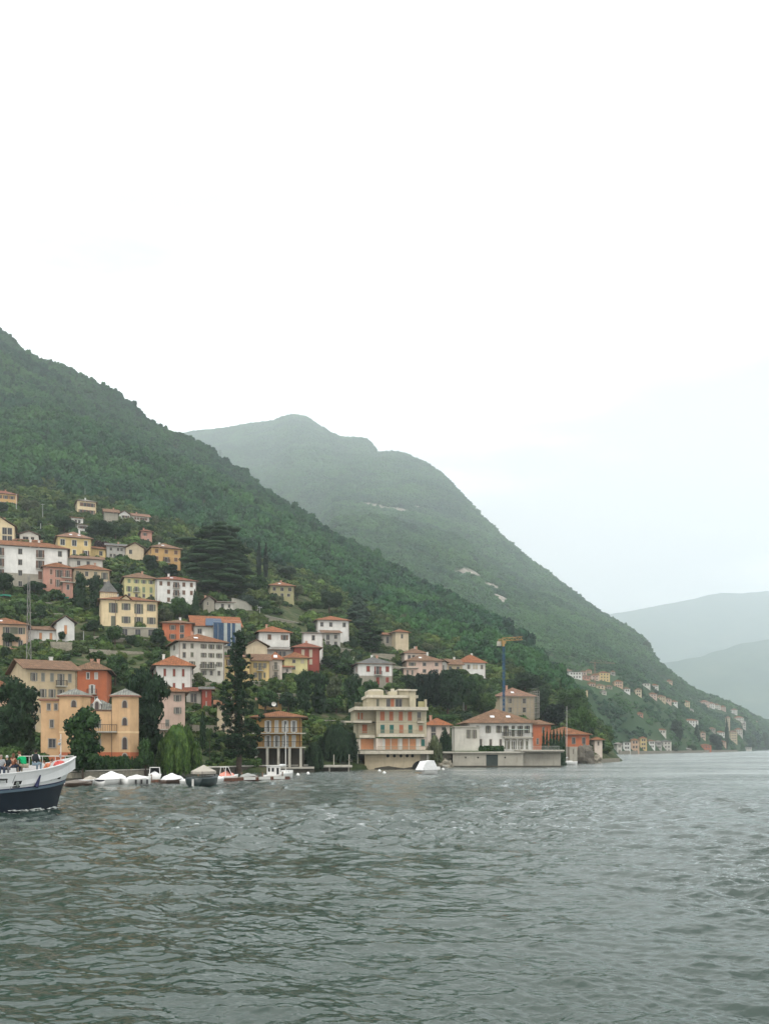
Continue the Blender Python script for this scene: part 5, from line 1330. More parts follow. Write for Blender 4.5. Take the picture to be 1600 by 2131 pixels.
def weeping(label, px, ytop, ybot, wpx, leaf, D, n=9000, seed=1):
    x = X(px, D); gz = max(float(NEAR.z(x, D)[0]), .6); h = Z(ytop, D)-gz; R = wpx*D/F/2
    root = empty('willow', (x, D, gz)); tag(root, label, 'tree')
    strands = int(n/26); a = gt.uniform(0, 6.28, strands); r = R*np.sqrt(gt.uniform(.02, 1, strands)); top = h*(.98-.42*(r/R)**2)*gt.uniform(.9, 1.03, strands)
    clump = np.round(a*4)/4; r *= .86+.2*np.sin(clump*7.3+seed)
    ln = top*gt.uniform(.55, 1.0, strands)
    t = gt.uniform(0, 1, (strands, 26)); zz = top[:, None]-ln[:, None]*t; rr = r[:, None]*(1+.10*t)
    pts = np.stack([rr*np.cos(a)[:, None], rr*np.sin(a)[:, None], zz], 2).reshape(-1, 3)+gt.normal(0, .07, (strands*26, 3))
    nr = np.stack([np.cos(a), np.sin(a), np.full(strands, .1)], 1).repeat(26, 0)
    # long narrow hanging leaves
    m_ = len(pts); tang = np.cross(nr, np.array([0,0,1.])); tang /= np.linalg.norm(tang, axis=1)[:, None]; tang += gt.normal(0, .5, (m_, 3))
    w_ = gt.uniform(.04, .09, m_)[:, None]; l_ = gt.uniform(.3, .6, m_)[:, None]; dn = np.array([[0,0,-1.]])+gt.normal(0, .12, (m_, 3))
    v = np.stack([pts-tang*w_, pts+tang*w_, pts+tang*w_*.6+dn*l_, pts-tang*w_*.6+dn*l_], 1).reshape(-1, 3)
    q = (np.arange(m_)*4)[:, None]+np.arange(4)[None, :]
    hv, hf = hull([(0,0,h*.55,R*.62,R*.62,h*.36), (0,0,h*.3,R*.7,R*.7,h*.28)], 1, gt, 12, 8)
    q = np.concatenate([q, np.array(hf).reshape(-1, 4)+len(v)]); v = np.concatenate([v, hv])
    me = np_mesh('crown', v, q, smooth=False); me.materials.append(LEAF[leaf]); link('crown', me, None, root)
    b = MB(); b.chain([(0,0,-1),(.1,0,h*.35),(0,0,h*.8)], [R*.09,R*.07,.05], 8); b.build('trunk', BARK, root)
    FOOT.append((x-R*.6, D-R*.6, 0, R*1.2, R*1.2))
weeping('bright green weeping willow hanging over the quay behind the dark canopied boat', 372, 1502, 1618, 84, 'willow', 147, 20000, 1)
weeping('dark weeping tree beside the terraces of the cream modern block', 703, 1502, 1600, 84, 'wdark', 196, 20000, 2)
weeping('smaller dark weeping tree between the pillared boathouse and the large weeping tree', 653, 1542, 1602, 42, 'wdark', 184, 8000, 3)
weeping('olive-green trailing shrub hanging over the wall right of the cream modern block', 905, 1527, 1585, 34, 'olive', 222, 6000, 4)

T = tree
T('dense dark conifer at the left edge in front of the tan long house', 36, 1412, 1566, 100, 'tall', 'dark', name='conifer', D=148)
T('green tree standing directly in front of the two-towered palace', 172, 1474, 1592, 86, 'tall', 'mid', D=131.5, bare=.14, i=1)
T('tall dark tree filling the gap right of the palace', 304, 1392, 1560, 92, 'tall', 'dark', D=152, bare=.05)
T('left one of two pencil cypresses beside the great cedar', 539, 1132, 1206, 12, 'column', 'black', bare=.02)
T('right one of two pencil cypresses beside the great cedar', 553, 1135, 1206, 12, 'column', 'black', bare=.02)
T('umbrella pine behind the ivy-covered pavilion', 596, 1176, 1206, 48, 'umbrella', 'grey')
T('round dark pine standing alone between the ivy pavilion and the grey-green cedar', 685, 1221, 1280, 54, 'round', 'dark')
T('low flat-topped pine right of the ivy pavilion', 647, 1251, 1276, 56, 'umbrella', 'mid')
T('yellowish bushy tree just right of the ivy pavilion', 618, 1214, 1246, 42, 'round', 'olive')
T('left one of twin dark oaks below the red house', 633, 1395, 1484, 44, 'tall', 'dark', bare=.03)
T('right one of twin dark oaks below the red house', 663, 1398, 1484, 42, 'tall', 'dark', bare=.03)
T('dark oval tree behind the left end of the modern block', 736, 1404, 1492, 40, 'tall', 'dark', bare=.03)
T('light green tree beside the rooftop of the modern block', 770, 1414, 1476, 44, 'round', 'mid', bare=.05)
T('bright tree seen over the roof of the modern block', 822, 1417, 1446, 52, 'round', 'light')
T('large dark tree right of the roof of the modern block', 886, 1385, 1496, 66, 'round', 'black', bare=.05)
T('largest dark tree between the modern block and the villa', 931, 1388, 1500, 76, 'round', 'dark', bare=.05)
T('leafy green tree above the left end of the villa roof', 969, 1404, 1486, 54, 'round', 'mid', bare=.05)
T('bright green tree left of the blue crane', 1008, 1432, 1494, 48, 'round', 'light', bare=.05)
T('green tree between the red-roofed white house and the blue crane', 992, 1398, 1450, 40, 'round', 'mid')
T('dark tree crown behind the scaffolded beige house', 1092, 1400, 1444, 78, 'round', 'dark')
T('dark tree right of the scaffolded beige house', 1128, 1428, 1500, 32, 'tall', 'dark')
T('round dark tree left of the sailboat mast', 1157, 1464, 1518, 54, 'round', 'black')
T('round yellow-green tree right of the sailboat mast', 1211, 1468, 1548, 58, 'round', 'mid', bare=.04)
T('broad tree on the slope above the sailboat mast', 1190, 1432, 1490, 66, 'round', 'mid')
T('dark bush at the right end of the orange long house', 1243, 1543, 1575, 34, 'round', 'mid', cat='bush', name='bush', D=303)
T('left one of two dark trees in front of the tan house', 168, 1192, 1272, 36, 'tall', 'dark')
T('right one of two dark trees in front of the tan house', 199, 1198, 1272, 36, 'tall', 'dark')
T('purple-leaved tree right of the pale yellow villa', 208, 1121, 1150, 36, 'round', 'purple', cat='tree')
T('round dark tree left of the stepped white pair', 134, 1072, 1108, 50, 'round', 'dark')
T('dark tree right of the stepped white pair', 205, 1082, 1122, 54, 'round', 'dark')
T('green tree between the stepped pair and the narrow red-pink house', 240, 1086, 1124, 50, 'round', 'mid')
T('dark round cedar in front of the ochre villa', 316, 1154, 1200, 42, 'round', 'dark')
T('low dark tree between the ochre villa and the great cedar', 350, 1172, 1202, 46, 'round', 'dark')
T('dark tree at the left edge under the long apartment block', 8, 1192, 1242, 56, 'round', 'dark')
T('spreading dark tree under the middle of the long apartment block', 72, 1206, 1240, 54, 'umbrella', 'dark')
T('small dark tree beside the green netting', 118, 1226, 1252, 34, 'round', 'mid')
T('dark round tree in front of the peach house', 18, 1312, 1348, 50, 'round', 'dark')
T('small round clipped tree in front of the white gabled house', 128, 1314, 1336, 18, 'round', 'dark')
T('bright yellow-green tree at the foot of the white low house', 72, 1330, 1360, 26, 'round', 'light')
T('green tree right of the bright orange house', 240, 1362, 1426, 56, 'round', 'mid')
T('tree behind the chimney of the bright orange house', 205, 1352, 1384, 50, 'round', 'light')
T('round green tree below the white three-storey house', 374, 1242, 1292, 44, 'round', 'mid')
T('slim dark conifer right of the white three-storey house', 406, 1230, 1284, 18, 'cone', 'dark')
T('grey-green olive tree right of the grey stone cottage', 516, 1238, 1268, 46, 'round', 'grey')
T('dense round bush beneath the right side of the great cedar', 536, 1198, 1244, 46, 'round', 'mid')
T('dark shrub left of the grey stone cottage', 396, 1272, 1292, 30, 'round', 'dark', name='bush', cat='bush')
T('small yellow-green tree in front of the big square white house', 447, 1376, 1412, 28, 'round', 'light', bare=.3)
T('small garden tree on the lawn right of the rose house', 436, 1508, 1545, 18, 'umbrella', 'light', bare=.4, D=172)
T('slender dark cypress on the terrace behind the willow', 422, 1486, 1538, 14, 'column', 'dark', D=178)
T('round bush at the foot of the tall dark tree right of the palace', 302, 1536, 1584, 38, 'round', 'mid', name='bush', cat='bush', D=143)
T('bright green bush at the left edge behind the passengers', 22, 1546, 1600, 70, 'round', 'light', name='bush', cat='bush', D=133)
T('dark green bush below the palace side wing', 88, 1564, 1606, 54, 'round', 'mid', name='bush', cat='bush', D=131)
T('green tree below the yellow house with brown tiles', 552, 1432, 1482, 52, 'round', 'mid')
T('dark tree right of the ragged conifer behind the lakeside boathouse', 600, 1440, 1482, 48, 'round', 'dark')
T('pale green tree between the twin oaks and the dark oval tree', 697, 1408, 1464, 36, 'round', 'olive')
T('low round tree right of the twin dark oaks', 700, 1444, 1484, 44, 'round', 'mid')
T('green tree left of the slate-roofed house', 712, 1376, 1408, 40, 'round', 'mid')
T('dark bush below the stepped white houses', 690, 1364, 1392, 44, 'round', 'dark', name='bush', cat='bush')
T('dark tree below the pink annex', 850, 1404, 1440, 46, 'round', 'dark')
T('palm with drooping leaves beside the pink upper house', 890, 1334, 1362, 30, 'umbrella', 'olive', name='palm_tree')
T('dark green tree between the poolside house and the villa annex', 926, 1520, 1572, 32, 'cone', 'dark', name='conifer', D=232)
T('round clipped bush above the left corner of the boathouse villa roof', 628, 1474, 1500, 26, 'round', 'mid', name='bush', cat='bush')
T('light tree above the restored scaffolded house', 1056, 1412, 1444, 40, 'round', 'mid')
T('green tree below the red-roofed white house', 958, 1392, 1420, 44, 'round', 'light')
T('trees edge clump left of the white house standing alone under the forest', 128, 1040, 1068, 34, 'round', 'dark')
T('bushy tree below the highest ochre house', 58, 1034, 1066, 44, 'round', 'olive')
T('dark tree at the left edge beside the highest ochre house', 4, 1044, 1072, 30, 'round', 'dark')
T('tree below the long white house at the end of the top row', 300, 1090, 1112, 38, 'round', 'mid')
T('dark tree under the little white gabled house of the top row', 262, 1088, 1118, 30, 'round', 'dark')
T('small tree right of the cream mansion', 345, 1262, 1300, 34, 'round', 'olive')
T('vine-covered tree left of the cream mansion', 196, 1290, 1322, 34, 'round', 'dark')
T('dark tree under the lemon-yellow house', 242, 1212, 1240, 34, 'round', 'dark')
T('bright tree on the terraces below the cream mansion', 240, 1302, 1340, 40, 'round', 'mid')
T('dark tree on the terraces right of the cream mansion', 330, 1308, 1350, 36, 'round', 'dark')
T('leafy tree above the red-shuttered white house', 388, 1352, 1388, 34, 'round', 'mid')
T('green tree left of the red-shuttered white house', 262, 1396, 1440, 38, 'round', 'mid')
for k in range(7):
    T('clipped pointed conifer of the hedge row before the orange house', 1131+k*7, 1519+(k%3)*3, 1560, 11, 'cone', 'dark', name='clipped_conifer', D=247, group='pointed hedge conifers by the orange house', bare=0)
for k in range(4):
    T('dark upright shrub of the row behind the villa annex and awning', 908+k*9, 1537-(k%2)*4, 1570, 12, 'cone', 'dark', name='clipped_conifer', D=226, group='dark upright shrubs by the villa annex', bare=0)

# extra garden trees, each named after the house it grows beside
short = {}
for (n, a, b_, ye, yb, D, lab) in HOUSES:
    s = lab
    for sep in (' with', ' next', ' joined', ' behind', ' between', ' beside', ' above', ' under', ' against', ' left', ' right', ' in ', ' at ', ' over', ' alone', ' standing', ' cut', ' half', ' just', ' directly', ' showing', ' being', ' wedged', ' on ', ' wrapped', ', ', ' of '):
        s = s.split(sep)[0]
    short.setdefault(s, []).append((n, a, b_, ye, yb, D))
used = set()
def far_from(px, py, r):
    return all(abs(px-a) > (r+w_)*.42 or abs(py-b_) > 22 for a, b_, w_ in TREES)
def clear(x, y, marg=1.4, front=1.2):
    for (fx, fy, th, W_, dp) in FOOT[:NH]:
        dx, dy = x-fx, y-fy; c, s = math.cos(th), math.sin(th); u = dx*c+dy*s; v = -dx*s+dy*c
        if -marg < u < W_+marg and -front-marg < v < dp+marg*.5: return False
    return True
NH = len([f for f in FOOT])
rg = random.Random(99); cnt = 0
for s, lst in short.items():
    if len(lst) != 1 or len(s.split()) > 7: continue
    n, a, b_, ye, yb, D = lst[0]
    for side_, px, py in (('left of', a-12, yb+2), ('right of', b_+12, yb), ('below', (a+b_)/2+rg.uniform(-8, 8), yb+20), ('above', (a+b_)/2+rg.uniform(-15, 15), ye-16)):
        if not (2 < px < 1180): continue
        wpx = rg.uniform(17, 30)*min(1.2, 260/D); hp = wpx*rg.uniform(.9, 1.35)
        if yb > 1500 or py > 1530: continue
        d = NEAR.hit(px, py, 120, 900)
        if not d or not far_from(px, py-hp/2, wpx) or not clear(X(px, d), d, 1.0, 2.0+wpx*d/F*.5): continue
        # keep it from covering walls further back: its top must stay below nearby windows
        tone = rg.choice(['mid','dark','light','olive','mid'])
        word = {'mid':'green','dark':'dark green','light':'bright green','olive':'olive-green'}[tone]
        T(f"small {word} garden tree {side_} the {s}", px, py-hp, py, wpx, 'round', tone, name='garden_tree', group='small garden trees between the village houses', bare=.08); cnt += 1
print('garden trees', cnt)

# ---- shrubs and ground cover of the terraces: too many to count
shrub_kinds = template_set("shrub", [crown_mesh("shrub_crown", [(0,0,.35,.8,.8,.6)]+[(math.cos(a)*.45, math.sin(a)*.45, gt.uniform(.2,.7), .5,.5,.42) for a in gt.uniform(0, 6.28, 4)], 330, .17, gt, .55, .8, m_) for m_ in (
    leaf_mat("shrub_a", (.014,.036,.013), (.058,.106,.032), patch=((.55,.6,.6),(1.5,1.35,1.0)), pscale=.06), leaf_mat("shrub_b", (.018,.038,.013), (.075,.11,.035), patch=((.55,.6,.6),(1.4,1.3,1.0)), pscale=.06),
    leaf_mat("shrub_c", (.012,.030,.013), (.04,.08,.028), patch=((.6,.65,.65),(1.3,1.25,1.0)), pscale=.06))], None)
def shrub_points():
    n = 76000
    px = RNG.uniform(-500, 1262, n); d = np.sqrt(RNG.uniform(104**2, 640**2, n))
    x = X(px, d); z = NEAR.z(x, d); py = HY-(z-CH)/d*F
    fb = np.interp(px, [a for a, b in FB], [b for a, b in FB])
    dens = .74+1.1*fbm(x/17, d/17, 3); lawn = (fbm(x/24+50, d/24, 2) > .33)
    dens = np.where(lawn, dens*.3, dens)
    k = (z > 1.1) & (py > fb-25) & (RNG.random(n) < dens)
    x, d, px, py, z = x[k], d[k], px[k], py[k], z[k]
    keep = np.ones(len(x), bool)
    s = RNG.uniform(.6, 1.7, len(x))*np.where(RNG.random(len(x)) < .12, 1.7, 1.0)*np.clip(d/260, .8, 1.35)
    for (fx, fy, th, W_, dp) in FOOT[:NH]:
        dx, dy = x-fx, d-fy; c, sn = math.cos(th), math.sin(th); u = dx*c+dy*sn; v = -dx*sn+dy*c
        keep &= ~((u > -s*.9) & (u < W_+s*.9) & (v > -s*1.1-.6) & (v < dp+.3))
    # lawns seen in the photo
    for (a, b_, ra, rb) in ((700,1492,75,9),(400,1470,18,12),(640,1270,60,9),(565,1290,60,12)):
        keep &= ~(((px-a)/ra)**2+((py-b_)/rb)**2 < 1)
    keep &= ~((d < 330) & (px > 925) & (py > 1566)); 
    x, d, z, s = x[keep], d[keep], z[keep], s[keep]
    return np.stack([x, d, z-.1], 1), np.stack([s*1.15, s*1.15, s*RNG.uniform(.7,1.3,len(s))], 1)
p_, s_ = shrub_points(); print('shrubs', len(p_))
tag(scatter("shrubbery", p_, s_, shrub_kinds, None))
# ================================================================= WALLS, QUAYS, JETTY
STONE = mat('rubble_stone', (.24,.22,.17), .95, .35, 1.6, bump=.8, stain=.4, fine=2.5)
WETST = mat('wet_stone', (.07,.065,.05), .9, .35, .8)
QUAYC = wallm('concrete')
def wall_between(name, label, p0, p1, zt, zb, thick, m, cat='wall', cap=None):
    a = Vector(p0); b_ = Vector(p1); d = b_-a; L_ = d.length; ang = math.atan2(d.y, d.x)
    root = empty(name, (a.x, a.y, zb), ang); tag(root, label, cat)
    n = max(2, int(L_/2.5)); b = MB()
    for k in range(n):   # courses of slightly uneven top
        x0, x1 = L_*k/n, L_*(k+1)/n
        dz = gt.uniform(-.06, .06) if m is STONE else 0
        b.box(x0, x1, 0, thick, -1, zt-zb+dz)
    b.build('wall', m, root)
    if cat == 'quay':
        c = MB(); c.box(0, L_, -.07, -.004, -1, .38-zb if zb < -1 else .3); c.build('tide_mark', WETST, root)
    if cap:
        c = MB(); c.box(-.1, L_+.1, -.12, thick+.1, zt-zb+.075, zt-zb+.2); c.build('coping', cap, root)
    return root
def terrace_wall(label, px0, px1, py0, py1, hpx, m=STONE):
    d0 = NEAR.hit(px0, py0, 120, 900); d1 = NEAR.hit(px1, py1, 120, 900)
    if not d0 or not d1: return
    d0 -= .5; d1 -= .5
    zb = min(Z(py0, d0), Z(py1, d1))
    wall_between('terrace_wall', label, (X(px0, d0), d0, 0), (X(px1, d1), d1, 0), Z((py0+py1)/2-hpx, (d0+d1)/2), zb-1, .7, m, cat='wall', cap=SLAB if hpx < 9 else None)
terrace_wall('rough stone retaining wall below the white low house', 82, 150, 1358, 1358, 22)
terrace_wall('stone retaining wall on the vine terrace below the cream mansion', 196, 330, 1336, 1340, 8)
terrace_wall('lowest stone terrace wall below the vine terraces', 186, 335, 1362, 1366, 9)
terrace_wall('stone terrace wall under the garden hut', 388, 455, 1490, 1492, 10)
terrace_wall('concrete edge of the terraced lawn right of the rose house', 388, 440, 1482, 1482, 3, QUAYC)
terrace_wall('tall stone wall left of the ragged conifer', 400, 470, 1528, 1524, 16)
terrace_wall('long thin wall along the meadow above the hip-roofed white house', 486, 640, 1272, 1272, 2, QUAYC)
terrace_wall('rubble wall on the slope between the conifer and the stone tower', 775, 822, 1366, 1376, 10)
terrace_wall('stone wall beside the slate-roofed house', 820, 842, 1402, 1404, 16)
terrace_wall('stone wall above the lawn left of the modern block', 640, 734, 1506, 1508, 6)
terrace_wall('stone terrace wall below the long apartment block', 20, 130, 1262, 1262, 8)
terrace_wall('low stone wall above the small shed', 200, 300, 1130, 1134, 3)
terrace_wall('terrace wall under the stone barn', 214, 262, 1112, 1114, 10)
terrace_wall('stone wall beneath the slope of the twin oaks', 560, 625, 1452, 1454, 8)

for (l_, a_, b_, y0_, y1_, hh_) in (('terrace wall below the big brown gable at the left edge', 2, 60, 1146, 1150, 7), ('thin terrace wall by the tall pale pole', 66, 128, 1094, 1097, 5), ('old wall below the white house standing alone under the forest', 150, 205, 1078, 1080, 5),
    ('stone wall below the narrow red-pink house', 268, 322, 1136, 1138, 6), ('stone wall under the meadow by the pale wooden pole', 555, 640, 1296, 1298, 5), ('garden wall below the stepped white houses', 676, 742, 1356, 1360, 8),
    ('stone wall below the red-roofed white house', 930, 1000, 1412, 1420, 7), ('weathered wall in the trees above the modern block', 742, 806, 1444, 1446, 8), ('low wall below the lemon-yellow house', 250, 320, 1254, 1256, 4),
    ('vine terrace wall left of the two dark trees', 60, 150, 1284, 1286, 7), ('rocky wall on the slope left of the blue crane', 1004, 1040, 1418, 1424, 7), ('stone wall below the big square white house', 380, 462, 1426, 1430, 9), ('stone wall under the yellow houses by the ragged conifer', 520, 590, 1426, 1430, 7)):
    terrace_wall(l_, a_, b_, y0_, y1_, hh_)
# pink railing terrace at far left
d = NEAR.hit(30, 1358, 120, 500); rt_ = empty('garden_fence', (X(-20, d), d-1, Z(1358, d)), .3); tag(rt_, 'faded pink railing along the terrace in front of the peach house', 'fence')
b = MB(); b.box(0, 12, 0, .08, 1.0, 1.1); b.box(0, 12, 0, .08, .2, .3)
for k in range(40): b.box(.3*k, .3*k+.08, .01, .07, .3, 1.0)
b.build('railing', mat('faded_pink_paint', (.55,.25,.18)), rt_)
for px, py, wd, dz in ((30,1243,22,0),(102,1250,14,0)):
    pass
d = NEAR.hit(45, 1248, 120, 600)
rt_ = empty('garden_netting', (X(4, d), d-1.5, Z(1246, d)+1.0), .28); tag(rt_, 'green netting stretched over the plots below the long apartment block', 'netting')
b = MB()
for k in range(16): 
    x0, x1 = 20*k/16, 20*(k+1)/16; z0, z1 = .25*math.sin(k*1.3), .25*math.sin((k+1)*1.3)
    b.quad([(x0,0,z0),(x1,0,z1),(x1,3.5,z1+.5),(x0,3.5,z0+.5)]); b.quad([(x0,0,z0-.5),(x1,0,z1-.5),(x1,0,z1),(x0,0,z0)])
b.build('net', mat('green_netting', (.03,.20,.13), .8, .3, 2), rt_)
b = MB()
for k in range(6): b.tube((20*k/5,.3,-2.5),(20*k/5,.3,.1),.05)
b.build('stakes', IRON, rt_)

# quay of the old harbour, in segments that follow the shore
shore = [(-160,126),(0,129.5),(150,131),(300,143),(440,158),(530,172.5),(640,180.5)]
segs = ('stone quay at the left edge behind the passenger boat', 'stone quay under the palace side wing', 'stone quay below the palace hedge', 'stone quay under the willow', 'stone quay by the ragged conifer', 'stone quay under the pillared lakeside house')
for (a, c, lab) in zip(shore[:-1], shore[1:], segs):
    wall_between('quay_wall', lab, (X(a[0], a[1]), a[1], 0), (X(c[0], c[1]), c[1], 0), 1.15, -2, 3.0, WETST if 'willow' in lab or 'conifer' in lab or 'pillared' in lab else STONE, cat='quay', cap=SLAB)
# clipped hedge on the quay
def hedge(label, p0, p1, h, th, z0, leaf='mid', n=9000):
    a, c = Vector(p0), Vector(p1); d = c-a; L_ = d.length
    root = empty('hedge', (a.x, a.y, z0), math.atan2(d.y, d.x)); tag(root, label, 'hedge')
    lob = [((k+.5)*L_/40, th/2+gt.normal(0, .15), h*.5, L_/60+.3, th*.55, h*.5*gt.uniform(.9, 1.12)) for k in range(40)]
    link('foliage', crown_mesh('foliage', lob, n, .17, gt, .6, .85, LEAF[leaf]), None, root)
hedge('long clipped hedge on the quay in front of the two-towered palace', (X(140,132.0), 132.0, 0), (X(298,143.6), 143.6, 0), 2.3, 1.3, 1.0, 'mid', 12000)
hedge('dark hedge on the quay between the palace hedge and the willow', (X(300,145), 145, 0), (X(345,149.5), 149.5, 0), 1.7, 1.2, 1.0, 'olive', 4000)
hedge('straight hedge behind the modern block roof and the poolside house', (X(880,262), 262, 0), (X(955,270), 270, 0), 2.0, 2, Z(1493,262)-1, 'mid', 5000)
hedge('clipped hedge along the villa garden wall', (X(998,226), 226, 0), (X(1048,226.5), 226.5, 0), 1.5, 1.2, Z(1566,226), 'mid', 4000)
# steps and landing left of the modern block
rt_ = empty('landing_stage', (X(640,184), 184, 0), .12); tag(rt_, 'dark concrete landing stage on posts left of the modern block', 'jetty')
b = MB(); b.box(0, 8.6, 0, 5, Z(1596,184)-.15, Z(1593.5,184)); b.build('deck', SLAB, rt_)
b = MB(); b.box(.4, 8.3, 1.4, 5, -2, Z(1596,184)-.16); b.build('dark_base', WETST, rt_)
b = MB(); 
for xx in (7.9, 4.2, .4): b.tube((xx,.25,-2),(xx,.25,Z(1596,184)-.1),.1)
for xx in (5.2, 8.2): b.tube((xx,2.5,Z(1594,184)),(xx,2.5,Z(1571,184)),.09)
b.build('post', SLAB, rt_)
# villa waterfront: garden terrace on a boathouse wall
rt_ = empty('villa_terrace', (X(935,224), 224, 0), .06); tag(rt_, 'long garden terrace wall with dark boathouse door under the lakeside villa', 'terrace')
s = 224/F; x_ = lambda px: (px-935)*s
zz = lambda py: Z(py, 224)
b = MB(); m = wallm('concrete')
facade(b, (x_(942), 0, 0), (1,0,0), x_(1090)-x_(942), -3, zz(1568.5), [(x_(1012)-x_(942), x_(1037)-x_(942), .2, zz(1571))], rev=.5); b.build('wall', m, rt_)
b = MB(); b.box(x_(942)+.05, x_(1090)-.05, .7, 10, -3, zz(1569)); b.build('core', WETST, rt_)
b = MB(); b.box(x_(1012), x_(1037), .35, .45, .2, zz(1571)); 
for k in range(9): b.box(x_(1012)+.3*k+.05, x_(1012)+.3*k+.1, .3, .349, .2, zz(1571)-.1)
b.build('boathouse_door', mat('dark_green_door', (.045,.06,.055), .7, .2, 2), rt_)
b = MB(); b.box(x_(920), x_(1092), -.5, 11, zz(1568), zz(1564.5)); b.build('terrace_slab', SLAB, rt_)
b = MB(); b.box(x_(920), x_(941), 1.5, 8, -3, zz(1569)); b.build('side_wall', wallm('stone'), rt_)
b = MB(); b.box(x_(948), x_(1010), .5, 7, zz(1564.3), zz(1563)); b.build('lawn', mat('lawn_grass', (.05,.10,.025), .95, .3, 3), rt_)
for px in (969, 995, 1052):
    b = MB(); b.tube((x_(px),-.06,zz(1577)),(x_(px),.3,zz(1577)),.2,n=12); b.build('porthole', mat('dark_hole', (.012,.012,.012)), rt_)
b = MB(); b.box(x_(942), x_(1172), -.3, -.02, -2, .35); b.build('wet_foot', WETST, rt_)
b = MB(); b.box(x_(1092)+.02, x_(1172), 1.2, 9, -3, zz(1566)); b.build('recessed_wall', m, rt_)
b = MB(); b.box(x_(1084), x_(1176), -.8, 9, zz(1564), zz(1561)); 
for k in range(24): b.box(x_(1090)+k*.4, x_(1090)+k*.4+.15, -.6, 1.19, zz(1566.5), zz(1564.05))
b.build('terrace_slab', SLAB, rt_)
b = MB()
for k in range(60): b.box(x_(1050)+k*.22, x_(1050)+k*.22+.03, -.3, -.26, zz(1561), zz(1553)) if k > 12 else b.box(x_(1050)+k*.22, x_(1050)+k*.22+.03, -.3, -.26, zz(1564.5), zz(1557))
b.box(x_(1064), x_(1166), -.32, -.24, zz(1553.5), zz(1553)); b.build('railing', mat('pale_rail', (.4,.42,.38)), rt_)
# little boathouse, rocks, breakwater
r_, W_, H_, D_ = house('quay_hut', 'small concrete hut with one dark window at the foot of the sailboat mast', 1185, 1201, 1556, 1590, 3, 5, 'concrete', 'slab', 1, 'flat', ('g','.'), (), D=268, cat='hut', chim=0, ov=.1, down=1)
def rock(name, label, loc, r, seed, m=None, rough=.35):
    b = MB(); b.blob((0,0,0), r, 22, 16, rough, seed); o = b.build(name, m or STONE, None, loc=loc); return tag(o, label, 'rock')
rock('rock_outcrop', 'big rounded rock wall at the water right of the concrete hut', (X(1219,278), 279, .8), (2.7,3.5,5.0), 4, mat('dark_rock', (.11,.10,.08), .95, .4, .9, bump=.8, stain=.4, fine=2), rough=.2)
rock('rock', 'dark boulder at the water left of the boathouse door wall', (X(925,221), 221, .3), (1.5,1.3,1.4), 7)
rock('rock', 'smaller dark boulder beside the white cruiser', (X(934,222), 222.6, .2), (1.1,1.0,1.1), 9)
rock('rock', 'low wet rock right of the modern block arch', (X(896,213), 213, .1), (1.6,1.4,.9), 12, WETST)
wall_between('breakwater', 'low stone breakwater running out at the right end of the near shore', (X(1226,284), 284, 0), (X(1290,314), 314, 0), 1.15, -2, 2.2, STONE, cat='breakwater')
rock('rock', 'rock lump at the root of the breakwater', (X(1240,288), 289, .4), (1.8,2.0,1.6), 15)

# floating jetty
JW = mat('jetty_wood', (.17,.11,.07), .85, .3, 2)
jt = empty('floating_jetty', (X(330,122.0), 122.0, 0), 0); tag(jt, 'long low brown pontoon the small boats are moored to', 'jetty')
ja, jb = Vector((X(330,122), 122, 0)), Vector((X(604,136.5), 136.5, 0)); jd = jb-ja; jt.rotation_euler = (0,0,math.atan2(jd.y, jd.x))
b = MB()
n = int(jd.length/.35)
for k in range(n): b.box(k*.35, k*.35+.32, 0, 1.7, .38, .45)
b.build('deck', JW, jt)
b = MB(); b.box(0, jd.length, .05, 1.65, .02, .36); b.build('float', mat('rusty_float', (.13,.06,.04), .9, .3, 2), jt)
b = MB()
for k in range(7): b.tube((jd.length*k/6,1.8,-3),(jd.length*k/6,1.8,1.1),.09)
b.build('mooring_post', JW, jt)
for k in range(3):
    b = MB(); b.box(jd.length*(.62+.12*k), jd.length*(.62+.12*k)+1.9, -.12, -.005, .12, .5); b.build('fender', TRIM, jt)

# ================================================================= BOATS
HULLW = mat('white_gelcoat', (.72,.72,.69), .35, .04, 1, spec=.5)
def hull_mesh(Lh, B, free, sections=14, bow=.55, sheer=.25, flare=.15, z0=-.25, tuck=.75, n=7):
    """hull along +x (bow at +L/2); rows of half-sections"""
    v = []; f = []
    for i in range(sections+1):
        t = i/sections; x = -Lh/2+Lh*t
        w_ = 1-max(0, (t-(1-bow))/bow)**2.1; w_ *= .86+.14*min(1, t/.2)
        hw = B/2*w_; top = free+sheer*max(0, t-.35)**1.6*1.8
        for s_ in (-1, 1):
            for k in range(n+1):
                u = k/n
                yy = hw*(tuck+(1-tuck)*u)*(1-(1-u)**5)+flare*w_*u**2*(1 if t > .5 else .4)*.4
                xx = x+(flare*1.2*u*max(0, t-.6)/.4 if t > .6 else 0)
                v.append((xx, s_*max(yy, .012), z0+(top-z0)*u))
    m_ = 2*(n+1)
    for i in range(sections):
        for s_ in (0, 1):
            for k in range(n):
                a = i*m_+s_*(n+1)+k; q = (a, a+m_, a+m_+1, a+1); f.append(q if s_ == 0 else q[::-1])
        a = i*m_+n; c = i*m_+2*n+1; f.append((a, a+m_, c+m_, c))       # deck
        a = i*m_; c = i*m_+n+1; f.append((a, c, c+m_, a+m_))
    f.append(tuple([k for k in range(n+1)]+[n+1+k for k in range(n, -1, -1)]))
    return v, f
def add_mesh(name, v, f, m, parent, smooth=False):
    me = bpy.data.meshes.new(name); me.from_pydata(v, [], f); me.update()
    if smooth: me.polygons.foreach_set('use_smooth', [True]*len(me.polygons))
    return link(name, me, m, parent)
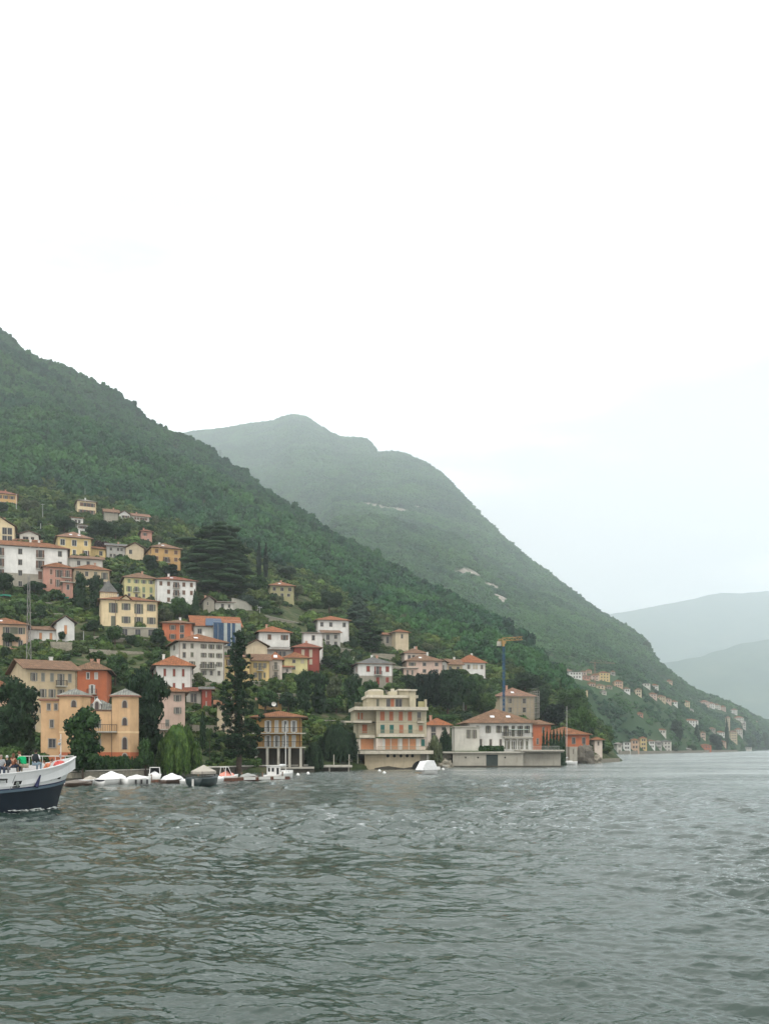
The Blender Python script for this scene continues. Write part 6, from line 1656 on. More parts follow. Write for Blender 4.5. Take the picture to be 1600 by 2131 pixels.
def cover_mesh(Lc, B, zb, h, x0=0, peaks=1, sag=.12, n=12, k=8, fwd=.0):
    """boat cover: a tent over hoops"""
    v = []; f = []
    for i in range(n+1):
        t = i/n; x = x0-Lc/2+Lc*t
        e = (1-abs(2*t-1)**3.0)**.6 if 0 < t < 1 else 0
        tr = max(0, 1-abs(t-.42)/(.44 if t < .42 else .6)); e = min(e, .35+.65*tr**.8); hh = h*(.15+.85*e)*(1-sag*abs(math.sin(t*PI*(peaks+1))))*(1-.25*fwd*t); bw = B/2*(.72+.28*e)
        for j in range(k+1):
            a = PI*j/k; v.append((x, -bw*math.cos(a), zb-.12+.12*math.sin(a)+hh*(1-abs(math.cos(a))**1.25)*(1+.05*math.sin(7*t+3*a))))
    for i in range(n):
        for j in range(k): a = i*(k+1)+j; f.append((a, a+1, a+k+2, a+k+1))
    f.append(tuple(range(k, -1, -1))); f.append(tuple(n*(k+1)+j for j in range(k+1)))
    return v, f
CLOTH = {k: mat('boat_cover_'+k, c, .85, .1, 2, bump=.4, fine=3) for k, c in dict(white=(.70,.71,.70), tan=(.30,.26,.20), coral=(.66,.26,.20), grey=(.28,.29,.27), brown=(.16,.14,.12), taupe=(.36,.33,.28)).items()}
def boat(label, px, pyw, Lh, B, head, hull=None, free=.75, cover='white', ch=.9, cl=.85, name='motorboat', stripe=None, x0=0, peaks=1, screen=False, fenders=0, motor=False):
    D = CH*F/(pyw-HY); root = empty(name, (X(px, D), D, 0), math.radians(head)); tag(root, label, 'boat', 'boats moored along the shore')
    v, f = hull_mesh(Lh, B, free); add_mesh('hull', v, f, hull or HULLW, root, True)
    if stripe:
        v, f = hull_mesh(Lh*1.004, B*1.012, free*.93, z0=free*.62); add_mesh('rubbing_strake', v, f, stripe, root)
    if cover:
        v, f = cover_mesh(Lh*cl, B*.97, free*.98, ch, x0, peaks); add_mesh('cover', v, f, CLOTH[cover], root, True)
    if screen:
        b = MB(); xs = x0-.1*Lh; hh = free+ch
        for s_ in (-1, 1): b.tube((xs-.5, s_*B*.42, free), (xs-.35, s_*B*.36, hh+.45), .05); b.tube((xs+.7, s_*B*.42, free), (xs+.1, s_*B*.36, hh+.45), .05)
        b.box(xs-.45, xs+.2, -B*.4, B*.4, hh+.42, hh+.5); b.build('arch', HULLW, root)
        b = MB(); b.quad([(xs+.65,-B*.38,free+.1),(xs+.65,B*.38,free+.1),(xs+.15,B*.34,hh+.4),(xs+.15,-B*.34,hh+.4)]); b.build('windscreen', GLASS, root)
    for k in range(fenders):
        for sd in (-1,):
            b = MB(); b.tube((Lh*(-.25+.22*k), -B/2-.14, .15), (Lh*(-.25+.22*k), -B/2-.14, .7), .12, n=8); b.build('fender', IRON, root)
    if motor:
        b = MB(); b.box(-Lh/2-.35, -Lh/2-.02, -.2, .2, .1, .95); b.box(-Lh/2-.3, -Lh/2-.12, -.08, .08, -.6, .1); b.build('outboard_motor', IRON, root)
    return root, D
DKH = mat('dark_green_hull', (.02,.035,.035), .3, .2, 1, spec=.5)
NAVY = mat('black_strake', (.015,.015,.02), .4)
BRWN = mat('varnished_hull', (.09,.06,.045), .4, .2, 1)
boat('low motorboat with flat brown cover and white edge, nearest to the passenger boat', 160, 1637, 4.0, 1.6, 52, BRWN, .45, 'brown', .35, .9, stripe=HULLW)
boat('small cream dinghy half hidden behind the brown-covered boat', 188, 1631, 3.0, 1.4, 55, HULLW, .5, 'taupe', .5, .6)
boat('white cruiser with peaked white cover and black side band, left of the harbour row', 234, 1635, 4.2, 1.95, 62, HULLW, .8, 'white', .95, .95, stripe=NAVY)
boat('white cruiser with dark fenders in the harbour row', 286, 1634.5, 3.6, 1.8, 48, HULLW, .85, 'white', .45, .75, fenders=3)
boat('white motorboat with raised windscreen arch behind the one with fenders', 322, 1626, 3.6, 1.7, 105, HULLW, .9, 'white', .5, .7, screen=True)
boat('white-covered motorboat with brown waterline left of the dark canopied boat', 359, 1631, 3.4, 1.6, 56, BRWN, .5, 'white', .85, .98)
boat('tiny white dinghy beside the dark canopied boat', 393, 1632, 2.2, 1.0, 50, HULLW, .5, 'white', .25, .7, name='dinghy')
r_, D_ = boat('dark green launch seen stern-on under a peaked tan canopy', 427, 1636, 6.0, 2.5, 74, DKH, 1.05, 'tan', .0001, .5, name='launch')
for o in list(r_.children):
    if o.name.startswith('cover'): bpy.data.objects.remove(o)
b = MB(); rr = 1.35
ring = [(-.4+1.9*math.cos(2*PI*k/12), rr*math.sin(2*PI*k/12), 1.75) for k in range(12)]
for k in range(12):
    a, c = ring[k], ring[(k+1) % 12]; b.quad([a, c, (-.4,0,2.5)]); b.quad([a, (a[0],a[1],1.45), (c[0],c[1],1.45), c])
b.build('canopy', CLOTH['taupe'], r_)
b = MB()
for k in (1, 5, 7, 11): b.tube((ring[k][0], ring[k][1]*.95, .9), (ring[k][0], ring[k][1]*.95, 1.75), .04)
b.build('canopy_frame', IRON, r_)
b = MB(); b.tube((-3.15,0,0),(-3.1,0,.9),.13,n=8); b.build('fender', TRIM, r_)
boat('small white boat partly behind the right side of the dark launch', 453, 1629, 2.2, 1.1, 60, HULLW, .55, 'white', .4, .8, name='dinghy')
boat('motorboat under a coral-pink cover with white windscreen frame', 476, 1626, 3.0, 1.4, 50, HULLW, .7, 'coral', .75, .8, x0=-.3, screen=True)
boat('low grey-covered motorboat at the jetty', 517, 1624.5, 2.9, 1.2, 40, BRWN, .5, 'grey', .55, .9)
# little white cabin boat
r_, D_ = boat('white fishing boat with square wheelhouse at the jetty', 569, 1622.5, 3.6, 1.7, 35, HULLW, .7, None, name='cabin_boat')
_n0 = len(r_.children)
b = MB(); facade(b, (-.9,-.75,0), (1,0,0), 1.9, .6, 2.05, [(.15,.65,1.2,1.8),(1.1,1.6,.75,1.8)], rev=.1); facade(b, (1.0,-.75,0), (0,1,0), 1.5, .6, 2.05, [(.2,1.3,1.2,1.8)], rev=.1)
facade(b, (1.0,.75,0), (-1,0,0), 1.9, .6, 2.05, []); facade(b, (-.9,.75,0), (0,-1,0), 1.5, .6, 2.05, [(.3,1.2,1.2,1.8)], rev=.1); b.build('wheelhouse', HULLW, r_)
b = MB(); b.box(-1.1,1.25,-.9,.9,2.06,2.16); b.build('cabin_roof', HULLW, r_)
b = MB(); b.box(-.8,.9,-.6,.6,.75,1.95); b.build('cabin_glass', GLASS, r_)
b = MB(); b.tube((0,0,2.1),(0,0,3.1),.04); b.build('aerial', IRON, r_)
for o in list(r_.children)[_n0:]: o.scale = (.82,.82,.92)
def sailboat(label, px, pyw, Lh, B, head, ymast, rig='bare'):
    r_, D_ = boat(label, px, pyw, Lh, B, head, HULLW, .8, None, name='sailboat')
    zt = Z(ymast, D_)
    b = MB(); b.tube((.3,0,.7),(.3,0,zt),.09,.05,8); b.build('mast', mat('alloy_mast', (.55,.54,.50), .4, metal=.3), r_)
    b = MB(); b.tube((.3,0,1.7),(-Lh*.42,0,1.8),.06); b.build('boom', mat('alloy_mast',(.55,.54,.5)), r_)
    b = MB(); b.blob((-Lh*.12,0,1.95),(Lh*.24,.16,.16),8,8,.1,3); b.build('furled_sail', CLOTH['white'], r_)
    b = MB(); b.box(-.3, 1.6, -B*.28, B*.28, .8, 1.2); b.box(-.1,1.4,-B*.29,B*.29,.92,1.08) ; b.build('coachroof', HULLW, r_)
    b = MB()
    for q in ((Lh/2,0,.95),(-Lh/2,0,.8),(.2,B*.45,.8),(.2,-B*.45,.8)): b.tube((.3,0,zt-.1), q, .012, n=3, cap=False)
    b.tube((.3,-B*.35,zt*.62),(.3,B*.35,zt*.62),.025); b.build('rigging', IRON, r_)
    return r_, D_
sailboat('white sailboat with bare mast moored at the right end of the jetty', 592, 1620, 4.0, 1.5, 60, 1508)
sailboat('white sailboat with tall bare mast in front of the orange long house', 1177, 1593, 6.2, 2.2, 12, 1470)
# cruiser with white canopy
r_, D_ = boat('white cabin cruiser with sloping white canopy anchored before the modern block', 893, 1612, 5.0, 2.1, 35, HULLW, .85, None, name='cruiser')
_n0 = len(r_.children)
v = [(-3.3,-1.25,.85),(-3.3,1.25,.85),(-1.9,-1.15,2.6),(-1.9,1.15,2.6),(.6,-1.1,2.75),(.6,1.1,2.75),(1.5,-1.1,1.5),(1.5,1.1,1.5),(1.5,-1.25,.9),(1.5,1.25,.9)]
f = [(0,2,3,1),(2,4,5,3),(4,6,7,5),(6,8,9,7),(0,8,6,4,2),(1,3,5,7,9),(0,1,9,8)]
add_mesh('canopy', v, f, CLOTH['white'], r_)
b = MB(); b.box(1.52, 2.6, -1.0, 1.0, .9, 1.5); b.build('foredeck_cabin', HULLW, r_)
b = MB(); b.quad([(.75,-1.125,2.3),(1.35,-1.125,1.55),(.2,-1.14,1.55),(.2,-1.135,2.3)][::-1]); b.build('side_window', GLASS, r_)
b = MB()
for k in range(5): b.tube((2.2+k*.35,-.95+k*.1,.9),(2.2+k*.35,-.95+k*.1,1.5),.025)
b.tube((2.2,-.95,1.5),(3.6,-.55,1.5),.025); b.build('bow_rail', mat('alloy_mast',(.55,.54,.5)), r_)
b = MB(); b.box(-3.68,-3.2,-.9,.9,.25,.4); b.build('swim_platform', mat('teak_deck',(.30,.22,.13)), r_)
for o in list(r_.children)[_n0:]: o.scale = (.68,.78,.86)
for (px, py, col, lab) in ((641,1611.5,'w','largest white mooring buoy before the landing stage'),(620,1614.5,'w','small white mooring buoy left of the largest one'),(789.5,1606,'w','small white buoy under the modern block'),(799.5,1610,'w','white buoy close beside the small one under the modern block'),
    (922,1602.5,'w','white buoy at the bow of the anchored cruiser'),(1067,1596.5,'w','white buoy in front of the villa terrace wall'),(647,1607,'d','small dark float beside the landing stage')):
    D = CH*F/(py-HY); b = MB(); b.lathe([(0,-.22),(.22,-.16),(.31,0),(.25,.2),(.09,.3),(.05,.37),(0,.38)], 12)
    o = b.build('mooring_buoy', {'w':HULLW,'o':mat('yellow_plastic',(.6,.4,.1)),'d':IRON}[col], None, True, (X(px, D), D, .05)); tag(o, lab, 'buoy', 'mooring buoys')

# ---- poles, masts and cranes
POLEM = mat('galvanised_steel', (.42,.43,.42), .5, .1, 2)
def pole(label, px, ytop, ybot, arms=1, D=None, r=.09):
    D = D or NEAR.hit(px, ybot, 120, 1500); root = empty('utility_pole', (X(px, D), D, Z(ybot, D)), .3); tag(root, label, 'pole')
    h = Z(ytop, D)-Z(ybot, D); b = MB(); b.tube((0,0,-1),(0,0,h),r,r*.6,8); b.build('shaft', POLEM, root)
    b = MB()
    for k in range(arms): b.box(-.7,.7,-.05,.05,h-.5-k*.8,h-.4-k*.8); [b.tube((xx,0,h-.4-k*.8),(xx,0,h-.15-k*.8),.05) for xx in (-.6,0,.6)]
    b.build('crossarm', POLEM, root)
pole('utility pole in the trees above the round tree by the stepped white pair', 122, 1001, 1022, 1)
pole('pole rising behind the white house standing alone under the forest', 177, 1016, 1046, 0)
pole('tall pale pole on the upper terraces left of the round tree', 89, 1048, 1090, 1)
pole('short pale post below the tall pole on the upper terraces', 84.5, 1089, 1112, 0, r=.14)
pole('pale pole beside the highest ochre house', 34, 1028, 1070, 0, r=.14)
pole('pale wooden pole on the meadow above the white hip-roofed house', 540.5, 1262, 1300, 1)
pole('thin steel pole behind the poolside house', 964.5, 1462, 1498, 0)
pole('lamp pole beside the stone wall right of the white gabled house', 174, 1314, 1346, 0)
def lattice(name, label, px, ytop, ybot, D, wb, wt, m, arms=(), cat='pylon'):
    root = empty(name, (X(px, D), D, Z(ybot, D)), .35); tag(root, label, cat); h = Z(ytop, D)-Z(ybot, D); b = MB(); n = max(6, int(h/2.2))
    def c(t, q): w_ = (wb+(wt-wb)*t)/2; return Vector((w_*(1 if q in (1,2) else -1), w_*(1 if q > 1 else -1), h*t))
    for q in range(4): b.tube(c(0, q), c(1, q), .07, .05, 4)
    for k in range(n):
        for q in range(4): b.tube(c(k/n, q), c((k+1)/n, (q+1) % 4), .035, n=3, cap=False); b.tube(c(k/n, (q+1) % 4), c((k+1)/n, q), .035, n=3, cap=False)
    b.build('lattice', m, root)
    if arms:
        b = MB()
        for t, w_ in arms:
            b.tube((-w_,0,h*t),(w_,0,h*t),.08,n=4); b.tube((-w_,0,h*t),(0,0,h*t+w_*.25),.05,n=3); b.tube((w_,0,h*t),(0,0,h*t+w_*.25),.05,n=3)
        b.build('crossarm', m, root)
    return root
lattice('lattice_mast', 'tall thin grey lattice mast in front of the peach house', 60, 1196, 1372, 168, .75, .3, mat('grey_lattice', (.22,.21,.20), .8, .2, 2), (), 'mast')
for px, yt, yb, D, lab in ((331,868,893,1180,'power pylon on the skyline above the near forest'),(458,936,966,1140,'power pylon lower down the ridge, second from the left'),(510,974,1004,1110,'power pylon lowest on the ridge line')):
    lattice('power_pylon', lab, px, yt, yb, D, 2.6, .8, mat('pylon_steel', (.2,.22,.22)), ((.72,3.4),(.84,2.8),(.95,2.0)))
# blue and yellow tower crane
D = 262.0; BL = mat('crane_blue', (.03,.085,.16), .5, .1, 2); YE = mat('crane_yellow', (.33,.20,.07), .5, .15, 2)
cr = lattice('tower_crane', 'slim blue tower crane with yellow jib above the villa roof', 1048, 1340, 1490, D, .46, .46, BL, cat='crane')
h = Z(1340, D)-Z(1490, D)
for q in range(4):
    b = MB(); sx, sy = (.23 if q in (1,2) else -.23), (.23 if q > 1 else -.23); b.tube((sx,sy,0),(sx,sy,h),.05,n=5); b.build('mast_leg', BL, cr)
b = MB(); b.box(-.45,.45,-.45,.45,h,h+.8); b.build('slewing_ring', YE, cr)
ang = math.radians(-50); dv = Vector((math.cos(ang+.0), math.sin(ang), 0)); Lj = 5.4
jb = empty('jib_pivot', (0,0,0)); bpy.data.objects.remove(jb)
def truss(dv, L0, L1, z, hh, ww, m, name):
    b = MB(); s_ = Vector((-dv.y, dv.x, 0)); n = int(abs(L1-L0)/1.3)
    P_ = lambda t, u, k: dv*(L0+(L1-L0)*t)+s_*u+Vector((0,0,z+k))
    for k in range(n):
        t0, t1 = k/n, (k+1)/n
        for u in (-ww, ww): b.tube(P_(t0,u,0), P_(t1,u,0), .06, n=4); b.tube(P_(t0,u,0), P_((t0+t1)/2,0,hh), .04, n=4); b.tube(P_((t0+t1)/2,0,hh), P_(t1,u,0), .04, n=4)
        b.tube(P_(t0,0,hh), P_(t1,0,hh), .10, n=4); b.tube(P_(t0,-ww,0), P_(t0,ww,0), .06, n=4)
    return b.build(name, m, cr)
truss(dv, -.5, Lj, h+.8, .8, .4, YE, 'jib')
truss(-dv, 0, 1.6, h+.8, .5, .4, YE, 'counter_jib')
b = MB(); q = -dv*1.4; b.box(q.x-.5, q.x+.5, q.y-.4, q.y+.4, h-.5, h+.7); b.build('counterweight', SLAB, cr)
b = MB(); b.box(-.7,-.2,-1.0,-.4,h-.8,h+.3); b.build('cab', YE, cr)

b = MB(); b.tube(dv*4.5+Vector((0,0,h+.8)), dv*4.5+Vector((0,0,h-5)), .02, n=3); b.box((dv*4.5).x-.12,(dv*4.5).x+.12,(dv*4.5).y-.12,(dv*4.5).y+.12,h-2.5,h-2); b.build('hook', IRON, cr)
# ================================================================= PASSENGER BOAT AND PEOPLE
def ferry():
    Ld = 24.0; head = math.atan2(.83, .55)
    stem = Vector((X(119, 72.0), 72.0, 0))
    hd = Vector((math.cos(head), math.sin(head), 0))
    root = empty('passenger_boat', stem, head); tag(root, 'white and navy passenger boat with people aboard, its bow entering at the left edge', 'passenger boat')
    # local frame: x forward (0 at the stem on the water), y to port, so starboard (towards us) is -y
    def half(s, u):     # s metres behind the stem, u 0 at the water .. 1 at the bulwark top
        full = 2.55
        e = 1-math.exp(-max(s, 0)/2.6)
        return full*(e*(.80+.20*u))
    def rake(u): return 1.5*u**1.35      # bow overhang
    def zt(s): return 2.56+1.25*math.exp(-s/3.2)    # bulwark top
    def zr(s): return 1.37+.62*math.exp(-s/4.2)     # rubbing strake
    S = [0, .12, .3, .5, .75, 1, 1.3, 1.6, 2, 2.4, 2.8, 3.2, 3.6, 4, 4.5, 5, 5.5, 6, 6.6, 7.4, 9, 12, 16, 20, 24]
    def skin(name, lo, hi, m, n, off=0):
        v = []; f = []
        for s in S:
            for sd in (-1, 1):
                for k in range(n+1):
                    zz_ = lo(s)+(hi(s)-lo(s))*k/n; u = max(0, zz_)/3.5
                    ov = rake(u)
                    sl = s
                    y = half(sl, u)+off+(.10*math.exp(-s) if False else 0)
                    x = ov-(s)*(1+ov/24)
                    v.append((x, sd*y, zz_))
        m_ = 2*(n+1)
        for i in range(len(S)-1):
            for sd in (0, 1):
                for k in range(n):
                    a = i*m_+sd*(n+1)+k; q = (a, a+1, a+m_+1, a+m_); f.append(q if sd == 0 else q[::-1])
        f.append(tuple(range(n, -1, -1))+tuple(range(n+1, 2*n+2)))
        return add_mesh(name, v, f, m, root, True), v
    navy = mat('navy_hull_paint', (.004,.010,.018), .5, .25, .8, spec=.22)
    white = mat('white_boat_paint', (.66,.67,.66), .4, .05, .8, stain=.25)
    skin('hull', lambda s: -.8, zr, navy, 8)
    skin('bulwark', lambda s: zr(s)+.06, zt, white, 6)
    skin('rubbing_strake', lambda s: zr(s)-.10, lambda s: zr(s)+.085, mat('blue_grey_strake', (.10,.15,.19), .5), 2, .09)
    skin('paint_line', lambda s: zr(s)+.07, lambda s: zr(s)+.17, mat('navy_line', (.012,.02,.06), .4), 1, .012)
    # inside lining and capping rail
    v = []; f = []
    for s in S:
        for sd in (-1, 1):
            u = zt(s)/3.5; x = rake(u)-s*(1+rake(u)/24); y = half(s, u)
            v += [(x+.03, sd*(y+.05), zt(s)-.02), (x+.03, sd*(y+.05), zt(s)+.05), (x-.02, sd*max(y-.10, 0), zt(s)+.05), (x-.02, sd*max(y-.10, 0), zt(s)-.9)]
    for i in range(len(S)-1):
        for sd in (0, 1):
            for k in range(3):
                a = i*8+sd*4+k; f.append((a, a+1, a+9, a+8))
    add_mesh('capping_rail', v, f, white, root)
    # deck
    v = []; f = []
    for i, s in enumerate(S):
        z = 1.45+.35*math.exp(-s/4); u = z/3.5; x = rake(u)-s*(1+rake(u)/24); y = half(s, u)-.03
        v += [(x, -y, z), (x, y, z)]
    for i in range(len(S)-1): f.append((2*i, 2*i+1, 2*i+3, 2*i+2))
    add_mesh('deck', v, f, mat('deck_paint', (.22,.20,.17), .8, .1, 2), root)
    # things on the starboard side: freeing port, fender, name plate, hawse, seam
    def side(s, z, off=.02):
        u = z/3.5; return Vector((rake(u)-s*(1+rake(u)/24), -(half(s, u)+off), z))
    def panel(name, s0, s1, z0, z1, m, off=.02, par=root, n=3):
        b = MB()
        for k in range(n):
            a, c = s0+(s1-s0)*k/n, s0+(s1-s0)*(k+1)/n
            b.quad([side(c, z0, off), side(a, z0, off), side(a, z1, off), side(c, z1, off)])
            b.quad([side(c, z1, off), side(a, z1, off), side(a, z1, 0), side(c, z1, 0)]); b.quad([side(a, z0, off), side(c, z0, off), side(c, z0, 0), side(a, z0, 0)])
        b.quad([side(s1, z0, off), side(s1, z1, off), side(s1, z1, 0), side(s1, z0, 0)]); b.quad([side(s0, z0, off), side(s0, z0, 0), side(s0, z1, 0), side(s0, z1, off)])
        return b.build(name, m, par)
    BK = mat('dark_hole', (.012,.012,.012)); BRK = mat('bitts_brown', (.10,.06,.045))
    pt = panel('mooring_port', 5.15, 5.75, 1.74, 2.2, BK, .04)
    b = MB(); c0 = side(5.4, 1.82, .08); b.blob(c0+Vector((0,0,.15)), (.14,.06,.2), 8, 6, .3, 2); b.build('bollard', mat('grey_bollard',(.2,.22,.2)), pt)
    panel('mooring_port', 1.2, 1.55, 2.2, 2.52, BK, .04)
    panel('hawse_plate', .45, .72, 2.8, 3.02, BRK, .02)
    panel('plate_seam', 5.86, 5.92, 1.5, 2.6, mat('seam_grey', (.25,.26,.26)), .012)
    b = MB(); p = side(3.75, 1.72, .16); q = side(3.72, 2.56, .06); b.tube(p, q, .17, .04, 8); b.build('fender', mat('navy_fender', (.012,.016,.06), .6), root)
    # faint name: six raised grey letters' blocks, unreadable at this distance
    nm = panel('name_plate', 2.2, 2.75, 2.14, 2.32, mat('name_plate_grey', (.45,.46,.42)), .012)
    # jackstaff, front rail
    tip = Vector((rake(zt(0)/3.5), 0, zt(0)))
    b = MB(); b.tube(tip+Vector((-1.35,0,-.6)), tip+Vector((-1.35,0,1.75)), .035); b.build('jackstaff', TRIM, root)
    b = MB(); b.tube(tip+Vector((-1.35,0,1.35)), tip+Vector((-1.6,0,1.2)), .03); b.blob(tip+Vector((-1.5,0,1.0)), (.14,.1,.12), 8, 6, .2, 1); b.blob(tip+Vector((-1.42,0,.1)), (.08,.08,.16), 8, 6, .2, 1); b.build('lamp', mat('lamp_grey', (.3,.32,.32)), root)
    b = MB()
    prev = None
    for s in (.1, .5, 1.0, 1.7, 2.5, 3.2):
        u = zt(s)/3.5; base = Vector((rake(u)-s*(1+rake(u)/24), half(s, u)-.05, zt(s))); top = Vector((base.x, base.y, zt(0)+.07)); b.tube(base, top, .022, n=5)
        if prev: b.tube(prev, top, .03, n=5)
        prev = top
    b.build('guard_rail', TRIM, root)
    b = MB(); 
    for k in range(5): b.tube((-.6-k*.35,-.3,1.7),(-.6-k*.35,-.3,2.75),.03,n=5)
    b.tube((-.6,-.3,2.75),(-2.0,-.3,2.75),.035); b.tube((-.6,-.3,2.3),(-2.0,-.3,2.3),.025); b.build('inner_rail', mat('khaki_rail',(.25,.25,.15)), root)
    b = MB(); b.box(-3.2,-2.6,-.5,.9,1.5,1.95); b.box(-5.6,-5.0,-1.9,1.4,1.5,1.95); b.box(-5.75,-5.6,-1.9,1.4,1.5,2.3); b.box(-8.2,-7.6,-1.9,1.6,1.5,1.95); b.box(-8.35,-8.2,-1.9,1.6,1.5,2.3); b.build('bench', mat('bench_grey', (.12,.12,.12)), root)
    b = MB(); b.blob((-.15,-.42,3.2), (.42,.22,.30), 10, 8, .3, 5); b.blob((.2,-.15,3.38), (.35,.18,.16), 10, 8, .3, 8); b.build('red_bundle', mat('red_cloth', (.50,.10,.09), .8, .2, 4), root)
    b = MB(); b.tube((-5.9,-2.35,2.34),(-9.5,-2.42,2.40),.06); 
    for k in range(7): b.tube((-5.95-k*.6,-2.36,2.1),(-5.95-k*.6,-2.36,2.36),.04)
    b.build('side_rail', IRON, root)
    return root, stem, head
fr_, FSTEM, FHEAD = ferry()

# foam at the bow
b = MB()
rgf = random.Random(4)
SK = []
def person(label, px, ptop, D, turn, pose, shirt, pants, hair, skin=(.42,.26,.18), height=1.95, hairlen=.0):
    """seated figure; head top at picture row ptop; turn = heading in degrees (0 faces +x)"""
    top = Z(ptop, D); k = height/1.7
    lean = pose.get('lean', 0.1); side_ = pose.get('side', 0.0)
    hip = Vector((0,0,0)); ch_ = Vector((lean*.32, side_*.3, .34))*k; neck = ch_+Vector((lean*.22+.0, side_*.15, .20))*k; head = neck+Vector((lean*.12+.02+pose.get('hx', 0), 0, .10+.0))*k; crown = head+Vector((.01,0,.13))*k
    root = empty('person', (X(px, D), D, top-crown.z-.035), math.radians(turn)); tag(root, label, 'person')
    def sk(name, verts, edges, m, sub=2, parent=root):
        me = bpy.data.meshes.new(name); me.from_pydata([v[0] for v in verts], edges, []); o = bpy.data.objects.new(name, me); COL.objects.link(o)
        md = o.modifiers.new('s', 'SKIN'); ms = o.modifiers.new('u', 'SUBSURF'); ms.levels = sub; ms.render_levels = sub
        for i, v in enumerate(verts):
            r = v[1] if isinstance(v[1], tuple) else (v[1], v[1]); me.skin_vertices[0].data[i].radius = (r[0]*k, r[1]*k)
        me.skin_vertices[0].data[0].use_root = True
        dg = bpy.context.evaluated_depsgraph_get(); bm_ = bpy.data.meshes.new_from_object(o.evaluated_get(dg)); bpy.data.objects.remove(o)
        bm_.name = name; bm_.polygons.foreach_set('use_smooth', [True]*len(bm_.polygons)); bm_.materials.clear(); bm_.materials.append(m)
        return link(name, bm_, None, parent)
    sh = [ch_+Vector((0, s*.17, .12))*k for s in (-1, 1)]
    el = [pose['elb'][i] for i in (0, 1)]; ha = [pose['hand'][i] for i in (0, 1)]
    el = [ch_+Vector(e)*k for e in el]; ha = [ch_+Vector(e)*k for e in ha]
    kn = [Vector((.42, s*.11, .04))*k for s in (-1, 1)]; ft = [Vector((.40, s*.11, -.40))*k for s in (-1, 1)]; toe = [f+Vector((.15, 0, -.05))*k for f in ft]
    V_ = [(hip, (.13,.10)), (ch_, (.14,.10)), (neck, .05), (head, (.075,.085)), (crown, (.06,.065))]; E = [(0,1),(1,2),(2,3),(3,4)]
    for i in (0, 1):
        n0 = len(V_); V_ += [(sh[i], .05), (el[i], .038), (ha[i], .026)]; E += [(1,n0),(n0,n0+1),(n0+1,n0+2)]
        d_ = (ha[i]-el[i]).normalized(); sd = d_.cross(Vector((0,0,1))).normalized() if abs(d_.z) < .9 else Vector((0,1,0))
        pm = len(V_); V_.append((ha[i]+d_*.05*k, (.030,.016))); E.append((n0+2, pm))
        for q in range(4):
            a = len(V_); off = sd*(.026-.0175*q)*k; ln = (.05,.056,.052,.042)[q]*k
            V_ += [(ha[i]+d_*.075*k+off, .009), (ha[i]+d_*(.075*k+ln*.6)+off+Vector((0,0,-.008)), .008), (ha[i]+d_*(.075*k+ln)+off+Vector((0,0,-.024)), .007)]; E += [(pm,a),(a,a+1),(a+1,a+2)]
        a = len(V_); V_ += [(ha[i]+d_*.03*k+sd*.04*k, .010), (ha[i]+d_*.065*k+sd*.052*k, .008)]; E += [(n0+2,a),(a,a+1)]
        n1 = len(V_); V_ += [(Vector((.04,(-1,1)[i]*.09,0))*k, .085), (kn[i], .058), (ft[i], .038), (toe[i], .032)]; E += [(0,n1),(n1,n1+1),(n1+1,n1+2),(n1+2,n1+3)]
    body = sk('body', V_, E, mat('skin_'+str(skin[0]), skin, .6, .05, 6))
    # clothing grown over the same joints
    Vs = [(hip+Vector((0,0,.02)), (.155,.12)), (ch_, (.165,.125)), (neck-Vector((0,0,.06))*k, .075)]; Es = [(0,1),(1,2)]
    sl = pose.get('sleeve', .45)
    for i in (0, 1):
        n0 = len(Vs); Vs += [(sh[i], .07), (sh[i].lerp(el[i], sl*2 if sl < .5 else 1), .056)]; Es += [(1,n0),(n0,n0+1)]
        if sl >= .9: Vs.append((ha[i], .036)); Es.append((n0+1, n0+2))
    sk('shirt', Vs, Es, shirt, 2)
    Vp = [(hip, (.15,.12))]; Ep = []
    for i in (0, 1):
        n0 = len(Vp); Vp += [(Vector((.04,(-1,1)[i]*.09,0))*k, .10), (kn[i], .072), (ft[i]+Vector((0,0,.05)), .052)]; Ep += [(0,n0),(n0,n0+1),(n0+1,n0+2)]
    sk('trousers', Vp, Ep, pants, 2)
    b = MB(); b.blob(head+Vector((-.018,0,.055))*k, (.098*k,.088*k,.105*k), 14, 10, .08, int(px))
    if hairlen: b.blob(head+Vector((-.06,0,-.06-hairlen/2))*k, (.06*k,.085*k,(.10+hairlen)*k), 12, 8, .12, int(px)+2)
    b.build('hair', hair, root, True)
    # face
    fx = head+Vector((.078,0,.03))*k
    b = MB(); b.blob(fx+Vector((.014,0,-.01)), (.016,.011,.022), 6, 6, 0); b.build('nose', mat('skin_'+str(skin[0]), skin), root, True)
    for s in (-1, 1):
        b = MB(); b.blob(fx+Vector((.0,s*.030,.018)), (.008,.012,.007), 6, 5, 0); b.build('eye', mat('eye_dark', (.02,.015,.012)), root, True)
        b = MB(); b.blob(head+Vector((0,s*.082,.02))*k, (.018,.010,.028), 6, 6, 0); b.build('ear', mat('skin_'+str(skin[0]), skin), root, True)
    b = MB(); b.blob(fx+Vector((-.004,0,-.045)), (.008,.024,.006), 6, 5, 0); b.build('mouth', mat('lip', (.30,.11,.09)), root, True)
    return root
CL = lambda n, c: mat('cloth_'+n, c, .9, .12, 6, bump=.3, fine=9)
rest = dict(elb=[(.05,-.24,-.14),(.05,.24,-.14)], hand=[(.28,-.15,-.26),(.28,.15,-.26)])
BH = CL('dark_hair', (.02,.015,.012)); WHH = CL('white_hair', (.5,.49,.47)); BRH = CL('brown_hair', (.12,.055,.03)); GRH = CL('grey_hair', (.25,.2,.17))
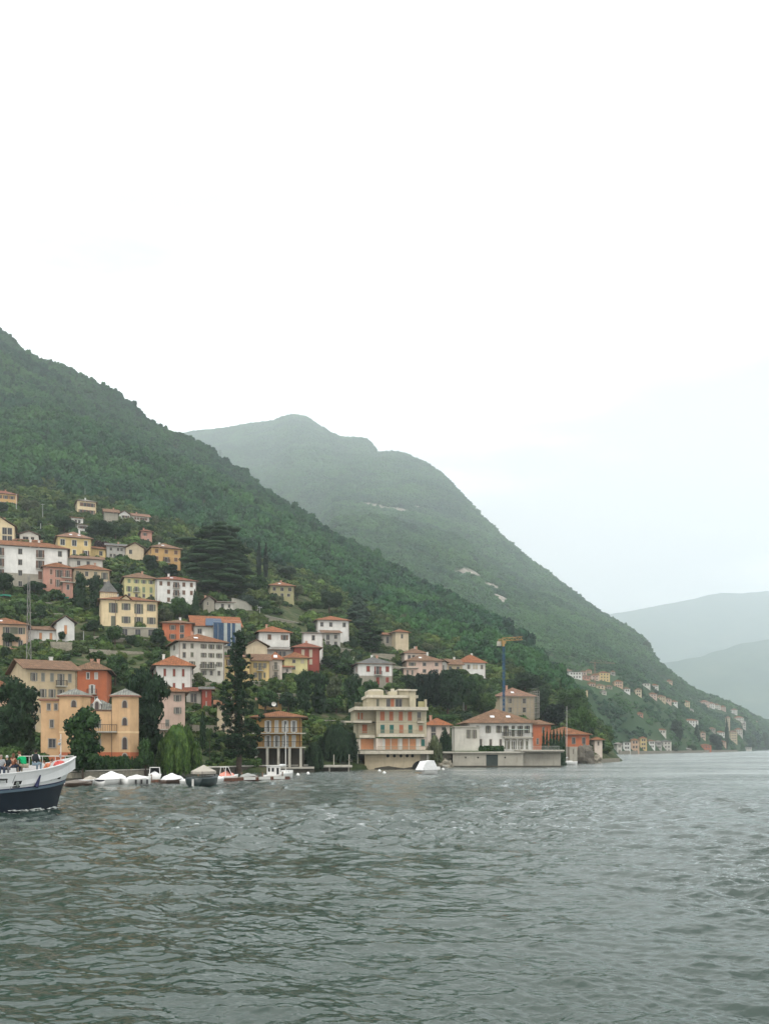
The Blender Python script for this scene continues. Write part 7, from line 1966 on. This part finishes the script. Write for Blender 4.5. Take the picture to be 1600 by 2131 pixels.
person('grey-haired passenger cut by the left edge of the picture', 2, 1571, 67.0, -60, dict(rest, lean=.1), CL('grey', (.3,.31,.32)), CL('darkblue', (.03,.04,.07)), GRH)
person('white-haired passenger in a dark top facing the camera', 15, 1572, 67.4, -75, dict(rest, lean=.1), CL('black', (.015,.02,.025)), CL('grey2', (.12,.12,.13)), WHH)
person('passenger with long brown hair behind the white-haired one', 27, 1568, 68.4, 60, dict(rest, lean=.05), CL('rust', (.22,.09,.05)), CL('darkblue', (.03,.04,.07)), BRH, hairlen=.2)
person('passenger in a bright green T-shirt bending to the left', 52, 1564, 68.6, 150, dict(lean=.7, elb=[(.22,-.22,-.06),(.22,.22,-.06)], hand=[(.30,-.12,-.30),(.30,.12,-.30)], sleeve=.4), CL('green', (.0,.30,.11)), CL('khaki', (.32,.27,.2)), BRH, skin=(.5,.32,.24), height=2.2)
person('dark-haired passenger in a black vest over white sleeves seen from behind', 74.5, 1560.5, 69.3, 85, dict(rest, lean=.0, sleeve=.45), CL('white', (.66,.67,.68)), CL('jeans', (.22,.30,.36)), BH, height=2.15)
D = 67.45; o = None
vr = [o for o in COL.objects if o.get('label', '').startswith('dark-haired passenger')][0]
b = MB(); b.blob((-.012,0,.37), (.205,.262,.37), 18, 12, .03, 3); b.build('vest', CL('black', (.015,.02,.025)), vr, True)
person('passenger in orange and white leaning against the rail', 90, 1579, 70.2, 20, dict(rest, lean=.8), CL('orangewhite', (.62,.22,.12)), CL('jeans', (.22,.30,.36)), BRH, skin=(.5,.32,.24))
person('passenger with dark hair crouching by the rail nearest the bow', 103, 1583, 70.9, 200, dict(rest, lean=.6), CL('coral', (.55,.25,.18)), CL('khaki', (.32,.27,.2)), BRH, skin=(.5,.3,.2), height=1.6)

# white water along the ship's side
def foam():
    v = []; f = []; hd = Vector((math.cos(FHEAD), math.sin(FHEAD), 0)); sdv = Vector((hd.y, -hd.x, 0))
    b = MB()
    for k in range(60):
        s = gt.uniform(-.3, 9); off = 2.5*(1-math.exp(-max(s, 0)/2.6))*.82+abs(gt.normal(0, .35))+.05; p = FSTEM-hd*s+sdv*(off+.1); r = gt.uniform(.03, .09)
        b.blob((p.x, p.y, .10+gt.uniform(-.03,.08)), (r*1.8, r*1.2, r*.35), 7, 5, .4, k)
    o = b.build('bow_foam', mat('foam', (.62,.66,.64), .6, .1, 3), None, True); tag(o, kind='stuff')
foam()

# ================================================================= FAR TOWNS ACROSS THE BAY
ORD = ['first','second','third','fourth','fifth','sixth','seventh','eighth','ninth','tenth','eleventh','twelfth','thirteenth','fourteenth','fifteenth']
CWORD = dict(white='white', grey='grey', rose='pale pink', pink='pink', yellow='yellow', peach='peach-orange', cream='cream', tan='tan', stone='stone', offwhite='off-white', beige='beige', orange='orange')
for (cid, cname, lst) in FARL:
    lst = sorted(lst)
    for i, (px, ye, yb, wpx, wall, roof) in enumerate(lst):
        D = FAR.hit(px+wpx/2, yb, 640, 3000)
        if not D: print('no hit', px, yb); continue
        H_ = (yb-ye)*D/F; nr = max(1, int(round(H_/3.2))); nc = max(2, int(wpx*D/F/2.7))
        rows = tuple('w'*nc if True else '' for _ in range(min(nr, 6)))
        flat = roof == 'grey' and wpx > 14
        house('far_house', f"far {CWORD[wall]} house, {ORD[i]} from the left in the {cname} across the bay", px, px+wpx, ye, yb, rg.uniform(-8, 14), max(7, min(11, wpx*D/F*.8)), wall, roof, 3.4 if not flat else 1, 'hip' if not flat else 'flat', rows, ('w'*2,)*min(nr, 4),
              D=D, chim=0, ov=.5, group='houses across the bay', down=6)
NF_ = len(FOOT)
# big far trees standing out of the woods
for px, yt, yb, wp, kd, lab in ((1343,1332,1356,20,'round','dark tree clump on the shoulder of the far ridge'),(1336,1428,1452,5,'column','dark cypress left of the ridge houses on the middle terraces'),(1366,1438,1458,4,'column','thin cypress amid the middle terraces'),(1409,1498,1540,30,'tall','broad dark tree clump below the cream house across the bay'),(1450,1508,1542,16,'cone','dark pointed tree beside the white villa across the bay'),
    (1490,1528,1566,34,'tall','large dark tree by the far lakeside orange house'),(1512,1500,1560,9,'column','tall cypress on the far lakeside'),(1562,1530,1562,30,'round','dark tree at the far right shore'),(1438,1548,1568,26,'round','round green tree left of the far orange house'),(1588,1520,1562,24,'round','green tree at the right edge of the far shore'),(1400,1548,1568,30,'round','green tree right of the far lakeside hamlet'),(1262,1550,1574,20,'round','tree at the left end of the far lakeside hamlet')):
    D = FAR.hit(px, yb, 640, 4800)
    if not D: continue
    x = X(px, D); gz = max(float(FAR.z(x, D)[0]), .5); h = Z(yt, D)-gz; R = wp*D/F/2
    root = empty('far_tree', (x, D, gz)); tag(root, lab, 'tree')
    i = 0; c = bpy.data.objects.new('crown', crown_for(kd, i, 'mid' if kd == 'round' else 'dark', R)); COL.objects.link(c); c.parent = root; c.location = (0,0,h*.5); c.scale = (R, R, h*.52)
    t = bpy.data.objects.new('trunk', _tm[0]); COL.objects.link(t); t.parent = root; t.scale = (R, R, h*.7)
# far shore wall and far crane
def shore_wall(lab, px0, px1, d0, d1):
    wall_between('shore_wall', lab, (X(px0, d0), d0, 0), (X(px1, d1), d1, 0), 2.2, -2, 1.2, STONE, cat='wall')
shore_wall('stone shore wall in front of the far lakeside hamlet', 1290, 1345, 676, 735)
shore_wall('long stone shore wall right of the far lakeside hamlet', 1346, 1465, 737, 940)
shore_wall('shore wall below the far orange house', 1466, 1535, 943, 1170)
D = 890; fc = lattice('tower_crane', 'faint red-brown tower crane behind the yellow house across the bay', 1238, 1377, 1424, D, 1.0, 1.0, mat('crane_red', (.26,.14,.10)), cat='crane')
h = Z(1377, D)-Z(1424, D); b = MB(); b.tube((-6,0,h-1),(22,1,h-1),.2,n=4); b.tube((-6,0,h-1),(0,0,h+1.6),.12,n=4); b.tube((0,0,h+1.6),(22,1,h-1),.12,n=4); b.build('jib', mat('crane_red', (.26,.14,.10)), fc)
